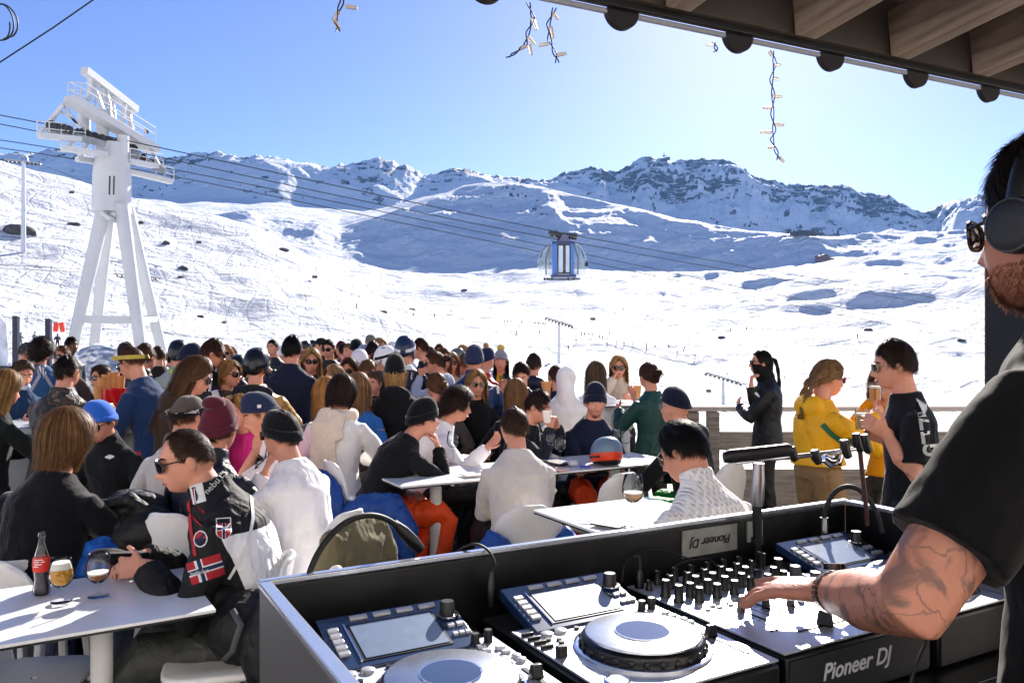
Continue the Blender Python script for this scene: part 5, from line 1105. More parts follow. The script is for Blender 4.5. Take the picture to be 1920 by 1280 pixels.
def mixer():
    r = thing('dj_mixer', 'silver mixing desk crowded with black knobs under the tattooed hand', 'mixer', B(.935, .265, BZ), AU)
    W_, D_, H = .385, .44, .098
    MB().box((0, 0, H / 2 - .002), (W_, D_, H - .004)).build('case', BTNK, r, bev=.004); MB().box((0, 0, H + .001), (W_ - .002, D_ - .01, .004)).build('top_plate', PLATE, r, bev=.001)
    def knob(x, y, R=.0095, h=.026, m=BTNK):
        k = MB().lathe([(R * 1.15, 0), (R * 1.1, .004), (R * .95, .006), (R * .85, h * .95), (R * .7, h)], (x, y, H + .003), 18).build('knob', m, r); MB().box((x, y + R * .5, H + .003 + h), (.002, R * .8, .0012)).build('pointer', PRINT, k)
    for i in range(6):
        x = -.125 + i * .048
        for jx, y in enumerate((.195, .160, .128, .096, .064)): 
            if i in (0, 5) and jx == 2: continue
            knob(x + (.004 if jx % 2 else 0), y, .0095 if jx else .008, .028)
    knob(.165, .175, .012, .036); knob(.165, .125, .012, .034); knob(.163, .075, .014, .03, M('knob_grey', '#55575c', rough=.3)); knob(.163, .02, .014, .03, M('knob_grey')); knob(-.165, .12, .01, .034); knob(-.165, .08, .01, .034); knob(-.168, .17, .007, .02)
    for i in range(4):
        x = -.095 + i * .055; MB().box((x, -.04, H + .0035), (.004, .085, .003)).build('slot', BTNK, r); MB().box((x, -.02 - .012 * (i % 3), H + .016), (.017, .010, .030), taper=.75).build('fader_cap', M('fader_grey', '#6b6864', rough=.5) if i != 1 else BTNK, r, bev=.002)
    for i in range(9): MB().box((-.15 + i * .022, .035 - (i % 2) * .012, H + .005), (.012, .007, .005)).build('button', BTN, r, bev=.001)
    for i in range(5): MB().box((-.15 + i * .03, .012, H + .005), (.010, .006, .004)).build('button', BTN, r)
    for i in range(5): MB().box((-.125 + i * .055, .06, H + .0033), (.0012, .28, .0008)).build('panel_line', M('print_grey', '#55585e', rough=.5), r)
    for i in range(4):
        for j in range(6): MB().box((-.108 + i * .055, -.078 + j * .015, H + .0033), (.008, .0012, .0008)).build('print_mark', BTNK, r)
    MB().box((-.01, -.155, H + .0035), (.16, .005, .003)).build('slot', BTNK, r); MB().box((-.02, -.155, H + .016), (.014, .032, .026), taper=.75).build('crossfader', BTNK, r, bev=.002)
    for x in (-.13, -.118): MB().lathe([(.003, 0), (.003, .002)], (x, -.13, H + .003), 10).build('socket', BTNK, r)
    # sockets face and the lettering on the front
    MB().box((0, -.2215, H * .5), (W_ - .01, .003, H - .02)).build('front_face', M('front_grey', '#2a2b2e', rough=.45, var=.08), r)
    text_obj('pio', PRINT, r, (-.02, -.2240, H * .55), np.array((.74, 0, 0)), ZU * .74, np.array((0, -1, 0)))
    # plugs standing in the back
    return r
mixer()
def goose(name, label, base, pts, rad, head=None):
    r = thing(name, label, 'lamp', base, 0, 'gooseneck lamps clamped to the booth'); b = np.array(base)
    p = np.array(pts, float) - b; t = np.linspace(0, len(p) - 1, 60); q = np.stack([np.interp(t, range(len(p)), p[:, i]) for i in range(3)], 1)
    for _ in range(25): q[1:-1] = .25 * q[:-2] + .5 * q[1:-1] + .25 * q[2:]
    MB().tube(q, rad, 12).build('neck', BLACKR, r)
    MB().tube([q[0] + (0, 0, -.07), q[0] + (0, 0, .006)], [rad * 2.1, rad * 1.7], 18).build('socket', CHROME, r)
    if head: 
        h = [np.array(x) - b for x in head[0]]; MB().tube(h, head[1], 16).build('lamp_head', BLACKM, r)
    return r
g0 = P(566, 1140, 1.43)
goose('gooseneck_lamp', 'big black gooseneck lamp arching over the left end of the booth', g0, [g0, P(575, 1085, 1.44), P(592, 1040, 1.46), P(620, 1000, 1.49), P(655, 972, 1.52), P(692, 963, 1.55), P(722, 970, 1.58), P(745, 985, 1.60)], .0058, ([P(738, 979, 1.60), P(756, 996, 1.61), P(773, 1014, 1.62), P(788, 1030, 1.63)], [.007, .0125, .014, .011]))
g1 = P(1545, 974, 2.02)
goose('gooseneck_lamp', 'smaller black gooseneck lamp arching at the right corner of the booth', g1, [g1, P(1548, 950, 2.02), P(1562, 922, 2.02), P(1585, 909, 2.01), P(1610, 914, 2.0), P(1632, 938, 1.98), P(1648, 968, 1.96), P(1655, 1000, 1.94)], .0060)
def lead(label, pts, rad=.0028, plug=None):
    r = thing('audio_cable', label, 'cable', group='thin black cables in the booth'); p = np.array(pts, float); t = np.linspace(0, len(p) - 1, 50); q = np.stack([np.interp(t, range(len(p)), p[:, i]) for i in range(3)], 1)
    for _ in range(12): q[1:-1] = .25 * q[:-2] + .5 * q[1:-1] + .25 * q[2:]
    MB().tube(q, rad, 8).build('lead', BLACKR, r)
    if plug: MB().tube(plug[0], plug[1], 12).build('plug', BLACKM, r)
lead('thin cable looping above the back wall with its plug by the middle player', [P(822, 1078, 1.62), P(838, 1050, 1.62), P(862, 1028, 1.61), P(890, 1016, 1.60), P(918, 1030, 1.59), P(931, 1060, 1.57), P(922, 1068, 1.56), P(922, 1095, 1.55)], .0028, ([P(921, 1072, 1.56), P(920, 1100, 1.55), P(920, 1135, 1.55)], [.005, .009, .008]))
lead('thin cable hanging down inside the back wall beside the left player', [P(826, 1076, 1.585), P(810, 1100, 1.57), P(790, 1130, 1.56), P(785, 1160, 1.56)], .002)
lead('thin cable bowed inside the back wall behind the knobs', [P(1166, 1090, 1.72), P(1170, 1055, 1.74), P(1205, 1030, 1.78), P(1250, 1032, 1.80), P(1300, 1050, 1.80)], .002)
lead('short upright cable with plug at the left rear of the mixer', [P(1190, 1045, 1.72), P(1198, 1042, 1.72), P(1200, 1060, 1.71), P(1199, 1095, 1.70)], .004, ([P(1199, 1070, 1.705), P(1199, 1090, 1.70), P(1198, 1120, 1.70)], [.006, .010, .009]))
lead('pale cable loop lying behind the mixer knobs', [P(1262, 1062, 1.78), P(1290, 1050, 1.78), P(1330, 1046, 1.79), P(1345, 1062, 1.77)], .002)
lead('dark cable trailing down the front of the booth under the forearm', [P(1728, 1160, 1.30), P(1738, 1200, 1.28), P(1715, 1250, 1.26), P(1702, 1300, 1.25)], .003)
def stand():
    dS = 1.90; b = P(1420, 1035, dS); r = thing('microphone_stand', 'chrome arm stand with a black foam grip and three clamps rising behind the mixer', 'stand', b); q = lambda x, y, dd=0: P(x, y, dS + dd) - b
    MB().tube([q(1422, 1075), q(1420, 1000), q(1419, 946)], [.0105, .0105, .0115], 16).build('pole', BLACKM, r); MB().tube([q(1420, 1018), q(1420, 1008)], [.015, .015], 16).build('lock_ring', BLACKR, r)
    MB().tube([q(1419, 948), q(1419.5, 936), q(1422, 900), q(1423, 868)], [.0125, .0165, .0155, .0125], 20).build('sleeve', M('satin_silver', '#9a979b', rough=.32, metal=.85, var=.05), r)
    MB().tube([q(1357, 857), q(1366, 856), q(1370, 855), q(1420, 850), q(1478, 843), q(1484, 843)], [.0125, .0155, .0165, .0165, .0155, .012], 18).build('grip', M('foam_black', '#0e0e10', rough=.45, var=.2, vscale=60, bump=.0006, bscale=400), r)
    MB().tube([q(1380, 868), q(1440, 860), q(1490, 856), q(1560, 848), q(1612, 840)], [.004, .0055, .006, .0055, .005], 10).build('arm', CHROME, r)
    for x, y in ((1489, 852), (1533, 858), (1588, 844), (1611, 832), (1626, 834)): 
        h = 20 if x > 1580 else 15; MB().tube([q(x - 6, y - h), q(x - 3, y), q(x + 4, y + h * .7)], [.010, .012, .009], 12).build('clamp', BLACKM, r, bev=.002)
    MB().tube([q(1545, 858), q(1556, 866), q(1570, 864), q(1575, 852)], [.012, .014, .014, .010], 12).build('mirror_cap', CHROME, r)
    MB().tube([q(1612, 838), q(1616, 880), q(1622, 930), q(1626, 985)], .0055, 10).build('strut', M('dark_red_tube', '#3a1216', rough=.4), r)
stand()
# ================================================================ people of the photograph
def h(c): return c
def decal(info, target, name, px, py, d, w, hh, fn, mats, rot=0., nx=26, off=.0045, label=None):
    """a flat badge of w x hh metres laid on a garment where the photo shows it"""
    ny = max(6, int(nx * hh / w)); c = P(px, py, d); view = unit(c - np.array((0, 0, CZ))); zx = -view; xx = unit(np.cross(ZU, zx)); yy = np.cross(zx, xx)
    xr = xx * math.cos(rot) + yy * math.sin(rot); yr = -xx * math.sin(rot) + yy * math.cos(rot)
    mb = MB(); us = np.linspace(-.5, .5, nx + 1); vs = np.linspace(-.5, .5, ny + 1); idx = {}; V = []; 
    for i, v in enumerate(vs):
        for j, u in enumerate(us): V.append((u * w, v * hh, 0))
    F = []; MI = []
    for i in range(ny):
        for j in range(nx):
            m = fn((us[j] + us[j + 1]) / 2, (vs[i] + vs[i + 1]) / 2)
            if m is None: continue
            F.append([i * (nx + 1) + j, i * (nx + 1) + j + 1, (i + 1) * (nx + 1) + j + 1, (i + 1) * (nx + 1) + j]); MI.append(m)
    mb.v = [np.array(V)]; mb.f = F; mb.mi = MI; mb.n = len(V)
    o = mb.build(name, mats, info['root'], smooth=180); set_world(o, info, c, xr, yr, zx); proj(o, target, off); return o
def set_world(o, info, c, x, y, z):
    mt = Matrix.Identity(4)
    for i, ax in enumerate((x, y, z)):
        for j in range(3): mt[j][i] = float(ax[j])
    mt.translation = Vector(c); rt = info['root']; pw = Matrix.Translation(Vector(info['base'])) @ Matrix.Rotation(R_(info['h']), 4, 'Z'); o.matrix_local = pw.inverted() @ mt
def proj(o, target, off):
    q = o.modifiers.new('lay_on', 'SHRINKWRAP'); q.target = target; q.wrap_method = 'PROJECT'; q.use_project_z = True; q.use_negative_direction = True; q.use_positive_direction = True; q.offset = off; q.wrap_mode = 'ABOVE_SURFACE'; wrap(o, target, off)
def decal_text(info, target, key, m, px, py, d, rot=0., k=1., off=.005, mirror=False):
    c = P(px, py, d); view = unit(c - np.array((0, 0, CZ))); zx = -view; xx = unit(np.cross(ZU, zx)); yy = np.cross(zx, xx); xr = xx * math.cos(rot) + yy * math.sin(rot); yr = -xx * math.sin(rot) + yy * math.cos(rot)
    me = TXT[key].copy(); me.materials.clear(); me.materials.append(m); o = bpy.data.objects.new('lettering', me); COL.objects.link(o); o.parent = info['root']; set_world(o, info, c, xr * k, yr * k, zx); proj(o, target, off); return o
def decal_strip(info, target, name, pts, d, w, m, off=.004):
    c = P(*pts[0], d); view = unit(c - np.array((0, 0, CZ))); zx = -view; xx = unit(np.cross(ZU, zx)); yy = np.cross(zx, xx)
    p = np.array([(((x - pts[0][0]) / FPX * d), -((y - pts[0][1]) / FPX * d)) for x, y in pts]); t = np.linspace(0, len(p) - 1, 36); q = np.stack([np.interp(t, range(len(p)), p[:, i]) for i in (0, 1)], 1)
    tg = np.gradient(q, axis=0); tg /= np.linalg.norm(tg, axis=1, keepdims=True); nn = np.stack([-tg[:, 1], tg[:, 0]], 1)
    A = np.stack([np.concatenate([q + nn * w * e, np.zeros((36, 1))], 1) for e in (-.5, 0, .5)]); o = MB().grid(A).build(name, m, info['root'], smooth=180); set_world(o, info, c, xx, yy, zx); proj(o, target, off); return o
def beard(info, col, n=500, ln=.012, lo=-.035):
    q = HEAD.reshape(-1, 3); q = q[(q[:, 2] < lo) & (q[:, 1] > -.005 ) & ~((np.abs(q[:, 0]) < .02) & (np.abs(q[:, 2] + .062) < .010) & (q[:, 1] > .05))]
    q = q[RNG.randint(0, len(q), n)] + RNG.randn(n, 3) * .002; d = q / np.linalg.norm(q, axis=1, keepdims=True) * .6 + np.array((0, .1, -.8)); s = np.linspace(0, 1, 4)[None, :, None]
    mb = MB(); mb.add(*strip(q[:, None] + d[:, None] * s * ln * (.5 + RNG.rand(n, 1, 1)), .0013 if n > 1000 else .003)); return mb.xf(*info['T']).build('beard', hairm(col), info['root'], smooth=180)
def braid(info, pts, r, col, mb=None):
    p = np.array(pts, float); t = np.linspace(0, len(p) - 1, 44); q = np.stack([np.interp(t, range(len(p)), p[:, i]) for i in range(3)], 1); o = MB()
    for ph in (0, 2.09, 4.19): a = q.copy(); k = np.linspace(0, 1, 44); a[:, 0] += np.cos(k * 26 + ph) * r * .55; a[:, 1] += np.sin(k * 52 + ph) * r * .4; o.tube(a, r * .62 * (1 - .35 * k), 8)
    return o.xf(*info['T']).build('braid', hairm(col), info['root'], smooth=180)
def held_glass(p, label, liquid='#e8b03a', k=1., tumbler=False, grp=None):
    r = thing('beer_glass', label, 'glass', p, group=grp)
    MB().lathe([(.030, 0), (.032, .004), (.037, .11), (.0355, .11), (.030, .008)], n=20, caps=False).build('glass', GLASS, r); MB().lathe([(.0295, .006), (.0335, .075)], n=20).build('drink', M('drink' + liquid, liquid, rough=.1, var=.1, trans=.6), r); MB().lathe([(.0335, .0755), (.0345, .088)], n=20).build('foam', M('foam', '#f3ead8', rough=.9), r); r.scale = (k, k, k); return r
SH = lambda c, **k: ('short', c, k)
BL, NV = '#101114', '#141c30'
# ---- the music player at the right
dj = person('man in a black t-shirt with headphones and a tattooed forearm working the mixer', 1980, 268, 1.33, h=27, k=1.16, neck=.145, pose='stand', lean=4, yaw=-5, pitch=4, top=(BL, 'tee', M('dj_cotton', '#09090a', rough=.92, var=.08, vscale=9, bump=.0004, bscale=500, fold=.006, fscale=7, spec=.2, sheen=.1)), legs='#0d0e11', short=True, hem=.20, w=1.06, vox=.0055,
    hair=('short', '#1c1512', dict(thick=.036, n=3000)), glass=dict(col='#120d0a', frame='#1a0f08', lens='#2a333c'), collar=1,
    arms=(dict(w=P(1556, 1108, 1.40), pole=(-.35, -.9, -.2), world=True, fd=(-.28, .30, -.055), pn=(.1, 0, -1), curl=.28, point=True), dict(l=(.27, -.10, -.08), pole=(.3, -1, 0))), face=True)
def tattoo():
    m = M('skin_0').copy(); m.name = 'tattooed_skin'; nt = m.node_tree; N = nt.nodes; L = nt.links; b = N['Principled BSDF']; src = b.inputs['Base Color'].links[0].from_socket
    tc = N.new('ShaderNodeTexCoord'); n = N.new('ShaderNodeTexNoise'); n.inputs['Scale'].default_value = 13; n.inputs['Detail'].default_value = 6; n.inputs['Distortion'].default_value = 1.4; L.new(tc.outputs['Object'], n.inputs['Vector'])
    v = N.new('ShaderNodeTexVoronoi'); v.feature = 'DISTANCE_TO_EDGE'; v.inputs['Scale'].default_value = 13; L.new(n.outputs['Color'], v.inputs['Vector']); mv = N.new('ShaderNodeMix'); mv.data_type = 'VECTOR'; mv.inputs['Factor'].default_value = .07
    L.new(tc.outputs['Object'], mv.inputs['A']); L.new(n.outputs['Color'], mv.inputs['B']); L.new(mv.outputs['Result'], v.inputs['Vector'])
    r1 = N.new('ShaderNodeMapRange'); r1.inputs[1].default_value = .035; r1.inputs[2].default_value = .0; L.new(v.outputs['Distance'], r1.inputs[0]); r2 = N.new('ShaderNodeMapRange'); r2.inputs[1].default_value = .53; r2.inputs[2].default_value = .62; L.new(n.outputs[0], r2.inputs[0])
    mx = N.new('ShaderNodeMath'); mx.operation = 'MAXIMUM'; L.new(r1.outputs[0], mx.inputs[0]); L.new(r2.outputs[0], mx.inputs[1]); sp = N.new('ShaderNodeSeparateXYZ'); L.new(tc.outputs['Object'], sp.inputs[0])
    gt = N.new('ShaderNodeMapRange'); gt.inputs[1].default_value = 1.66; gt.inputs[2].default_value = 1.60; L.new(sp.outputs[2], gt.inputs[0])
    E, Wr = dj['arm'][0][1], dj['arm'][0][2]; ax = unit(E - Wr); dt = N.new('ShaderNodeVectorMath'); dt.operation = 'DOT_PRODUCT'; dt.inputs[1].default_value = tuple(ax); L.new(tc.outputs['Object'], dt.inputs[0])
    g2 = N.new('ShaderNodeMapRange'); k0 = float(Wr @ ax); g2.inputs[1].default_value = k0 + .05; g2.inputs[2].default_value = k0 + .09; L.new(dt.outputs['Value'], g2.inputs[0])
    a = N.new('ShaderNodeMath'); a.operation = 'MULTIPLY'; L.new(mx.outputs[0], a.inputs[0]); L.new(gt.outputs[0], a.inputs[1]); a2 = N.new('ShaderNodeMath'); a2.operation = 'MULTIPLY'; L.new(a.outputs[0], a2.inputs[0]); L.new(g2.outputs[0], a2.inputs[1]); a3 = N.new('ShaderNodeMath'); a3.operation = 'MULTIPLY'; a3.inputs[1].default_value = .62; L.new(a2.outputs[0], a3.inputs[0])
    mc = N.new('ShaderNodeMix'); mc.data_type = 'RGBA'; mc.inputs['B'].default_value = (.05, .055, .06, 1); dk = N.new('ShaderNodeVectorMath'); dk.operation = 'MULTIPLY'; dk.inputs[1].default_value = (.72, .68, .66); L.new(src, dk.inputs[0]); L.new(dk.outputs[0], mc.inputs['A']); L.new(a3.outputs[0], mc.inputs['Factor']); L.new(mc.outputs['Result'], b.inputs['Base Color'])
    dj['body'].data.materials[0] = m
tattoo(); beard(dj, '#7a5034', 9000, .005, -.046)
def headphones(info):
    T = info['T']; mb = MB(); a = np.linspace(-1.65, 1.65, 30); arc = np.stack([np.sin(a) * .101, -.012 + 0 * a, np.cos(a) * .150 - .012], -1); mb.tube(arc, .016, 10, ry=.006, side=(0, 1, 0))
    hp = mb.xf(*T).build('headphones', M('headphone_black', '#0b0b0d', rough=.45, var=.08), info['root'])
    for s in (-1, 1):
        R = Ry(s * pi / 2); c = MB().lathe([(.032, -.012), (.039, -.006), (.039, .010), (.036, .018), (.028, .021), (.012, .021)], (s * .092, -.010, -.002), 32, R).xf(*T).build('ear_cup', M('headphone_black'), hp); MB().lathe([(.0375, .0155), (.0375, .0185), (.0345, .0192)], (s * .092, -.010, -.002), 32, R, caps=False).xf(*T).build('ring', M('cup_ring', '#3a3c40', rough=.3), c)
headphones(dj)
def watch(info, i=0, k=1.13):
    S, E, Wr = info['arm'][i][:3]; ax = unit(E - Wr); c = Wr + ax * .035; x = unit(np.cross(ax, (0, 0, 1))); y = np.cross(x, ax); a = np.linspace(0, 2 * pi, 27)[:-1]
    w = MB()
    for t in a: p = c + (x * math.cos(t) * .0335 + y * math.sin(t) * .0305) * k; rd = unit(x * math.cos(t) + y * math.sin(t)); tn = np.cross(ax, rd); w.box(p, (.020, .0066, .005), np.stack([ax, tn, rd], 1))
    w = w.build('wristwatch', M('watch_steel', '#5c5550', rough=.25, metal=.9), info['root']); sd = unit(np.array((-.3, -.5, .8))); rd = unit(y * -1 if y[2] < 0 else y); 
    MB().cyl(c + rd * .034 * k, c + rd * .043 * k, .019, n=24).build('dial', M('watch_dial', '#2b2624', rough=.2, metal=.6), w)
watch(dj)
# ---- man in the ski jacket, left foreground
def jacket_mat():
    m = cloth(BL, 'shell').copy(); m.name = 'black_white_ski_jacket'; return m
JM = jacket_mat(); JM.node_tree.nodes['Principled BSDF'].inputs['Roughness'].default_value = .75
jm = person('man in a black and white ski jacket with flag badges looking down at his hands', 352, 803, 3.42, h=100, pose='sit', lean=21, pitch=13, yaw=16, tl=.08, top=(BL, 'shell', JM), legs='#3b3d38', hair=('buzz', '#4a3526', dict(recede=16, n=2600)), glass=dict(col='#120d0b', frame='#2a1a12', lens='#0c0b0c'), vox=.006, collar=2, w=1.10, k=1.13, thick=.03,
    arms=(dict(w=P(272, 1063, 3.28), pole=(.5, -.4, -.8), world=True, fd=(-.16, .02, -.01), pn=(0, .5, -.2), curl=.55), dict(w=P(268, 1040, 3.5), pole=(.4, .6, -.8), world=True, fd=(-.1, -.10, -.02), pn=(0, -.2, -1), curl=.7)))
def jm_shader():
    nt = JM.node_tree; N = nt.nodes; L = nt.links; b = N['Principled BSDF']; src = b.inputs['Base Color'].links[0].from_socket; tc = N.new('ShaderNodeTexCoord'); sp = N.new('ShaderNodeSeparateXYZ'); L.new(tc.outputs['Object'], sp.inputs[0])
    def mt(op, a, c, d=None):
        q = N.new('ShaderNodeMath'); q.operation = op
        for i, v in enumerate((a, c, d)):
            if v is None: continue
            if isinstance(v, (int, float)): q.inputs[i].default_value = v
            else: L.new(v, q.inputs[i])
        return q.outputs[0]
    pz = float(jm['pelz']); sh = mt('MULTIPLY', mt('SUBTRACT', sp.outputs[2], pz), math.tan(R_(21))); y = mt('SUBTRACT', sp.outputs[1], sh)      # measured from the leaning spine
    band = mt('MULTIPLY', mt('LESS_THAN', y, -.035), mt('GREATER_THAN', y, -.225)); up = mt('GREATER_THAN', sp.outputs[2], pz + .02); up2 = mt('LESS_THAN', sp.outputs[2], pz + .50)
    f = mt('MULTIPLY', mt('MULTIPLY', band, up), up2); mc = N.new('ShaderNodeMix'); mc.data_type = 'RGBA'; mc.inputs['B'].default_value = (.78, .78, .80, 1); L.new(src, mc.inputs['A']); L.new(f, mc.inputs['Factor']); L.new(mc.outputs['Result'], b.inputs['Base Color'])
jm_shader()
PW = M('patch_white', '#dcdcdc', rough=.8); PR = M('patch_red', '#a81e28', rough=.8); PB = M('patch_blue', '#16264f', rough=.8); PK = M('patch_black', '#121214', rough=.8)
def flag(u, v):
    if abs(u + .14) < .06 or abs(v) < .09: return 2
    if abs(u + .14) < .11 or abs(v) < .17: return 0
    return 1
def shield(u, v):
    w = .5 * (1 if v > -.1 else math.sqrt(max(0, 1 - ((v + .1) / .4) ** 2)))
    if abs(u) > w: return None
    if abs(u) > w - .06 or v > .44: return 0
    if v > .22: return 3
    if abs(u) < .07 or abs(v + .02) < .06: return 2
    if abs(u) < .12 or abs(v + .02) < .10: return 0
    return 1
def rnd(u, v):
    r = math.hypot(u, v)
    if r > .5: return None
    return 0 if r > .43 else (2 if abs(u - v) < .12 else (1 if v > 0 else 3))
PMS = [PW, PR, PB, PK]
decal(jm, jm['top'], 'shield_badge', 419, 990, 3.15, .058, .082, shield, PMS); decal(jm, jm['top'], 'round_badge', 377, 1010, 3.15, .05, .065, rnd, PMS); decal(jm, jm['top'], 'flag_badge', 386, 1066, 3.1, .125, .085, flag, PMS, rot=.25)
decal_text(jm, jm['top'], 'neb', PW, 404, 904, 3.2, rot=.85, k=.75); decal_text(jm, jm['top'], 'neb2', PW, 375, 1072, 3.08, rot=.15, k=.9)
decal(jm, jm['top'], 'collar_flag', 324, 921, 3.25, .07, .055, lambda u, v: 2 if abs(v) < .18 else (0 if abs(v) < .30 else 1), PMS, rot=-.5); decal(jm, jm['top'], 'collar_panel', 372, 925, 3.25, .05, .08, lambda u, v: 0, PMS, rot=.2); pass
decal_strip(jm, jm['top'], 'zip', [(354, 935), (358, 985), (366, 1040)], 3.2, .012, PR); decal_strip(jm, jm['top'], 'piping', [(470, 925), (474, 975), (462, 1030), (430, 1085)], 3.15, .012, PW)
o = MB().box((0, 0, 0), (.10, .16, .05), Rz(.4)).ell((0, .07, .01), (.055, .08, .03), None, 14, 8).build('knitted_hat', cloth(BL, 'knit'), smooth=60, remesh=.008, smo=4); o.location = P(238, 1045, 3.40); o.rotation_euler = (.1, .15, 1.9); tag(o, 'crumpled black knitted hat held in the hands of the man in the ski jacket', 'hat')
# ---- left side
b1 = person('long haired person in a black sweater sitting with back to the camera', 126, 778, 3.95, h=-8, pose='sit', lean=14, yaw=-6, top=(BL, 'knit'), legs='#1a2440', hair=('bob', '#7c5836', dict(ln=.085, n=1900, thick=.028)), arms=('table', 'table'), vox=.007, w=1.12, k=1.08)
person('man in a bright blue beanie and black fleece looking down', 188, 747, 5.0, h=172, pose='sit', lean=14, pitch=18, top=('#15161a', 'cloth'), hat=('beanie', '#2c66c8', dict(cuff=.03)), hair=SH('#5a4028'), glass=SUNG, arms=('lap', 'lap'), vox=.008, turtle=True)
decal(PEOPLE[-1], PEOPLE[-1]['top'], 'chest_logo', 206, 856, 4.7, .05, .03, lambda u, v: 0 if abs(v) < .5 - abs(u) * .8 else None, PMS)
person('person with very long straight blond hair and dark green coat at the left edge', 8, 699, 5.4, h=-25, lean=8, pitch=14, top=('#141a18', 'cloth'), hair=('long', '#9a7442', dict(ln=.42, n=900)), arms=('table', 'table'), hem=.4, k=.95)
person('woman with a hair bun and lowered face mask looking down', 42, 676, 6.7, h=-125, lean=8, pitch=22, top=('#1e3a5c', 'cloth'), hair=('bun', '#54402c'), arms=('phone', 'phone'), k=.95, face=True)
w_ = PEOPLE[-1]; MB().ell((0, .07, -.085), (.052, .045, .034), None, 14, 8).xf(*w_['T']).build('face_mask', M('mask_blue', '#a9c4dc', rough=.8), w_['root'])
person('curly dark haired person in a blue shirt with crossed grey braces', 78, 637, 8.2, h=4, top=('#2c527c', 'cloth'), hair=('curly', '#2a1b14', dict(ln=.06, n=700, thick=.04)), arms=('cup', 'cup'), w=1.12)
q = PEOPLE[-1]; SB = M('brace_grey', '#9a9aa6', rough=.7); decal_strip(q, q['top'], 'brace', [(60, 668), (82, 706), (100, 740)], 7.8, .03, SB); decal_strip(q, q['top'], 'brace', [(92, 668), (76, 706), (58, 740)], 7.8, .03, SB)
person('man in a brown and black camouflage jacket seen from behind at the counter', 126, 667, 6.0, h=-6, lean=4, top=('#3a332e', 'shell'), hair=SH('#1c1614', thick=.012), arms=('table', 'table'), w=1.16, collar=1, hem=.2)
q = PEOPLE[-1]; cm = cloth('#3a332e', 'shell').copy(); cm.name = 'camouflage'; q['top'].data.materials[0] = cm
def camo(m):
    N = m.node_tree.nodes; L = m.node_tree.links; b = N['Principled BSDF']; tc = N.new('ShaderNodeTexCoord'); n = N.new('ShaderNodeTexNoise'); n.inputs['Scale'].default_value = 9; n.inputs['Detail'].default_value = 2; L.new(tc.outputs['Object'], n.inputs['Vector'])
    r = N.new('ShaderNodeValToRGB'); r.color_ramp.interpolation = 'CONSTANT'; e = r.color_ramp.elements; e[0].color = (.018, .018, .02, 1); e[1].position = .47; e[1].color = (.075, .05, .035, 1); k = e.new(.55); k.color = (.03, .035, .03, 1); k = e.new(.62); k.color = (.16, .11, .075, 1); L.new(n.outputs[0], r.inputs[0]); L.new(r.outputs[0], b.inputs['Base Color'])
camo(cm)
person('ginger haired man with sunglasses peering over the camouflage jacket', 117, 649, 8.8, h=170, top=('#5a4a44', 'cloth'), hair=SH('#7a4a30'), glass=SUNG)
person('grey haired person in a navy jacket behind the curly haired guest', 51, 643, 10, h=-60, pitch=10, top=(NV, 'shell'), hair=SH('#6a6664', n=500), glass=SUNG)
person('young man in a dark jacket with a fur hood standing by the pylon leg', 134, 632, 11.2, h=-120, top=('#1b2436', 'shell'), hair=SH('#171210', n=400), hood='down', tone=2)
person('man in a navy jumper and red trousers bent over his phone at the counter', 247, 652, 6.1, h=78, lean=15, pitch=24, top=('#20365c', 'knit'), legs='#a8242c', hair=SH('#5c4030', n=900), glass=dict(col='#c8a81c', frame='#1a1a10', lens='#151309'), arms=('phone', 'phone'), hem=.14, w=1.05)
q = PEOPLE[-1]; goggles_mb().xf(*q['T']).build('goggle_strap', M('goggle_yellow', '#b8a038', rough=.5), q['root'], smooth=60)
person('brown haired person in a black and white jacket behind the navy jumper', 272, 647, 7.3, h=-15, top=('#20222a', 'shell'), hair=SH('#5a3c26', thick=.026), w=1.05, collar=2); decal_strip(PEOPLE[-1], PEOPLE[-1]['top'], 'pale_panel', [(292, 690), (302, 730), (306, 790)], 6.9, .07, PW)
person('person in a dark cap partly hidden behind the navy jumper man', 236, 641, 8.6, h=60, top=('#2a2320', 'cloth'), hat=('cap', '#221d1c'), hair=SH('#2a1d16'))
person('person with a fluffy brown headband behind the wooden cups', 190, 687, 8.2, h=150, top=('#4a3a34', 'cloth'), hair=('curly', '#4a3426', dict(ln=.04, n=400, thick=.024)), glass=SUNG)
person('person in a black helmet with a lime, grey and black jacket', 335, 636, 8.3, h=6, top=('#9aa09c', 'shell'), hat=('helmet', '#16191f'), w=1.08, collar=1); q = PEOPLE[-1]; decal_strip(q, q['top'], 'lime_panel', [(312, 690), (326, 676), (345, 672)], 8, .09, M('lime', '#a8d020', rough=.6)); decal_strip(q, q['top'], 'dark_panel', [(352, 690), (350, 730), (348, 770)], 8, .16, PK)
person('man in a navy beanie and dark sunglasses looking to the right', 357, 642, 7.6, h=-68, top=('#141d33', 'cloth'), hat=('beanie', '#182238', dict(cuff=.03)), glass=SUNG, collar=1)
person('brown haired man in a navy jacket with white lettering holding a cup', 398, 639, 7.0, h=-72, pitch=14, top=('#161d2c', 'shell'), hair=SH('#4a2e1e', thick=.028, n=900), glass=SUNG, arms=('cup', 'cup'), collar=2, w=1.08); q = PEOPLE[-1]; decal_strip(q, q['top'], 'sleeve_stripe', [(398, 740), (404, 738), (410, 737)], 6.5, .06, PW); decal_strip(q, q['top'], 'white_lettering', [(396, 700), (394, 720), (393, 735)], 6.5, .02, PW)
person('woman with long brown hair looking down in profile', 364, 675, 5.3, h=-72, lean=10, pitch=22, top=('#3a2c22', 'cloth'), hair=('long', '#5c4028', dict(ln=.38, n=1300, thick=.02)), glass=SUNG, arms=('cup', 'phone'), k=.97, hood='down')
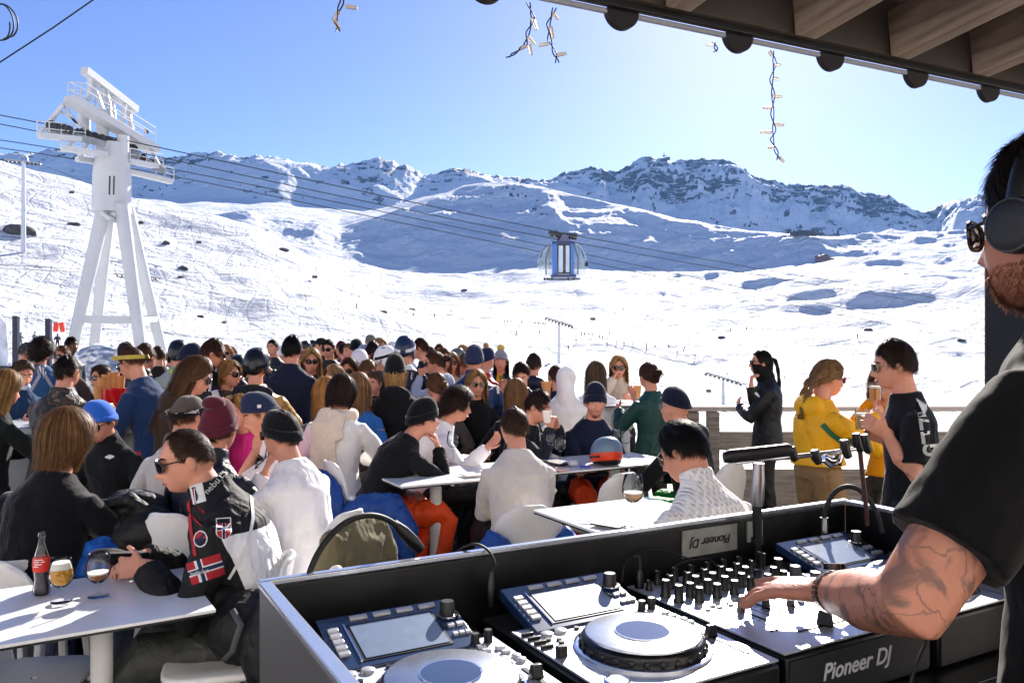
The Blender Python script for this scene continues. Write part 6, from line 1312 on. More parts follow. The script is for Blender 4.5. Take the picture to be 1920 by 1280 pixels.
person('blonde woman with sunglasses behind the mustard vest', 430, 679, 7.0, h=-112, top=('#54423a', 'cloth'), hair=('bob', '#a07848', dict(ln=.08)), glass=SUNG, k=.93)
person('distant person holding hands to the face by the snow', 435, 650, 12.5, h=-170, top=('#1a1c24', 'cloth'), hair=SH('#3a1c1a', n=300), arms=('mouth', 'mouth'))
person('person in a small black helmet with a red mark', 446, 664, 9.2, h=20, top=('#1a1a1e', 'shell'), hat=('helmet', '#14171b'))
person('man in a mustard padded vest and shiny black helmet from behind', 481, 651, 6.5, h=3, top=('#b48f50', 'puffy'), hat=('helmet', '#0d1013', BL), arms=('table', 'table'), w=1.14, legs='#202228'); q = PEOPLE[-1]; MB().ell(q['pel'] + q['up'] * .465 - q['fw'] * .085, (.17, .06, .07), Rx(-.1), 16, 10).tube([q['pel'] + q['up'] * .42 - q['fw'] * .125 + (-.10, 0, 0), q['pel'] + q['up'] * .35 - q['fw'] * .15, q['pel'] + q['up'] * .42 - q['fw'] * .125 + (.10, 0, 0)], .05, 10, ry=.02).build('hood', cloth('#1d2026'), q['root'], remesh=.01, smo=3)
person('tall man in a plain navy jumper with black hair from behind', 548, 631, 7.1, h=-4, top=('#1a2038', 'cloth'), hair=SH('#0e0c0c', thick=.024, n=1100), arms=('cup', 'cup'), w=1.12, legs='#1a1d2c', hem=.2, collar=1)
person('far man in a dark jacket facing the camera beside the navy jumper', 511, 637, 12, h=170, top=('#1c2230', 'shell'), hair=SH('#241a16', n=300), arms=('cup', 'down'))
cp = person('person in a grey cap with a lettered black goggle strap and khaki scarf', 352, 741, 4.7, h=2, pose='sit', lean=12, yaw=-28, pitch=12, top=('#d6d0cc', 'cloth'), hat=('cap', '#5e5650', 1), hair=SH('#54382a'), arms=('table', 'table'), vox=.009)
strap = goggles_mb().xf(*cp['T']).build('goggle_strap', cloth('#141416'), cp['root'], smooth=60); decal_text(cp, strap, 'sin', PW, 351, 771, 4.5, k=1.1); MB().tube([cp['nb'] + (0, -.02, 0), cp['nb'] + (0, -.01, .075)], [.095, .085], 16).build('scarf', cloth('#6a5f4a', 'knit'), cp['root'], remesh=.012, smo=4, disp=(.06, .02))
person('person in a maroon beanie and dark navy jacket from behind', 411, 752, 4.2, h=-12, pose='sit', lean=10, top=('#141a2a', 'shell'), hat=('beanie', '#5a2030', dict(slouch=1, zt=.17)), hair=SH('#2a1a14'), arms=('table', 'table'), collar=2, w=1.05)
person('person in a bright pink jacket half hidden behind the navy headband hat', 452, 745, 5.5, h=150, pose='sit', lean=8, top=('#d82c86', 'shell'), hair=('bob', '#a8804c', dict(ln=.1)), arms=('table', 'table'), k=.93)
person('person in a navy beanie and white tee with black stripes looking left', 490, 732, 4.9, h=112, pose='sit', lean=8, pitch=20, top=('#f2ecea', 'tee'), short=True, hat=('beanie', '#26324e', dict(cuff=.02)), hair=SH('#a07c50'), arms=('chin', 'table'), vox=.008); q = PEOPLE[-1]; decal_strip(q, q['top'], 'stripe', [(476, 800), (475, 840), (474, 872)], 4.7, .022, PK); decal_strip(q, q['top'], 'stripe', [(483, 800), (482, 840), (481, 872)], 4.7, .010, PK); decal(q, bpy.data.objects[[c.name for c in kids(q['root']) if c.name.startswith('beanie')][0]], 'hat_label', 486, 762, 4.6, .022, .022, lambda u, v: 0, PMS)
wb = person('man in a white long sleeve shirt, black fisherman beanie and tortoise glasses', 528, 761, 4.2, h=62, pose='sit', lean=12, pitch=6, top=('#f4f1f2', 'cloth'), hat=('beanie', '#15161a', dict(cuff=.05, zt=.14)), hair=SH('#3a2a20', n=900), glass=dict(col='#4a2a18', frame='#5a3420', lens='#6a5048'), arms=('chin', 'table'), vox=.0065, w=1.05, legs='#15161a', face=True)
# ---- middle
sc = person('dark haired woman in a white fleece with a long cream fringed scarf down her back', 640, 707, 5.7, h=-4, pose='sit', lean=12, pitch=18, top=('#f0ece8', 'knit'), legs='#2a2424', hair=('bob', '#35241c', dict(ln=.10, n=900, thick=.018)), arms=('table', 'table'), w=1.06, hem=.05, k=.97)
def scarf():
    q = sc; b = lambda x, y, z: q['pel'] + np.array((x, 0, 0)) + q['up'] * z + q['fw'] * y; mb = MB()
    a = np.linspace(0, 2 * pi, 20)[:-1]; ring = np.array([b(.105 * math.cos(t), .075 * math.sin(t) - .01, .52 + .02 * math.sin(t)) for t in a]); mb.tube(ring, .042, 10, closed=True, ry=.05)
    mb.tube([b(-.02, -.10, .54), b(-.055, -.155, .44), b(-.05, -.165, .30), b(-.035, -.160, .12), b(-.02, -.165, -.02), b(0, -.17, -.22)], [.07, .09, .095, .10, .10, .105], 14, ry=[.03, .025, .022, .02, .02, .018], side=(1, 0, 0)); mb.tube([b(.04, -.11, .52), b(.03, -.15, .40), b(.06, -.16, .33)], [.05, .06, .04], 12, ry=.025)
    s = mb.build('scarf', cloth('#e2d0bc', 'knit'), q['root'], remesh=.010, smo=3, disp=(.07, .02)); n = 60; x0 = np.linspace(-.10, .10, n); st = np.array([b(x, -.17 + .008 * random.random(), -.20) for x in x0]); k = np.linspace(0, 1, 4)[None, :, None]
    f = MB(); f.add(*strip(st[:, None] + k * (np.array((0, -.01, -.10)) + RNG.randn(n, 1, 3) * .012), .007)); f.build('fringe', hairm('#e2d0bc'), s, smooth=180)
scarf()
person('tall person in a black hoodie and black beanie with blond hair from behind', 741, 665, 6.9, h=6, top=(BL, 'cloth'), hat=('beanie', '#131315', dict(cuff=.02, zt=.17)), hair=('bob', '#b8935e', dict(ln=.11, n=500, thick=.012)), arms=('phone', 'phone'), w=1.10, hem=.28, hood='down')
bm = person('man in a black beanie and black sweater with orange trousers leaning on his hand', 793, 743, 5.45, h=-58, pose='sit', lean=30, yaw=-8, pitch=2, top=('#131417', 'cloth'), legs='#f0501c', hat=('beanie', '#101013', dict(cuff=.05)), hair=SH('#2a1c14'), arms=('lap', 'chin'), vox=.0075, w=1.08, face=True)
cv = person('curly haired man in a white sweatshirt reaching across the table', 856, 731, 6.1, h=-75, pose='sit', lean=22, pitch=12, top=('#f2efef', 'cloth'), hair=('curly', '#3a271c', dict(ln=.055, n=1500, thick=.032)), arms=('table', dict(w=P(915, 838, 5.7), pole=(0, -.3, -1), world=True)), vox=.009, face=True); decal(cv, cv['top'], 'small_logo', 863, 812, 5.8, .025, .03, lambda u, v: 3 if u * v < .1 else None, PMS)
gs = person('man in a plain grey beige sweater seen from behind on a white chair', 964, 767, 4.95, h=10, pose='sit', lean=13, yaw=14, pitch=10, top=('#d6cdc5', 'cloth'), hair=SH('#4a3626', thick=.02, n=1400), arms=('fold', 'fold'), vox=.008, w=1.10, legs='#1a1b1f')
person('dark haired man in a dark jacket drinking from a cup held in both hands', 1008, 735, 6.3, h=-118, pose='sit', lean=16, pitch=16, top=('#22242a', 'cloth'), hair=SH('#33231a', thick=.028, n=1200), arms=('mouth', 'mouth'), vox=.0085, face=True); o = MB().lathe([(.026, 0), (.036, .09), (.034, .09), (.025, .004)], n=18, caps=False).build('paper_cup', M('paper_white', '#e8e0d8', rough=.8)); o.location = P(1026, 792, 6.05); tag(o, 'white cup at the mouth of the dark haired man', 'cup')
person('woman with round sunglasses and long blonde hair in a black top facing the camera', 893, 697, 7.3, h=-165, pose='sit', top=(BL, 'cloth'), hair=('long', '#a88458', dict(ln=.20, n=900)), glass=dict(col='#14120e', frame='#8a7a50', shape='round', lens='#0c0c0a'), arms=('lap', 'lap'), k=.96, vox=.009)
person('woman with half tied light brown hair from behind in a black jacket', 967, 714, 6.9, h=14, pose='sit', top=('#1a1a1e', 'cloth'), hair=('long', '#8a6644', dict(ln=.22, n=1000)), arms=('table', 'table'), k=.96)
person('woman with a ponytail seen from behind left of the round sunglasses', 818, 700, 7.0, h=38, pose='sit', top=('#4a4440', 'cloth'), hair=('tied', '#6e4e34', dict(ln=.12, n=900)), k=.96)
person('woman in a pale blue hoodie and sunglasses touching her nose in profile', 815, 659, 8.0, h=98, pitch=10, top=('#a8b4c8', 'cloth'), hair=('tied', '#54382a', dict(ln=.06)), glass=SUNG, arms=('mouth', 'down'), hood='down', k=.97)
person('woman with loose hair half turned beside the pale blue hoodie', 832, 656, 9.0, h=-150, top=('#c8b098', 'cloth'), hair=('long', '#6a4630', dict(ln=.2)), k=.94)
person('blonde woman with sunglasses second from the blue jacket', 846, 663, 9.3, h=-170, top=('#b8a48c', 'cloth'), hair=('long', '#a07a50', dict(ln=.18)), glass=SUNG, k=.93)
bj = person('man in a blue ski jacket with white piping and navy knitted hat from behind', 889, 645, 7.6, h=-3, top=('#1b3260', 'shell'), hat=('beanie', '#27304e', dict(cuff=.05)), w=1.16, collar=2, arms=('cup', 'cup')); decal_strip(bj, bj['top'], 'piping', [(857, 690), (860, 684), (868, 678)], 7.2, .022, PW); decal_strip(bj, bj['top'], 'piping', [(912, 676), (924, 690), (931, 712), (935, 740)], 7.2, .022, PW)
person('person in a navy pompom hat and red jacket behind the blue ski jacket', 912, 650, 9.0, h=-40, top=('#b02a30', 'shell'), hat=('beanie', '#1a2344', dict(cuff=.03))); q = PEOPLE[-1]; MB().ell((.02, -.03, .17), (.035, .035, .032), None, 14, 10).xf(*q['T']).build('pompom', M('pom_brown', '#b08868', rough=1, bump=.01, bscale=200), q['root'])
person('woman in a grey beanie with a yellow pompom and a navy and yellow jacket', 939, 655, 9.6, h=172, top=('#1d2436', 'shell'), hat=('beanie', '#8a8c98', dict(cuff=.03)), hair=('long', '#2a1a18', dict(ln=.2)), arms=('cup', 'down'), k=.98); q = PEOPLE[-1]; MB().ell((0, 0, .175), (.05, .05, .042), None, 14, 10).xf(*q['T']).build('pompom', M('pom_yellow', '#d8c060', rough=1, bump=.01, bscale=200), q['root']); decal_strip(q, q['top'], 'yellow_panel', [(938, 692), (937, 705), (934, 718)], 9.3, .06, M('yellow_cloth', '#d8a830', rough=.7))
person('man with dark hair bowing his head with one hand raised', 977, 682, 7.9, h=176, lean=8, pitch=30, top=('#1c1e26', 'shell'), hair=SH('#2c1e18', thick=.028), arms=('cup', dict(l=(.16, .32, .50), fd=(0, .1, 1), pn=(0, 1, 0), curl=.9)))
person('person in a navy hooded jacket with brown hair from behind', 1001, 664, 8.8, h=-8, pitch=6, top=('#171d33', 'puffy'), hair=SH('#3a2a28', thick=.024), hood='down', w=1.1)
person('guest in a white hoodie with the hood up seen from behind', 1061, 683, 7.5, h=-6, top=('#f0eef0', 'knit'), hat=('hood', '#fff'), hood='up', arms=('table', 'table'), hem=.2, legs='#26282e', k=.98, w=1.14)
person('brown haired person half hidden behind the white hood', 1042, 686, 8.4, h=30, top=('#1a2038', 'cloth'), hair=SH('#54301e'))
person('woman with straight brown shoulder length hair in a white jumper from behind', 1117, 681, 8.1, h=-12, top=('#eceef2', 'knit'), hair=('long', '#5e4a36', dict(ln=.16, n=1100)), arms=('cup', 'table'), k=.96)
person('blonde woman with big sunglasses in a cream knit jumper facing the camera', 1160, 670, 8.9, h=174, top=('#cbbfae', 'knit'), hair=('long', '#c09a64', dict(ln=.24, n=900)), glass=dict(col='#14100e', shape='round', lens='#0c0908'), arms=('cup', 'mouth'), k=.97, turtle=True)
person('woman with a low hair bun in a dark green jacket from behind', 1216, 681, 7.4, h=32, top=('#17403c', 'shell'), legs='#2a2626', hair=('tied', '#4a2e22', dict(ln=.02)), arms=('cup', dict(l=(.08, .34, .42), fd=(0, .5, 1), pn=(-1, 0, 0), curl=.3)), w=1.0, hem=.12, k=.97)
nb = person('man in a dark navy beanie and navy sweater with orange trousers facing the camera', 1116, 717, 6.3, h=-168, pose='sit', lean=10, yaw=-12, pitch=4, top=('#141d33', 'cloth'), legs='#ec4c1a', hat=('beanie', '#141a2e', dict(cuff=.055, zt=.165)), hair=SH('#5a3c26'), arms=('fold', 'fold'), vox=.0075, w=1.10, face=True); beard(nb, '#6a4630', 500, .006)
person('man in a plain navy beanie, round glasses and black hoodie from behind', 1266, 723, 5.5, h=42, pose='sit', lean=12, top=(BL, 'cloth'), legs='#18a038', hat=('beanie', '#161c30', dict(cuff=.01, zt=.15)), glass=dict(shape='wire', frame='#8a8478', col='#888'), arms=('table', 'table'), vox=.008, w=1.05, hood='down', face=False)
cs = person('dark haired man with glasses in a cream cable knit sweater looking down', 1284, 797, 3.3, h=30, pose='sit', lean=18, yaw=22, pitch=26, top=('#f3efec', 'cable'), hair=('short', '#15110f', dict(thick=.026, n=2200)), glass=dict(shape='wire', frame='#6a5a3c', col='#6a5a3c'), arms=('table', 'table'), vox=.0065, w=1.12, turtle=True, legs='#1c1d22')
# ---- right
rb = person('woman in a black jacket and neck gaiter with a long braid standing at the railing', 1428, 657, 7.4, h=84, pitch=-2, top=('#121318', 'shell'), legs='#0f1013', hair=('back', '#1c1312', dict(n=700, thick=.012)), glass=SUNG, arms=(dict(l=(.12, .23, .24), fd=(1, .15, .3), pn=(0, -1, 0), pole=(-1, 0, -.6)), dict(w=P(1408, 722, 7.3), pole=(0, -.2, -1), world=True, fd=(.1, 0, 1), pn=(1, 0, 0), curl=1.2)), hem=.22, w=1.02, k=.96, vox=.009)
MB().tube([rb['nb'] - rb['fw'] * .0, rb['nb'] + (0, .03, .07), rb['nb'] + (0, .045, .13), rb['nb'] + (0, .05, .165)], [.085, .08, .078, .072], 16, ry=[.085, .088, .098, .10]).build('neck_gaiter', cloth('#0e0f12'), rb['root'], remesh=.01, smo=3); braid(rb, [(0, -.09, .05), (0, -.125, .04), (-.01, -.15, -.04), (-.02, -.165, -.16), (-.02, -.175, -.28)], .022, '#1c1312'); decal(rb, rb['top'], 'sleeve_patch', 1420, 740, 7, .045, .045, lambda u, v: 0 if abs(u + v) < .3 else None, PMS)
yj = person('woman with two blond braids in a yellow jacket and tan trousers', 1552, 675, 5.3, h=-78, lean=3, pitch=10, top=('#f0b014', 'shell'), legs='#8a6c48', hair=('back', '#94714a', dict(n=1100, thick=.018)), glass=dict(col='#7a2a3c', frame='#b86a7c', lens='#4a2030'), arms=(dict(w=P(1612, 800, 5.1), pole=(-.5, -.3, -1), world=True, fd=(1, -.1, .2), pn=(0, .6, .2), curl=.9), 'cup'), hem=.0, tl=-.10, hood='down', w=1.08, k=1.0, vox=.008)
braid(yj, [(-.04, -.07, .03), (-.06, -.105, -.05), (-.08, -.115, -.16), (-.09, -.115, -.28)], .026, '#94714a'); braid(yj, [(.04, -.08, .03), (.04, -.125, -.06), (.03, -.155, -.17), (.02, -.17, -.29)], .024, '#94714a')
decal_strip(yj, yj['top'], 'green_stripe', [(1542, 795), (1560, 815), (1585, 832), (1602, 842)], 5, .035, M('green_cloth', '#2a6a48', rough=.7)); decal_strip(yj, yj['top'], 'green_stripe', [(1578, 742), (1584, 760), (1588, 772)], 5, .02, M('green_cloth'))
bt = person('young man in a black printed tee with white rimmed sunglasses seen from the side', 1678, 643, 4.15, h=74, lean=2, pitch=8, top=('#14161b', 'tee'), short=True, legs='#15161a', hair=('short', '#3c2a1e', dict(thick=.03, n=1900)), glass=dict(col='#b8a894', frame='#a89878', lens='#1a1410'), arms=(dict(w=P(1662, 812, 4.0), pole=(.5, -.5, -1), world=True, fd=(-.5, -.1, .3), pn=(.1, .6, 0), curl=.9), dict(w=P(1655, 822, 4.3), pole=(.5, .4, -1), world=True, fd=(-.6, .1, .3), pn=(0, -.6, 0), curl=.9)), hem=.20, vox=.0065, face=True)
decal_text(bt, bt['top'], 'back', PW, 1742, 800, 3.9, rot=-pi / 2 + .12, k=.85)
person('smiling woman in a yellow sleeve drinking behind the young man in the tee', 1656, 689, 5.5, h=120, yaw=35, top=('#c89214', 'cloth'), hair=('long', '#6a4a34', dict(ln=.1)), glass=SUNG, arms=('down', 'mouth'), k=.96, w=.72, vox=.008, hem=.0, legs='#2a2a2e')
held_glass(P(1641, 752, 4.85), 'glass of amber beer lifted to the smiling woman behind the tee', '#e08a30', 1.05); held_glass(P(1617, 806, 4.95), 'nearly empty tumbler held low between the yellow jacket and the tee', '#d8b070', 1.2)
# ---- further heads in the crowd
GX = [
 ('blonde woman with dark glasses behind the shoulder of the tall navy jumper', 583, 656, 8.2, -160, ('#3a3a40', 'shell'), ('long', '#b08a58', dict(ln=.2)), None, SUNG),
 ('far person in a dark helmet, left of the helmet pair', 573, 638, 14, 175, ('#1b1e26', 'shell'), SH('#222'[0:1] + '222222', n=200), ('helmet', '#181c24'), None),
 ('far person in a dark helmet, right of the helmet pair', 587, 637, 14.5, 20, ('#22262e', 'shell'), None, ('helmet', '#1a2028'), None),
 ('far person in a black cap shading the eyes with a hand', 603, 633, 12, 100, ('#2a1c1c', 'shell'), SH('#1a1412', n=250), ('cap', '#141414'), None),
 ('man in sunglasses and black coat standing among the far guests', 616, 637, 10, 172, ('#15161a', 'shell'), SH('#3a281e', n=400), None, SUNG),
 ('small dark haired guest left of the black beanie in the far row', 645, 645, 11.5, 30, ('#c8ccd6', 'cloth'), SH('#1e1614', n=300), None, None),
 ('fair haired guest in a white and blue top in the far row', 655, 644, 11, 150, ('#46589c', 'cloth'), SH('#8a6848', n=300), None, None),
 ('guest in a round navy beanie in the far row', 668, 634, 10.3, 5, ('#26305c', 'shell'), None, ('beanie', '#10131c', dict(cuff=.02)), None),
 ('guest in a pale grey blue cap in the far row', 684, 645, 10.1, 60, ('#6a7288', 'cloth'), None, ('cap', '#9098b0'), None),
 ('guest in a shiny white helmet with a brown strap', 674, 654, 9.0, 10, ('#3a3430', 'shell'), None, ('helmet', '#e8e4ea', '#3a2c28'), None),
 ('man in a grey flat cap rising highest of the far row', 695, 627, 12.2, 160, ('#2a2624', 'cloth'), SH('#5a544e', n=250), ('cap', '#6a6866'), None),
 ('guest in a dark green coat with dark brown hair in the far row', 699, 640, 10, -10, ('#18221f', 'shell'), SH('#2c1c18', n=400), None, None),
 ('guest in a white helmet with chequered goggle strap turned right', 722, 647, 9.0, -60, ('#4a4e54', 'shell'), None, ('helmet', '#eceef2', '#24262a'), None),
 ('man in a navy helmet with white goggles band and navy jacket from behind', 759, 628, 8.0, 0, ('#161e32', 'shell'), None, ('helmet', '#1a2848', '#d8dce6'), None),
 ('brown haired man in sunglasses and a dark jacket in profile', 789, 635, 9.0, 80, ('#181a22', 'shell'), SH('#4a2c20', n=500), None, SUNG),
 ('person with wavy brown hair and sunglasses facing the camera', 655, 674, 8.6, 170, ('#6a4a3a', 'cloth'), ('bob', '#54341f', dict(ln=.05)), None, SUNG),
 ('fair haired woman with sunglasses turned left', 627, 687, 8.1, 130, ('#a09488', 'cloth'), ('bob', '#a8845c', dict(ln=.08)), None, SUNG),
 ('guest with a light brown crop bowing down', 688, 676, 8.5, -30, ('#2a2420', 'cloth'), SH('#8a6444', n=500), None, None),
 ('pale faced guest with a hand at the mouth', 699, 697, 7.6, 170, ('#1e1e22', 'cloth'), SH('#7a5c46', n=600), None, None),
 ('woman with long light brown hair in a blue top from behind', 672, 703, 6.7, 0, ('#2a62a8', 'cloth'), ('long', '#8a6846', dict(ln=.22, n=1000)), None, None),
 ('woman with golden blonde hair just behind the white fleece', 611, 711, 6.4, 20, ('#5a4a44', 'cloth'), ('long', '#b8884c', dict(ln=.16, n=700)), None, None),
 ('guest in a white jacket behind the blue ski jacket', 872, 662, 9.5, 20, ('#d8dae0', 'shell'), SH('#8a7058', n=400), None, None),
 ('guest in a dark fur lined coat left of the snow mound heads', 296, 650, 10.5, 40, ('#26221f', 'cloth'), SH('#4a3024', n=400), None, None),
 ('fair guest peering out behind the black helmet', 468, 668, 9.8, 160, ('#4a4038', 'cloth'), ('bob', '#a8885c', dict(ln=.06)), None, None),
 ('dark coated guest in the gap right of the grey flat cap', 735, 650, 10.8, 160, ('#20222a', 'shell'), SH('#33251c', n=300), None, None),
 ('guest with auburn hair low behind the white helmets', 707, 664, 9.6, 170, ('#5a3a32', 'cloth'), ('bob', '#6a3c26', dict(ln=.06)), None, SUNG),
]
_c = [('dark red', '#6a2028'), ('light grey', '#a4a8ae'), ('petrol blue', '#1c4a5c'), ('black', '#131316'), ('beige', '#b09c80'), ('navy', '#182038'), ('forest green', '#1e3a2a'), ('white', '#dcdce0')]
_h = [('brown hair', SH('#4a3020', n=350), None), ('a black beanie', None, ('beanie', '#121214', dict(cuff=.03))), ('a white helmet', None, ('helmet', '#d8d8dc')), ('blonde hair', ('bob', '#a8845a', dict(ln=.08)), None), ('a grey helmet', None, ('helmet', '#5a5e66')), ('auburn hair', SH('#6a3a26', n=350), None)]
for i, (x, y) in enumerate(((300, 655), (322, 657), (412, 660), (424, 648), (530, 648), (562, 652), (596, 647), (632, 655), (640, 640), (676, 664), (712, 636), (738, 640), (746, 660), (772, 645), (806, 650), (824, 645), (858, 652), (868, 648))):
    a, b = _c[(i * 3) % 8], _h[(i * 5 + i // 6) % 6]; GX.append(('far guest in a %s jacket with %s, %s' % (a[0], b[0], ('left of the navy jumper', 'right of the navy jumper', 'beyond the black hoodie')[min(2, i // 6)]), x, y, 11.5 + (i * 7 % 5) * .6, (170, -20, 60, 185, -120, 100)[i % 6], (a[1], 'shell'), b[1], b[2], SUNG if i % 2 else None))
for lb, x, y, d, hh, tp, hr, ht, gl in GX:
    person(lb, x, y, d, h=hh, top=tp, hair=hr, hat=ht, glass=gl, arms=random.choice((('cup', 'down'), ('phone', 'phone'), ('down', 'down'), ('cup', 'cup'))) if 'mouth' not in lb and 'shading' not in lb else ('mouth', 'down'), pitch=28 if 'bowing' in lb else random.uniform(0, 8), w=random.uniform(.96, 1.08), k=random.uniform(.95, 1.0))
for q in PEOPLE:
    if 'white goggles band' in q['root']['label']: decal_strip(q, q['top'], 'white_band', [(745, 688), (760, 689), (790, 690)], 7.6, .045, PW); MB().ell((-.10, .03, -.06), (.03, .03, .04), None, 10, 8).xf(*q['T']).build('chin_guard', M('orange_guard', '#e8401c', rough=.5), q['root'])
# ================================================================ chairs under guests, coats, bags, glasses and small things on the tables
def chair_for(words_, label, back=.0, **k):
    q = next(p for p in PEOPLE if words_ in p['root']['label']); p = q['base'] + q['R0'] @ np.array((0, -.02 - back, 0)); return place_chair(p[0], p[1], R_(q['h']), label, s=float(np.clip((q['pelz'] - .085) / .46, .85, 1.25)), **k)
chair_for('long haired person in a black sweater', 'white chair back under the long haired person in the black sweater')
chair_for('grey beige sweater', 'white chair under the man in the grey beige sweater')
chair_for('orange trousers leaning', 'white chair under the man in orange trousers leaning on his hand')
chair_for('white long sleeve shirt', 'white chair under the man in the white long sleeve shirt, covered by an olive jacket')
chair_for('navy sweater with orange trousers', 'white chair under the navy sweater man behind the ski helmet')
chair_for('round glasses and black hoodie', 'white chair under the guest in green trousers and black hoodie')
chair_for('cable knit sweater', 'white chair under the man in the cable knit sweater')
chair_for('bright blue beanie', 'white chair under the man in the bright blue beanie')
chair_for('maroon beanie', 'white chair under the guest in the maroon beanie')
chair_for('ski jacket with flag', 'white chair under the man in the flag badged ski jacket')
p = G(1135, 1000, .46); place_chair(p[0], p[1] + .25, AU + .05, 'empty white chair with its back to the booth beside the near wine glass')
p = G(412, 1236, .46); place_chair(p[0], p[1] + .02, 1.85, 'white chair beside the ski jacket man with a black backpack on it')
p = G(58, 1262, .40); place_chair(p[0], p[1], -1.45, 'white chair pushed under the near edge of the left foreground table', s=.84)
p = P(12, 1080, 3.62); place_chair(p[0] - .04, p[1] + .25, .25, 'white chair at the far left edge, only a rounded back corner showing', s=.87)
p = G(282, 1276, .78); place_chair(p[0], p[1] + .1, .35, 'white chair below the frame edge of which only the back rim peeks in', s=.88)
# ---- coats and bags
def soft(name, label, cat, shapes, m, vox=.012, disp=(.09, .035), loc=None, grp=None):
    mb = MB()
    for s in shapes:
        if s[0] == 'e': mb.ell(s[1], s[2], s[3] if len(s) > 3 else None, 16, 10)
        else: mb.tube(s[1], s[2], 14, ry=s[3] if len(s) > 3 else None, side=s[4] if len(s) > 4 else None)
    o = mb.build(name, m, remesh=vox, smo=3, disp=disp); return tag(o, label, cat, grp)
def draped(words_, label, col, kind='shell', w=.25, lo=.36, skew=0., puff=1.):
    q = next(p for p in PEOPLE if words_ in p['root']['label']); R0, b = q['R0'], q['base']; zt = q['pelz'] + .26; f = lambda x, y, z: R0 @ np.array((x, y, z)) + b; sx = R0 @ np.array((1., 0, 0))
    sh = [('t', [f(skew, -.24, zt - .06), f(skew, -.30, zt + .01), f(skew, -.345, zt - .08), f(skew * 1.2, -.355, zt - lo * .6), f(skew * 1.3, -.34, zt - lo)], np.array((.8, .95, 1., 1.05, 1.0)) * w, np.array((.025, .035, .035, .04, .035)) * puff, sx),
          ('t', [f(w * .8 + skew, -.30, zt - .02), f(w * 1.05 + skew, -.32, zt - .16), f(w * 1.0 + skew, -.30, zt - .40)], [.05, .07, .055]), ('t', [f(-w * .8 + skew, -.30, zt - .02), f(-w * 1.05 + skew, -.32, zt - .18), f(-w * .95 + skew, -.28, zt - .44)], [.05, .07, .05])]
    return soft('coat', label, 'coat', sh, cloth(col, kind), .014)
draped('white long sleeve shirt', 'olive green coat hung over the chair behind the white long sleeve shirt', '#6b634a', 'cloth', .21, .55)
draped('orange trousers leaning', 'royal blue ski coat hung over the chair behind the black beanie man', '#1f4a96', 'shell', .20, .55, -.02, 1.5)
q = gs; f = lambda x, y, z: q['world']((x, y, q['pelz'] + z)); soft('coat', 'blue ski coat with a navy lining stuffed behind the grey beige sweater', 'coat', [('t', [f(-.10, -.22, .02), f(-.20, -.30, .10), f(-.27, -.28, -.05), f(-.28, -.24, -.26)], [.06, .085, .10, .08]), ('t', [f(.10, -.20, -.02), f(.22, -.24, .10), f(.31, -.22, -.02), f(.30, -.2, -.2)], [.05, .07, .085, .07]), ('t', [f(-.22, -.2, -.05), f(0, -.16, -.06), f(.22, -.18, -.05)], [.06, .05, .06])], cloth('#1e4fa0', 'shell'), .012)
p = P(712, 985, 4.95); soft('coat', 'second royal blue ski coat hanging in folds left of the orange trousers', 'coat', [('t', [p + (0, 0, .20), p + (0, -.02, .14), p + (0, -.03, 0), p + (.02, -.02, -.18), p + (.03, 0, -.34)], [.12, .17, .19, .20, .21], [.05, .08, .085, .09, .10], (1, 0, 0)), ('t', [p + (-.14, -.03, .14), p + (-.20, -.06, 0), p + (-.19, -.06, -.2)], [.06, .07, .06]), ('t', [p + (.13, -.05, .12), p + (.19, -.08, -.02), p + (.17, -.08, -.22)], [.05, .065, .055])], cloth('#1f4a96', 'shell'), .013, (.08, .04))
q = sc; f = q['world']; soft('coat', 'brown coat hanging beside the scarf woman down to the floor', 'coat', [('t', [f((.26, -.05, q['pelz'] + .02)), f((.32, -.10, q['pelz'] - .15)), f((.34, -.10, q['pelz'] - .38))], [.08, .14, .15])], cloth('#4e3c38', 'shell'), .014)
p = P(252, 955, 4.0); soft('bag_pile', 'heap of black bags and coats behind the ski jacket man', 'bag', [('e', p, (.17, .14, .10)), ('e', p + (.10, -.1, -.10), (.18, .14, .14)), ('e', p + (-.12, 0, -.18), (.2, .2, .22)), ('t', [p + (-.1, -.12, .05), p + (.05, -.16, .08), p + (.16, -.12, 0)], [.03, .035, .03])], M('bag_black', '#0e0e10', rough=.62, var=.2, fold=.012, fscale=12), .011, (.10, .035))
p = G(452, 1225, .48) + np.array((.06, 0, 0)); p[2] = .60; soft('backpack', 'black backpack with a grey strap slumped on the white chair beside the ski jacket man', 'backpack', [('e', p + (-.03, 0, -.01), (.17, .15, .15)), ('e', p + (.12, -.12, -.05), (.15, .12, .2)), ('e', p + (-.13, .04, .03), (.09, .11, .12))], M('bag_black'), .01, (.10, .03))
b_ = bpy.data.objects['backpack']; MB().tube([p + (-.05, -.13, .10), p + (.0, -.18, .06), p + (-.03, -.19, -.04), p + (-.07, -.16, -.08)], .012, 8, ry=.004).build('strap', M('strap_grey', '#4e4e52', rough=.7), b_)
p = P(195, 1030, 3.8); soft('blue_jacket', 'crumpled bright blue jacket on the chair below the bag pile', 'jacket', [('e', p, (.09, .10, .06)), ('e', p + (-.05, .02, -.1), (.10, .1, .12))], cloth('#2460b8', 'shell'), .010, (.06, .05))
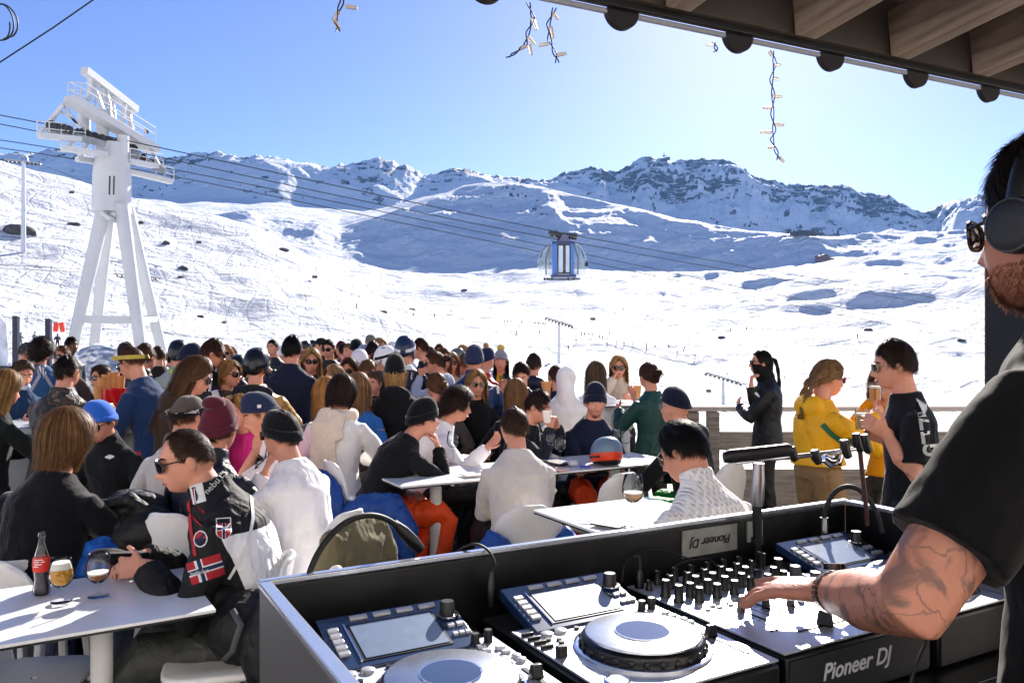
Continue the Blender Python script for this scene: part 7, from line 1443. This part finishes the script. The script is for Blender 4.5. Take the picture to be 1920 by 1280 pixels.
# ---- glasses and bottle
AMBER = M('amber_beer', '#e39a1c', rough=.08, var=.10, vscale=30, trans=.25, ior=1.33); FOAM = M('foam', '#f3ead8', rough=.9); COLA = M('cola', '#2a100a', rough=.1, var=.1, spec=.6)
def stem_glass(p, label, k=1., drink=None, fill=.5, foam=0., tulip=True, grp='stemmed glasses on the tables'):
    r = thing('stemmed_glass', label, 'glass', p, 0, grp)
    if tulip: bowl = [(.006, .045), (.020, .052), (.036, .07), (.041, .09), (.040, .108), (.034, .13), (.0325, .15)]
    else: bowl = [(.005, .095), (.022, .102), (.036, .118), (.041, .14), (.039, .165), (.032, .20)]
    inn = [(x - .0022, z) for x, z in bowl[1:]]
    MB().lathe([(.034, 0), (.034, .002), (.010, .006), (.0052, .014), (.0048, bowl[0][1])] + bowl + inn[::-1], n=32).build('glass', GLASS, r, smooth=180)
    if drink:
        z0, z1 = bowl[1][1] + .003, bowl[-1][1]; zt = z0 + (z1 - z0) * fill; zs = np.linspace(z0, zt, 9); rb = np.interp(zs, [b[1] for b in bowl], [b[0] for b in bowl]) - .0032
        MB().lathe([(max(a, .001), z) for a, z in zip(rb, zs)], n=28).build('beer', drink, r, smooth=60)
        if foam: zf = np.linspace(zt + .0005, zt + foam, 4); rf = np.interp(zf, [b[1] for b in bowl], [b[0] for b in bowl]) - .0032; MB().lathe(list(zip(rf, zf)), n=28).build('foam', FOAM, r, smooth=60)
    r.scale = (k, k, k); return r
stem_glass(G(115, 1127, .7465), 'tulip glass of golden beer with a foam head beside the cola bottle', 1.12, AMBER, .60, .022)
stem_glass(G(184, 1117, .7465), 'tulip glass with a last sip of beer right of the golden beer', 1.1, M('dark_beer', '#b0641c', rough=.08, trans=.25, ior=1.33), .26, .006)
def bottle(p):
    r = thing('cola_bottle', 'contour glass cola bottle with a red label, half full, on the left table', 'bottle', p)
    pr = [(.027, 0), (.031, .006), (.031, .03), (.027, .06), (.0295, .085), (.032, .115), (.031, .135), (.025, .158), (.016, .19), (.0125, .212), (.0125, .222), (.0145, .224), (.0145, .232), (.0125, .234), (.0125, .245)]
    MB().lathe(pr + [(x - .002, z) for x, z in pr[::-1][:-1]] + [(.01, .004)], n=32).build('glass', GLASS, r, smooth=60)
    MB().lathe([(.026, .005), (.029, .008), (.0285, .03), (.0245, .06), (.027, .085), (.029, .105)], n=28).build('cola', COLA, r, smooth=60)
    a = np.linspace(-pi, pi, 40); MB().grid(np.stack([np.stack([np.cos(a) * x, np.sin(a) * x, 0 * a + z], -1) for x, z in ((.0303, .092), (.0328, .115), (.0318, .134), (.0285, .149))])).build('paper_label', M('label_red', '#c8281e', rough=.4, var=.06), r, smooth=180)
    for z, a0, a1 in ((.139, -1.9, -.9), (.131, -2.0, -1.3), (.131, -1.1, -.7), (.122, -1.9, -1.0), (.113, -2.0, -1.4)):
        a = np.linspace(a0, a1, 8); MB().grid(np.stack([np.stack([np.cos(a) * .0331, np.sin(a) * .0331, 0 * a + z + dz], -1) for dz in (0, .0035)])).build('print_line', PW, r, smooth=180)
    return r
bottle(G(78, 1113, .7465))
CLR = [((1050, 873), 'wine glass on the table nearest the grey beige sweater, right of a pair', 1.0), ((1033, 862), 'wine glass left of the pair behind the grey beige sweater', 1.0), ((1173, 857), 'empty wine glass just right of the ski helmet', 1.0), ((1158, 850), 'wine glass half hidden behind the ski helmet', 1.0)]
for (x, y), lb, k in CLR: stem_glass(G(x, y, .877), lb, k * 1.06, tulip=False)
stem_glass(G(850, 868, .877), 'big clear balloon glass in front of the curly haired man', 1.15, tulip=False)
stem_glass(G(1187, 991, .877), 'wine glass with a little pale drink left of the cable knit sweater', 1.25, M('pale_drink', '#e8b894', rough=.1, trans=.2, ior=1.33), .28, .004, tulip=False)
def ski_helmet(p):
    r = thing('ski_helmet', 'blue grey and orange ski helmet lying on the table before the navy sweater man', 'helmet', p, .3); sh = M('shell_blue', '#6a8296', rough=.35, var=.06); orr = M('shell_orange', '#e0401c', rough=.35, var=.06)
    A = cap_grid(.112, .135, .19, .075, -.18, 14, 44, .78); MB().grid(A, wrap=True).build('shell', sh, r, smooth=180); low = A[-1]
    MB().grid(np.stack([low, low * np.array((1.03, 1.03, 1)) + (0, 0, -.018), low * np.array((1.02, 1.02, 1)) + (0, 0, -.045), low * np.array((.94, .94, 1)) + (0, 0, -.06)]), wrap=True).build('band', orr, r, smooth=180); MB().grid(np.stack([low * np.array((.95, .95, 1)) + (0, 0, -.055), low * np.array((.86, .86, 0)) + (0, 0, .004), low * np.array((.1, .1, 0)) + (0, 0, .002)]), wrap=True).build('padding', BLACKR, r, smooth=180)
    MB().grid(np.stack([low * np.array((1.045, 1.045, 1)) + (0, 0, -.02), low * np.array((1.05, 1.05, 1)) + (0, 0, -.034)])[:, 6:26]).build('goggle_strap', BLACKR, r, smooth=180)
    for k in range(5): MB().ell(((k - 2) * .035, -.06, .186 - .008 * (k - 2) ** 2), (.006, .020, .006), None, 8, 6).build('vent', BLACKR, r)
    return r
ski_helmet(G(1136, 868, .877))
# ---- counter things: red bucket, wooden cups
p = P(212, 768, 6.4); p[2] = 1.115; r = thing('red_bucket', 'shiny red ice bucket standing on the counter under the wooden cups', 'bucket', p)
MB().lathe([(.062, 0), (.066, .004), (.084, .17), (.088, .172), (.088, .178), (.080, .176), (.062, .01)], n=32, caps=False).build('pail', M('enamel_red', '#c0141a', rough=.15, var=.05, coat=.6), r); r.scale = (1.1, 1.1, 1.5)
WC = M('kraft_cup', '#c98f58', rough=.75, var=.08)
def cup(pp, label, grp, k=1.):
    o = MB().lathe([(.028, 0), (.038, .10), (.0395, .10), (.0395, .104), (.037, .104), (.027, .004)], n=18, caps=False).build('paper_cup', WC); o.location = pp; o.scale = (k, k, k); return tag(o, label, 'cup', grp)
for i, (x, y, lb) in enumerate(((186, 738, 'brown paper cup lowest at the left of the red bucket'), (193, 722, 'brown paper cup second from the left above the red bucket'), (202, 716, 'brown paper cup in the middle of the row above the red bucket'), (213, 712, 'brown paper cup with the pale rim above the red bucket'), (224, 718, 'brown paper cup at the right of the row above the red bucket'))): cup(P(x, y + 14, 6.35 + .02 * i), lb, 'paper cups at the red bucket', 1.15)
cup(P(1024, 742, 7.0), 'brown paper cup left of the white hood', 'paper cups held in the crowd', 1.2); cup(P(711, 832, 6.6), 'brown paper cup held low beside the black hoodie', 'paper cups held in the crowd', 1.2); cup(P(1195, 744, 8.1), 'brown paper cup beside the green jacket on the standing table', 'paper cups held in the crowd', 1.1)
c = P(1166, 752, 8.15); c[2] = 1.147; o = MB().lathe([(.02, 0), (.10, .012), (.105, .016), (.02, .006)], n=28).build('plate', M('plate_white', '#e6e0dc', rough=.3)); o.location = c; tag(o, 'small plate on the standing table between the white jumpers', 'plate')
# ---- litter on the tables
def small(name, label, px, py, size, col, rz=0., z=.877, cat=None, rough=.4):
    p = G(px, py, z); o = MB().box((0, 0, size[2] / 2), size).build(name, M('small_' + col, col, rough=rough, var=.06), bev=min(size) * .25); o.location = p; o.rotation_euler = (0, 0, rz); return tag(o, label, cat or name.replace('_', ' '))
small('phone', 'black phone lying on the table near the pale wine glass', 1140, 985, (.075, .155, .008), '#15161a', .9); small('knife', 'steel knife beside the phone on the near right table', 1120, 978, (.018, .20, .004), '#9a9ca2', 1.2, cat='cutlery'); small('lighter', 'blue lighter on the wine glass table', 1097, 876, (.022, .075, .014), '#2a4ab0', 1.2); small('tobacco_pouch', 'white and red tobacco pouch on the wine glass table', 1052, 881, (.07, .11, .014), '#d8b0a8', .4, cat='pouch'); small('bill_tray', 'black bill tray behind the wine glasses', 1047, 869, (.14, .20, .016), '#1a1b1f', .6, cat='tray'); small('paper_napkin', 'white napkin on the table at the elbow of the black beanie man', 884, 890, (.13, .12, .01), '#e8e6e2', .5, cat='napkin', rough=.9); small('menu_card', 'printed white card lying before the curly haired man', 876, 856, (.15, .21, .003), '#dcdad8', .9, cat='card', rough=.8); small('note_box', 'little white box behind the tobacco pouch', 1073, 872, (.06, .08, .04), '#c8ccd4', .3, cat='box')
o = MB().lathe([(.045, 0), (.045, .0008)], n=40).lathe([(.030, .0009), (.030, .0013)], n=4, mi=1).build('table_sticker', [M('sticker_ring', '#b8b8ba', rough=.5), M('sticker_dark', '#5a5a5e', rough=.5)]); o.location = G(365, 1101, .7425); tag(o, 'round table number sticker near the right corner of the left table', 'sticker')
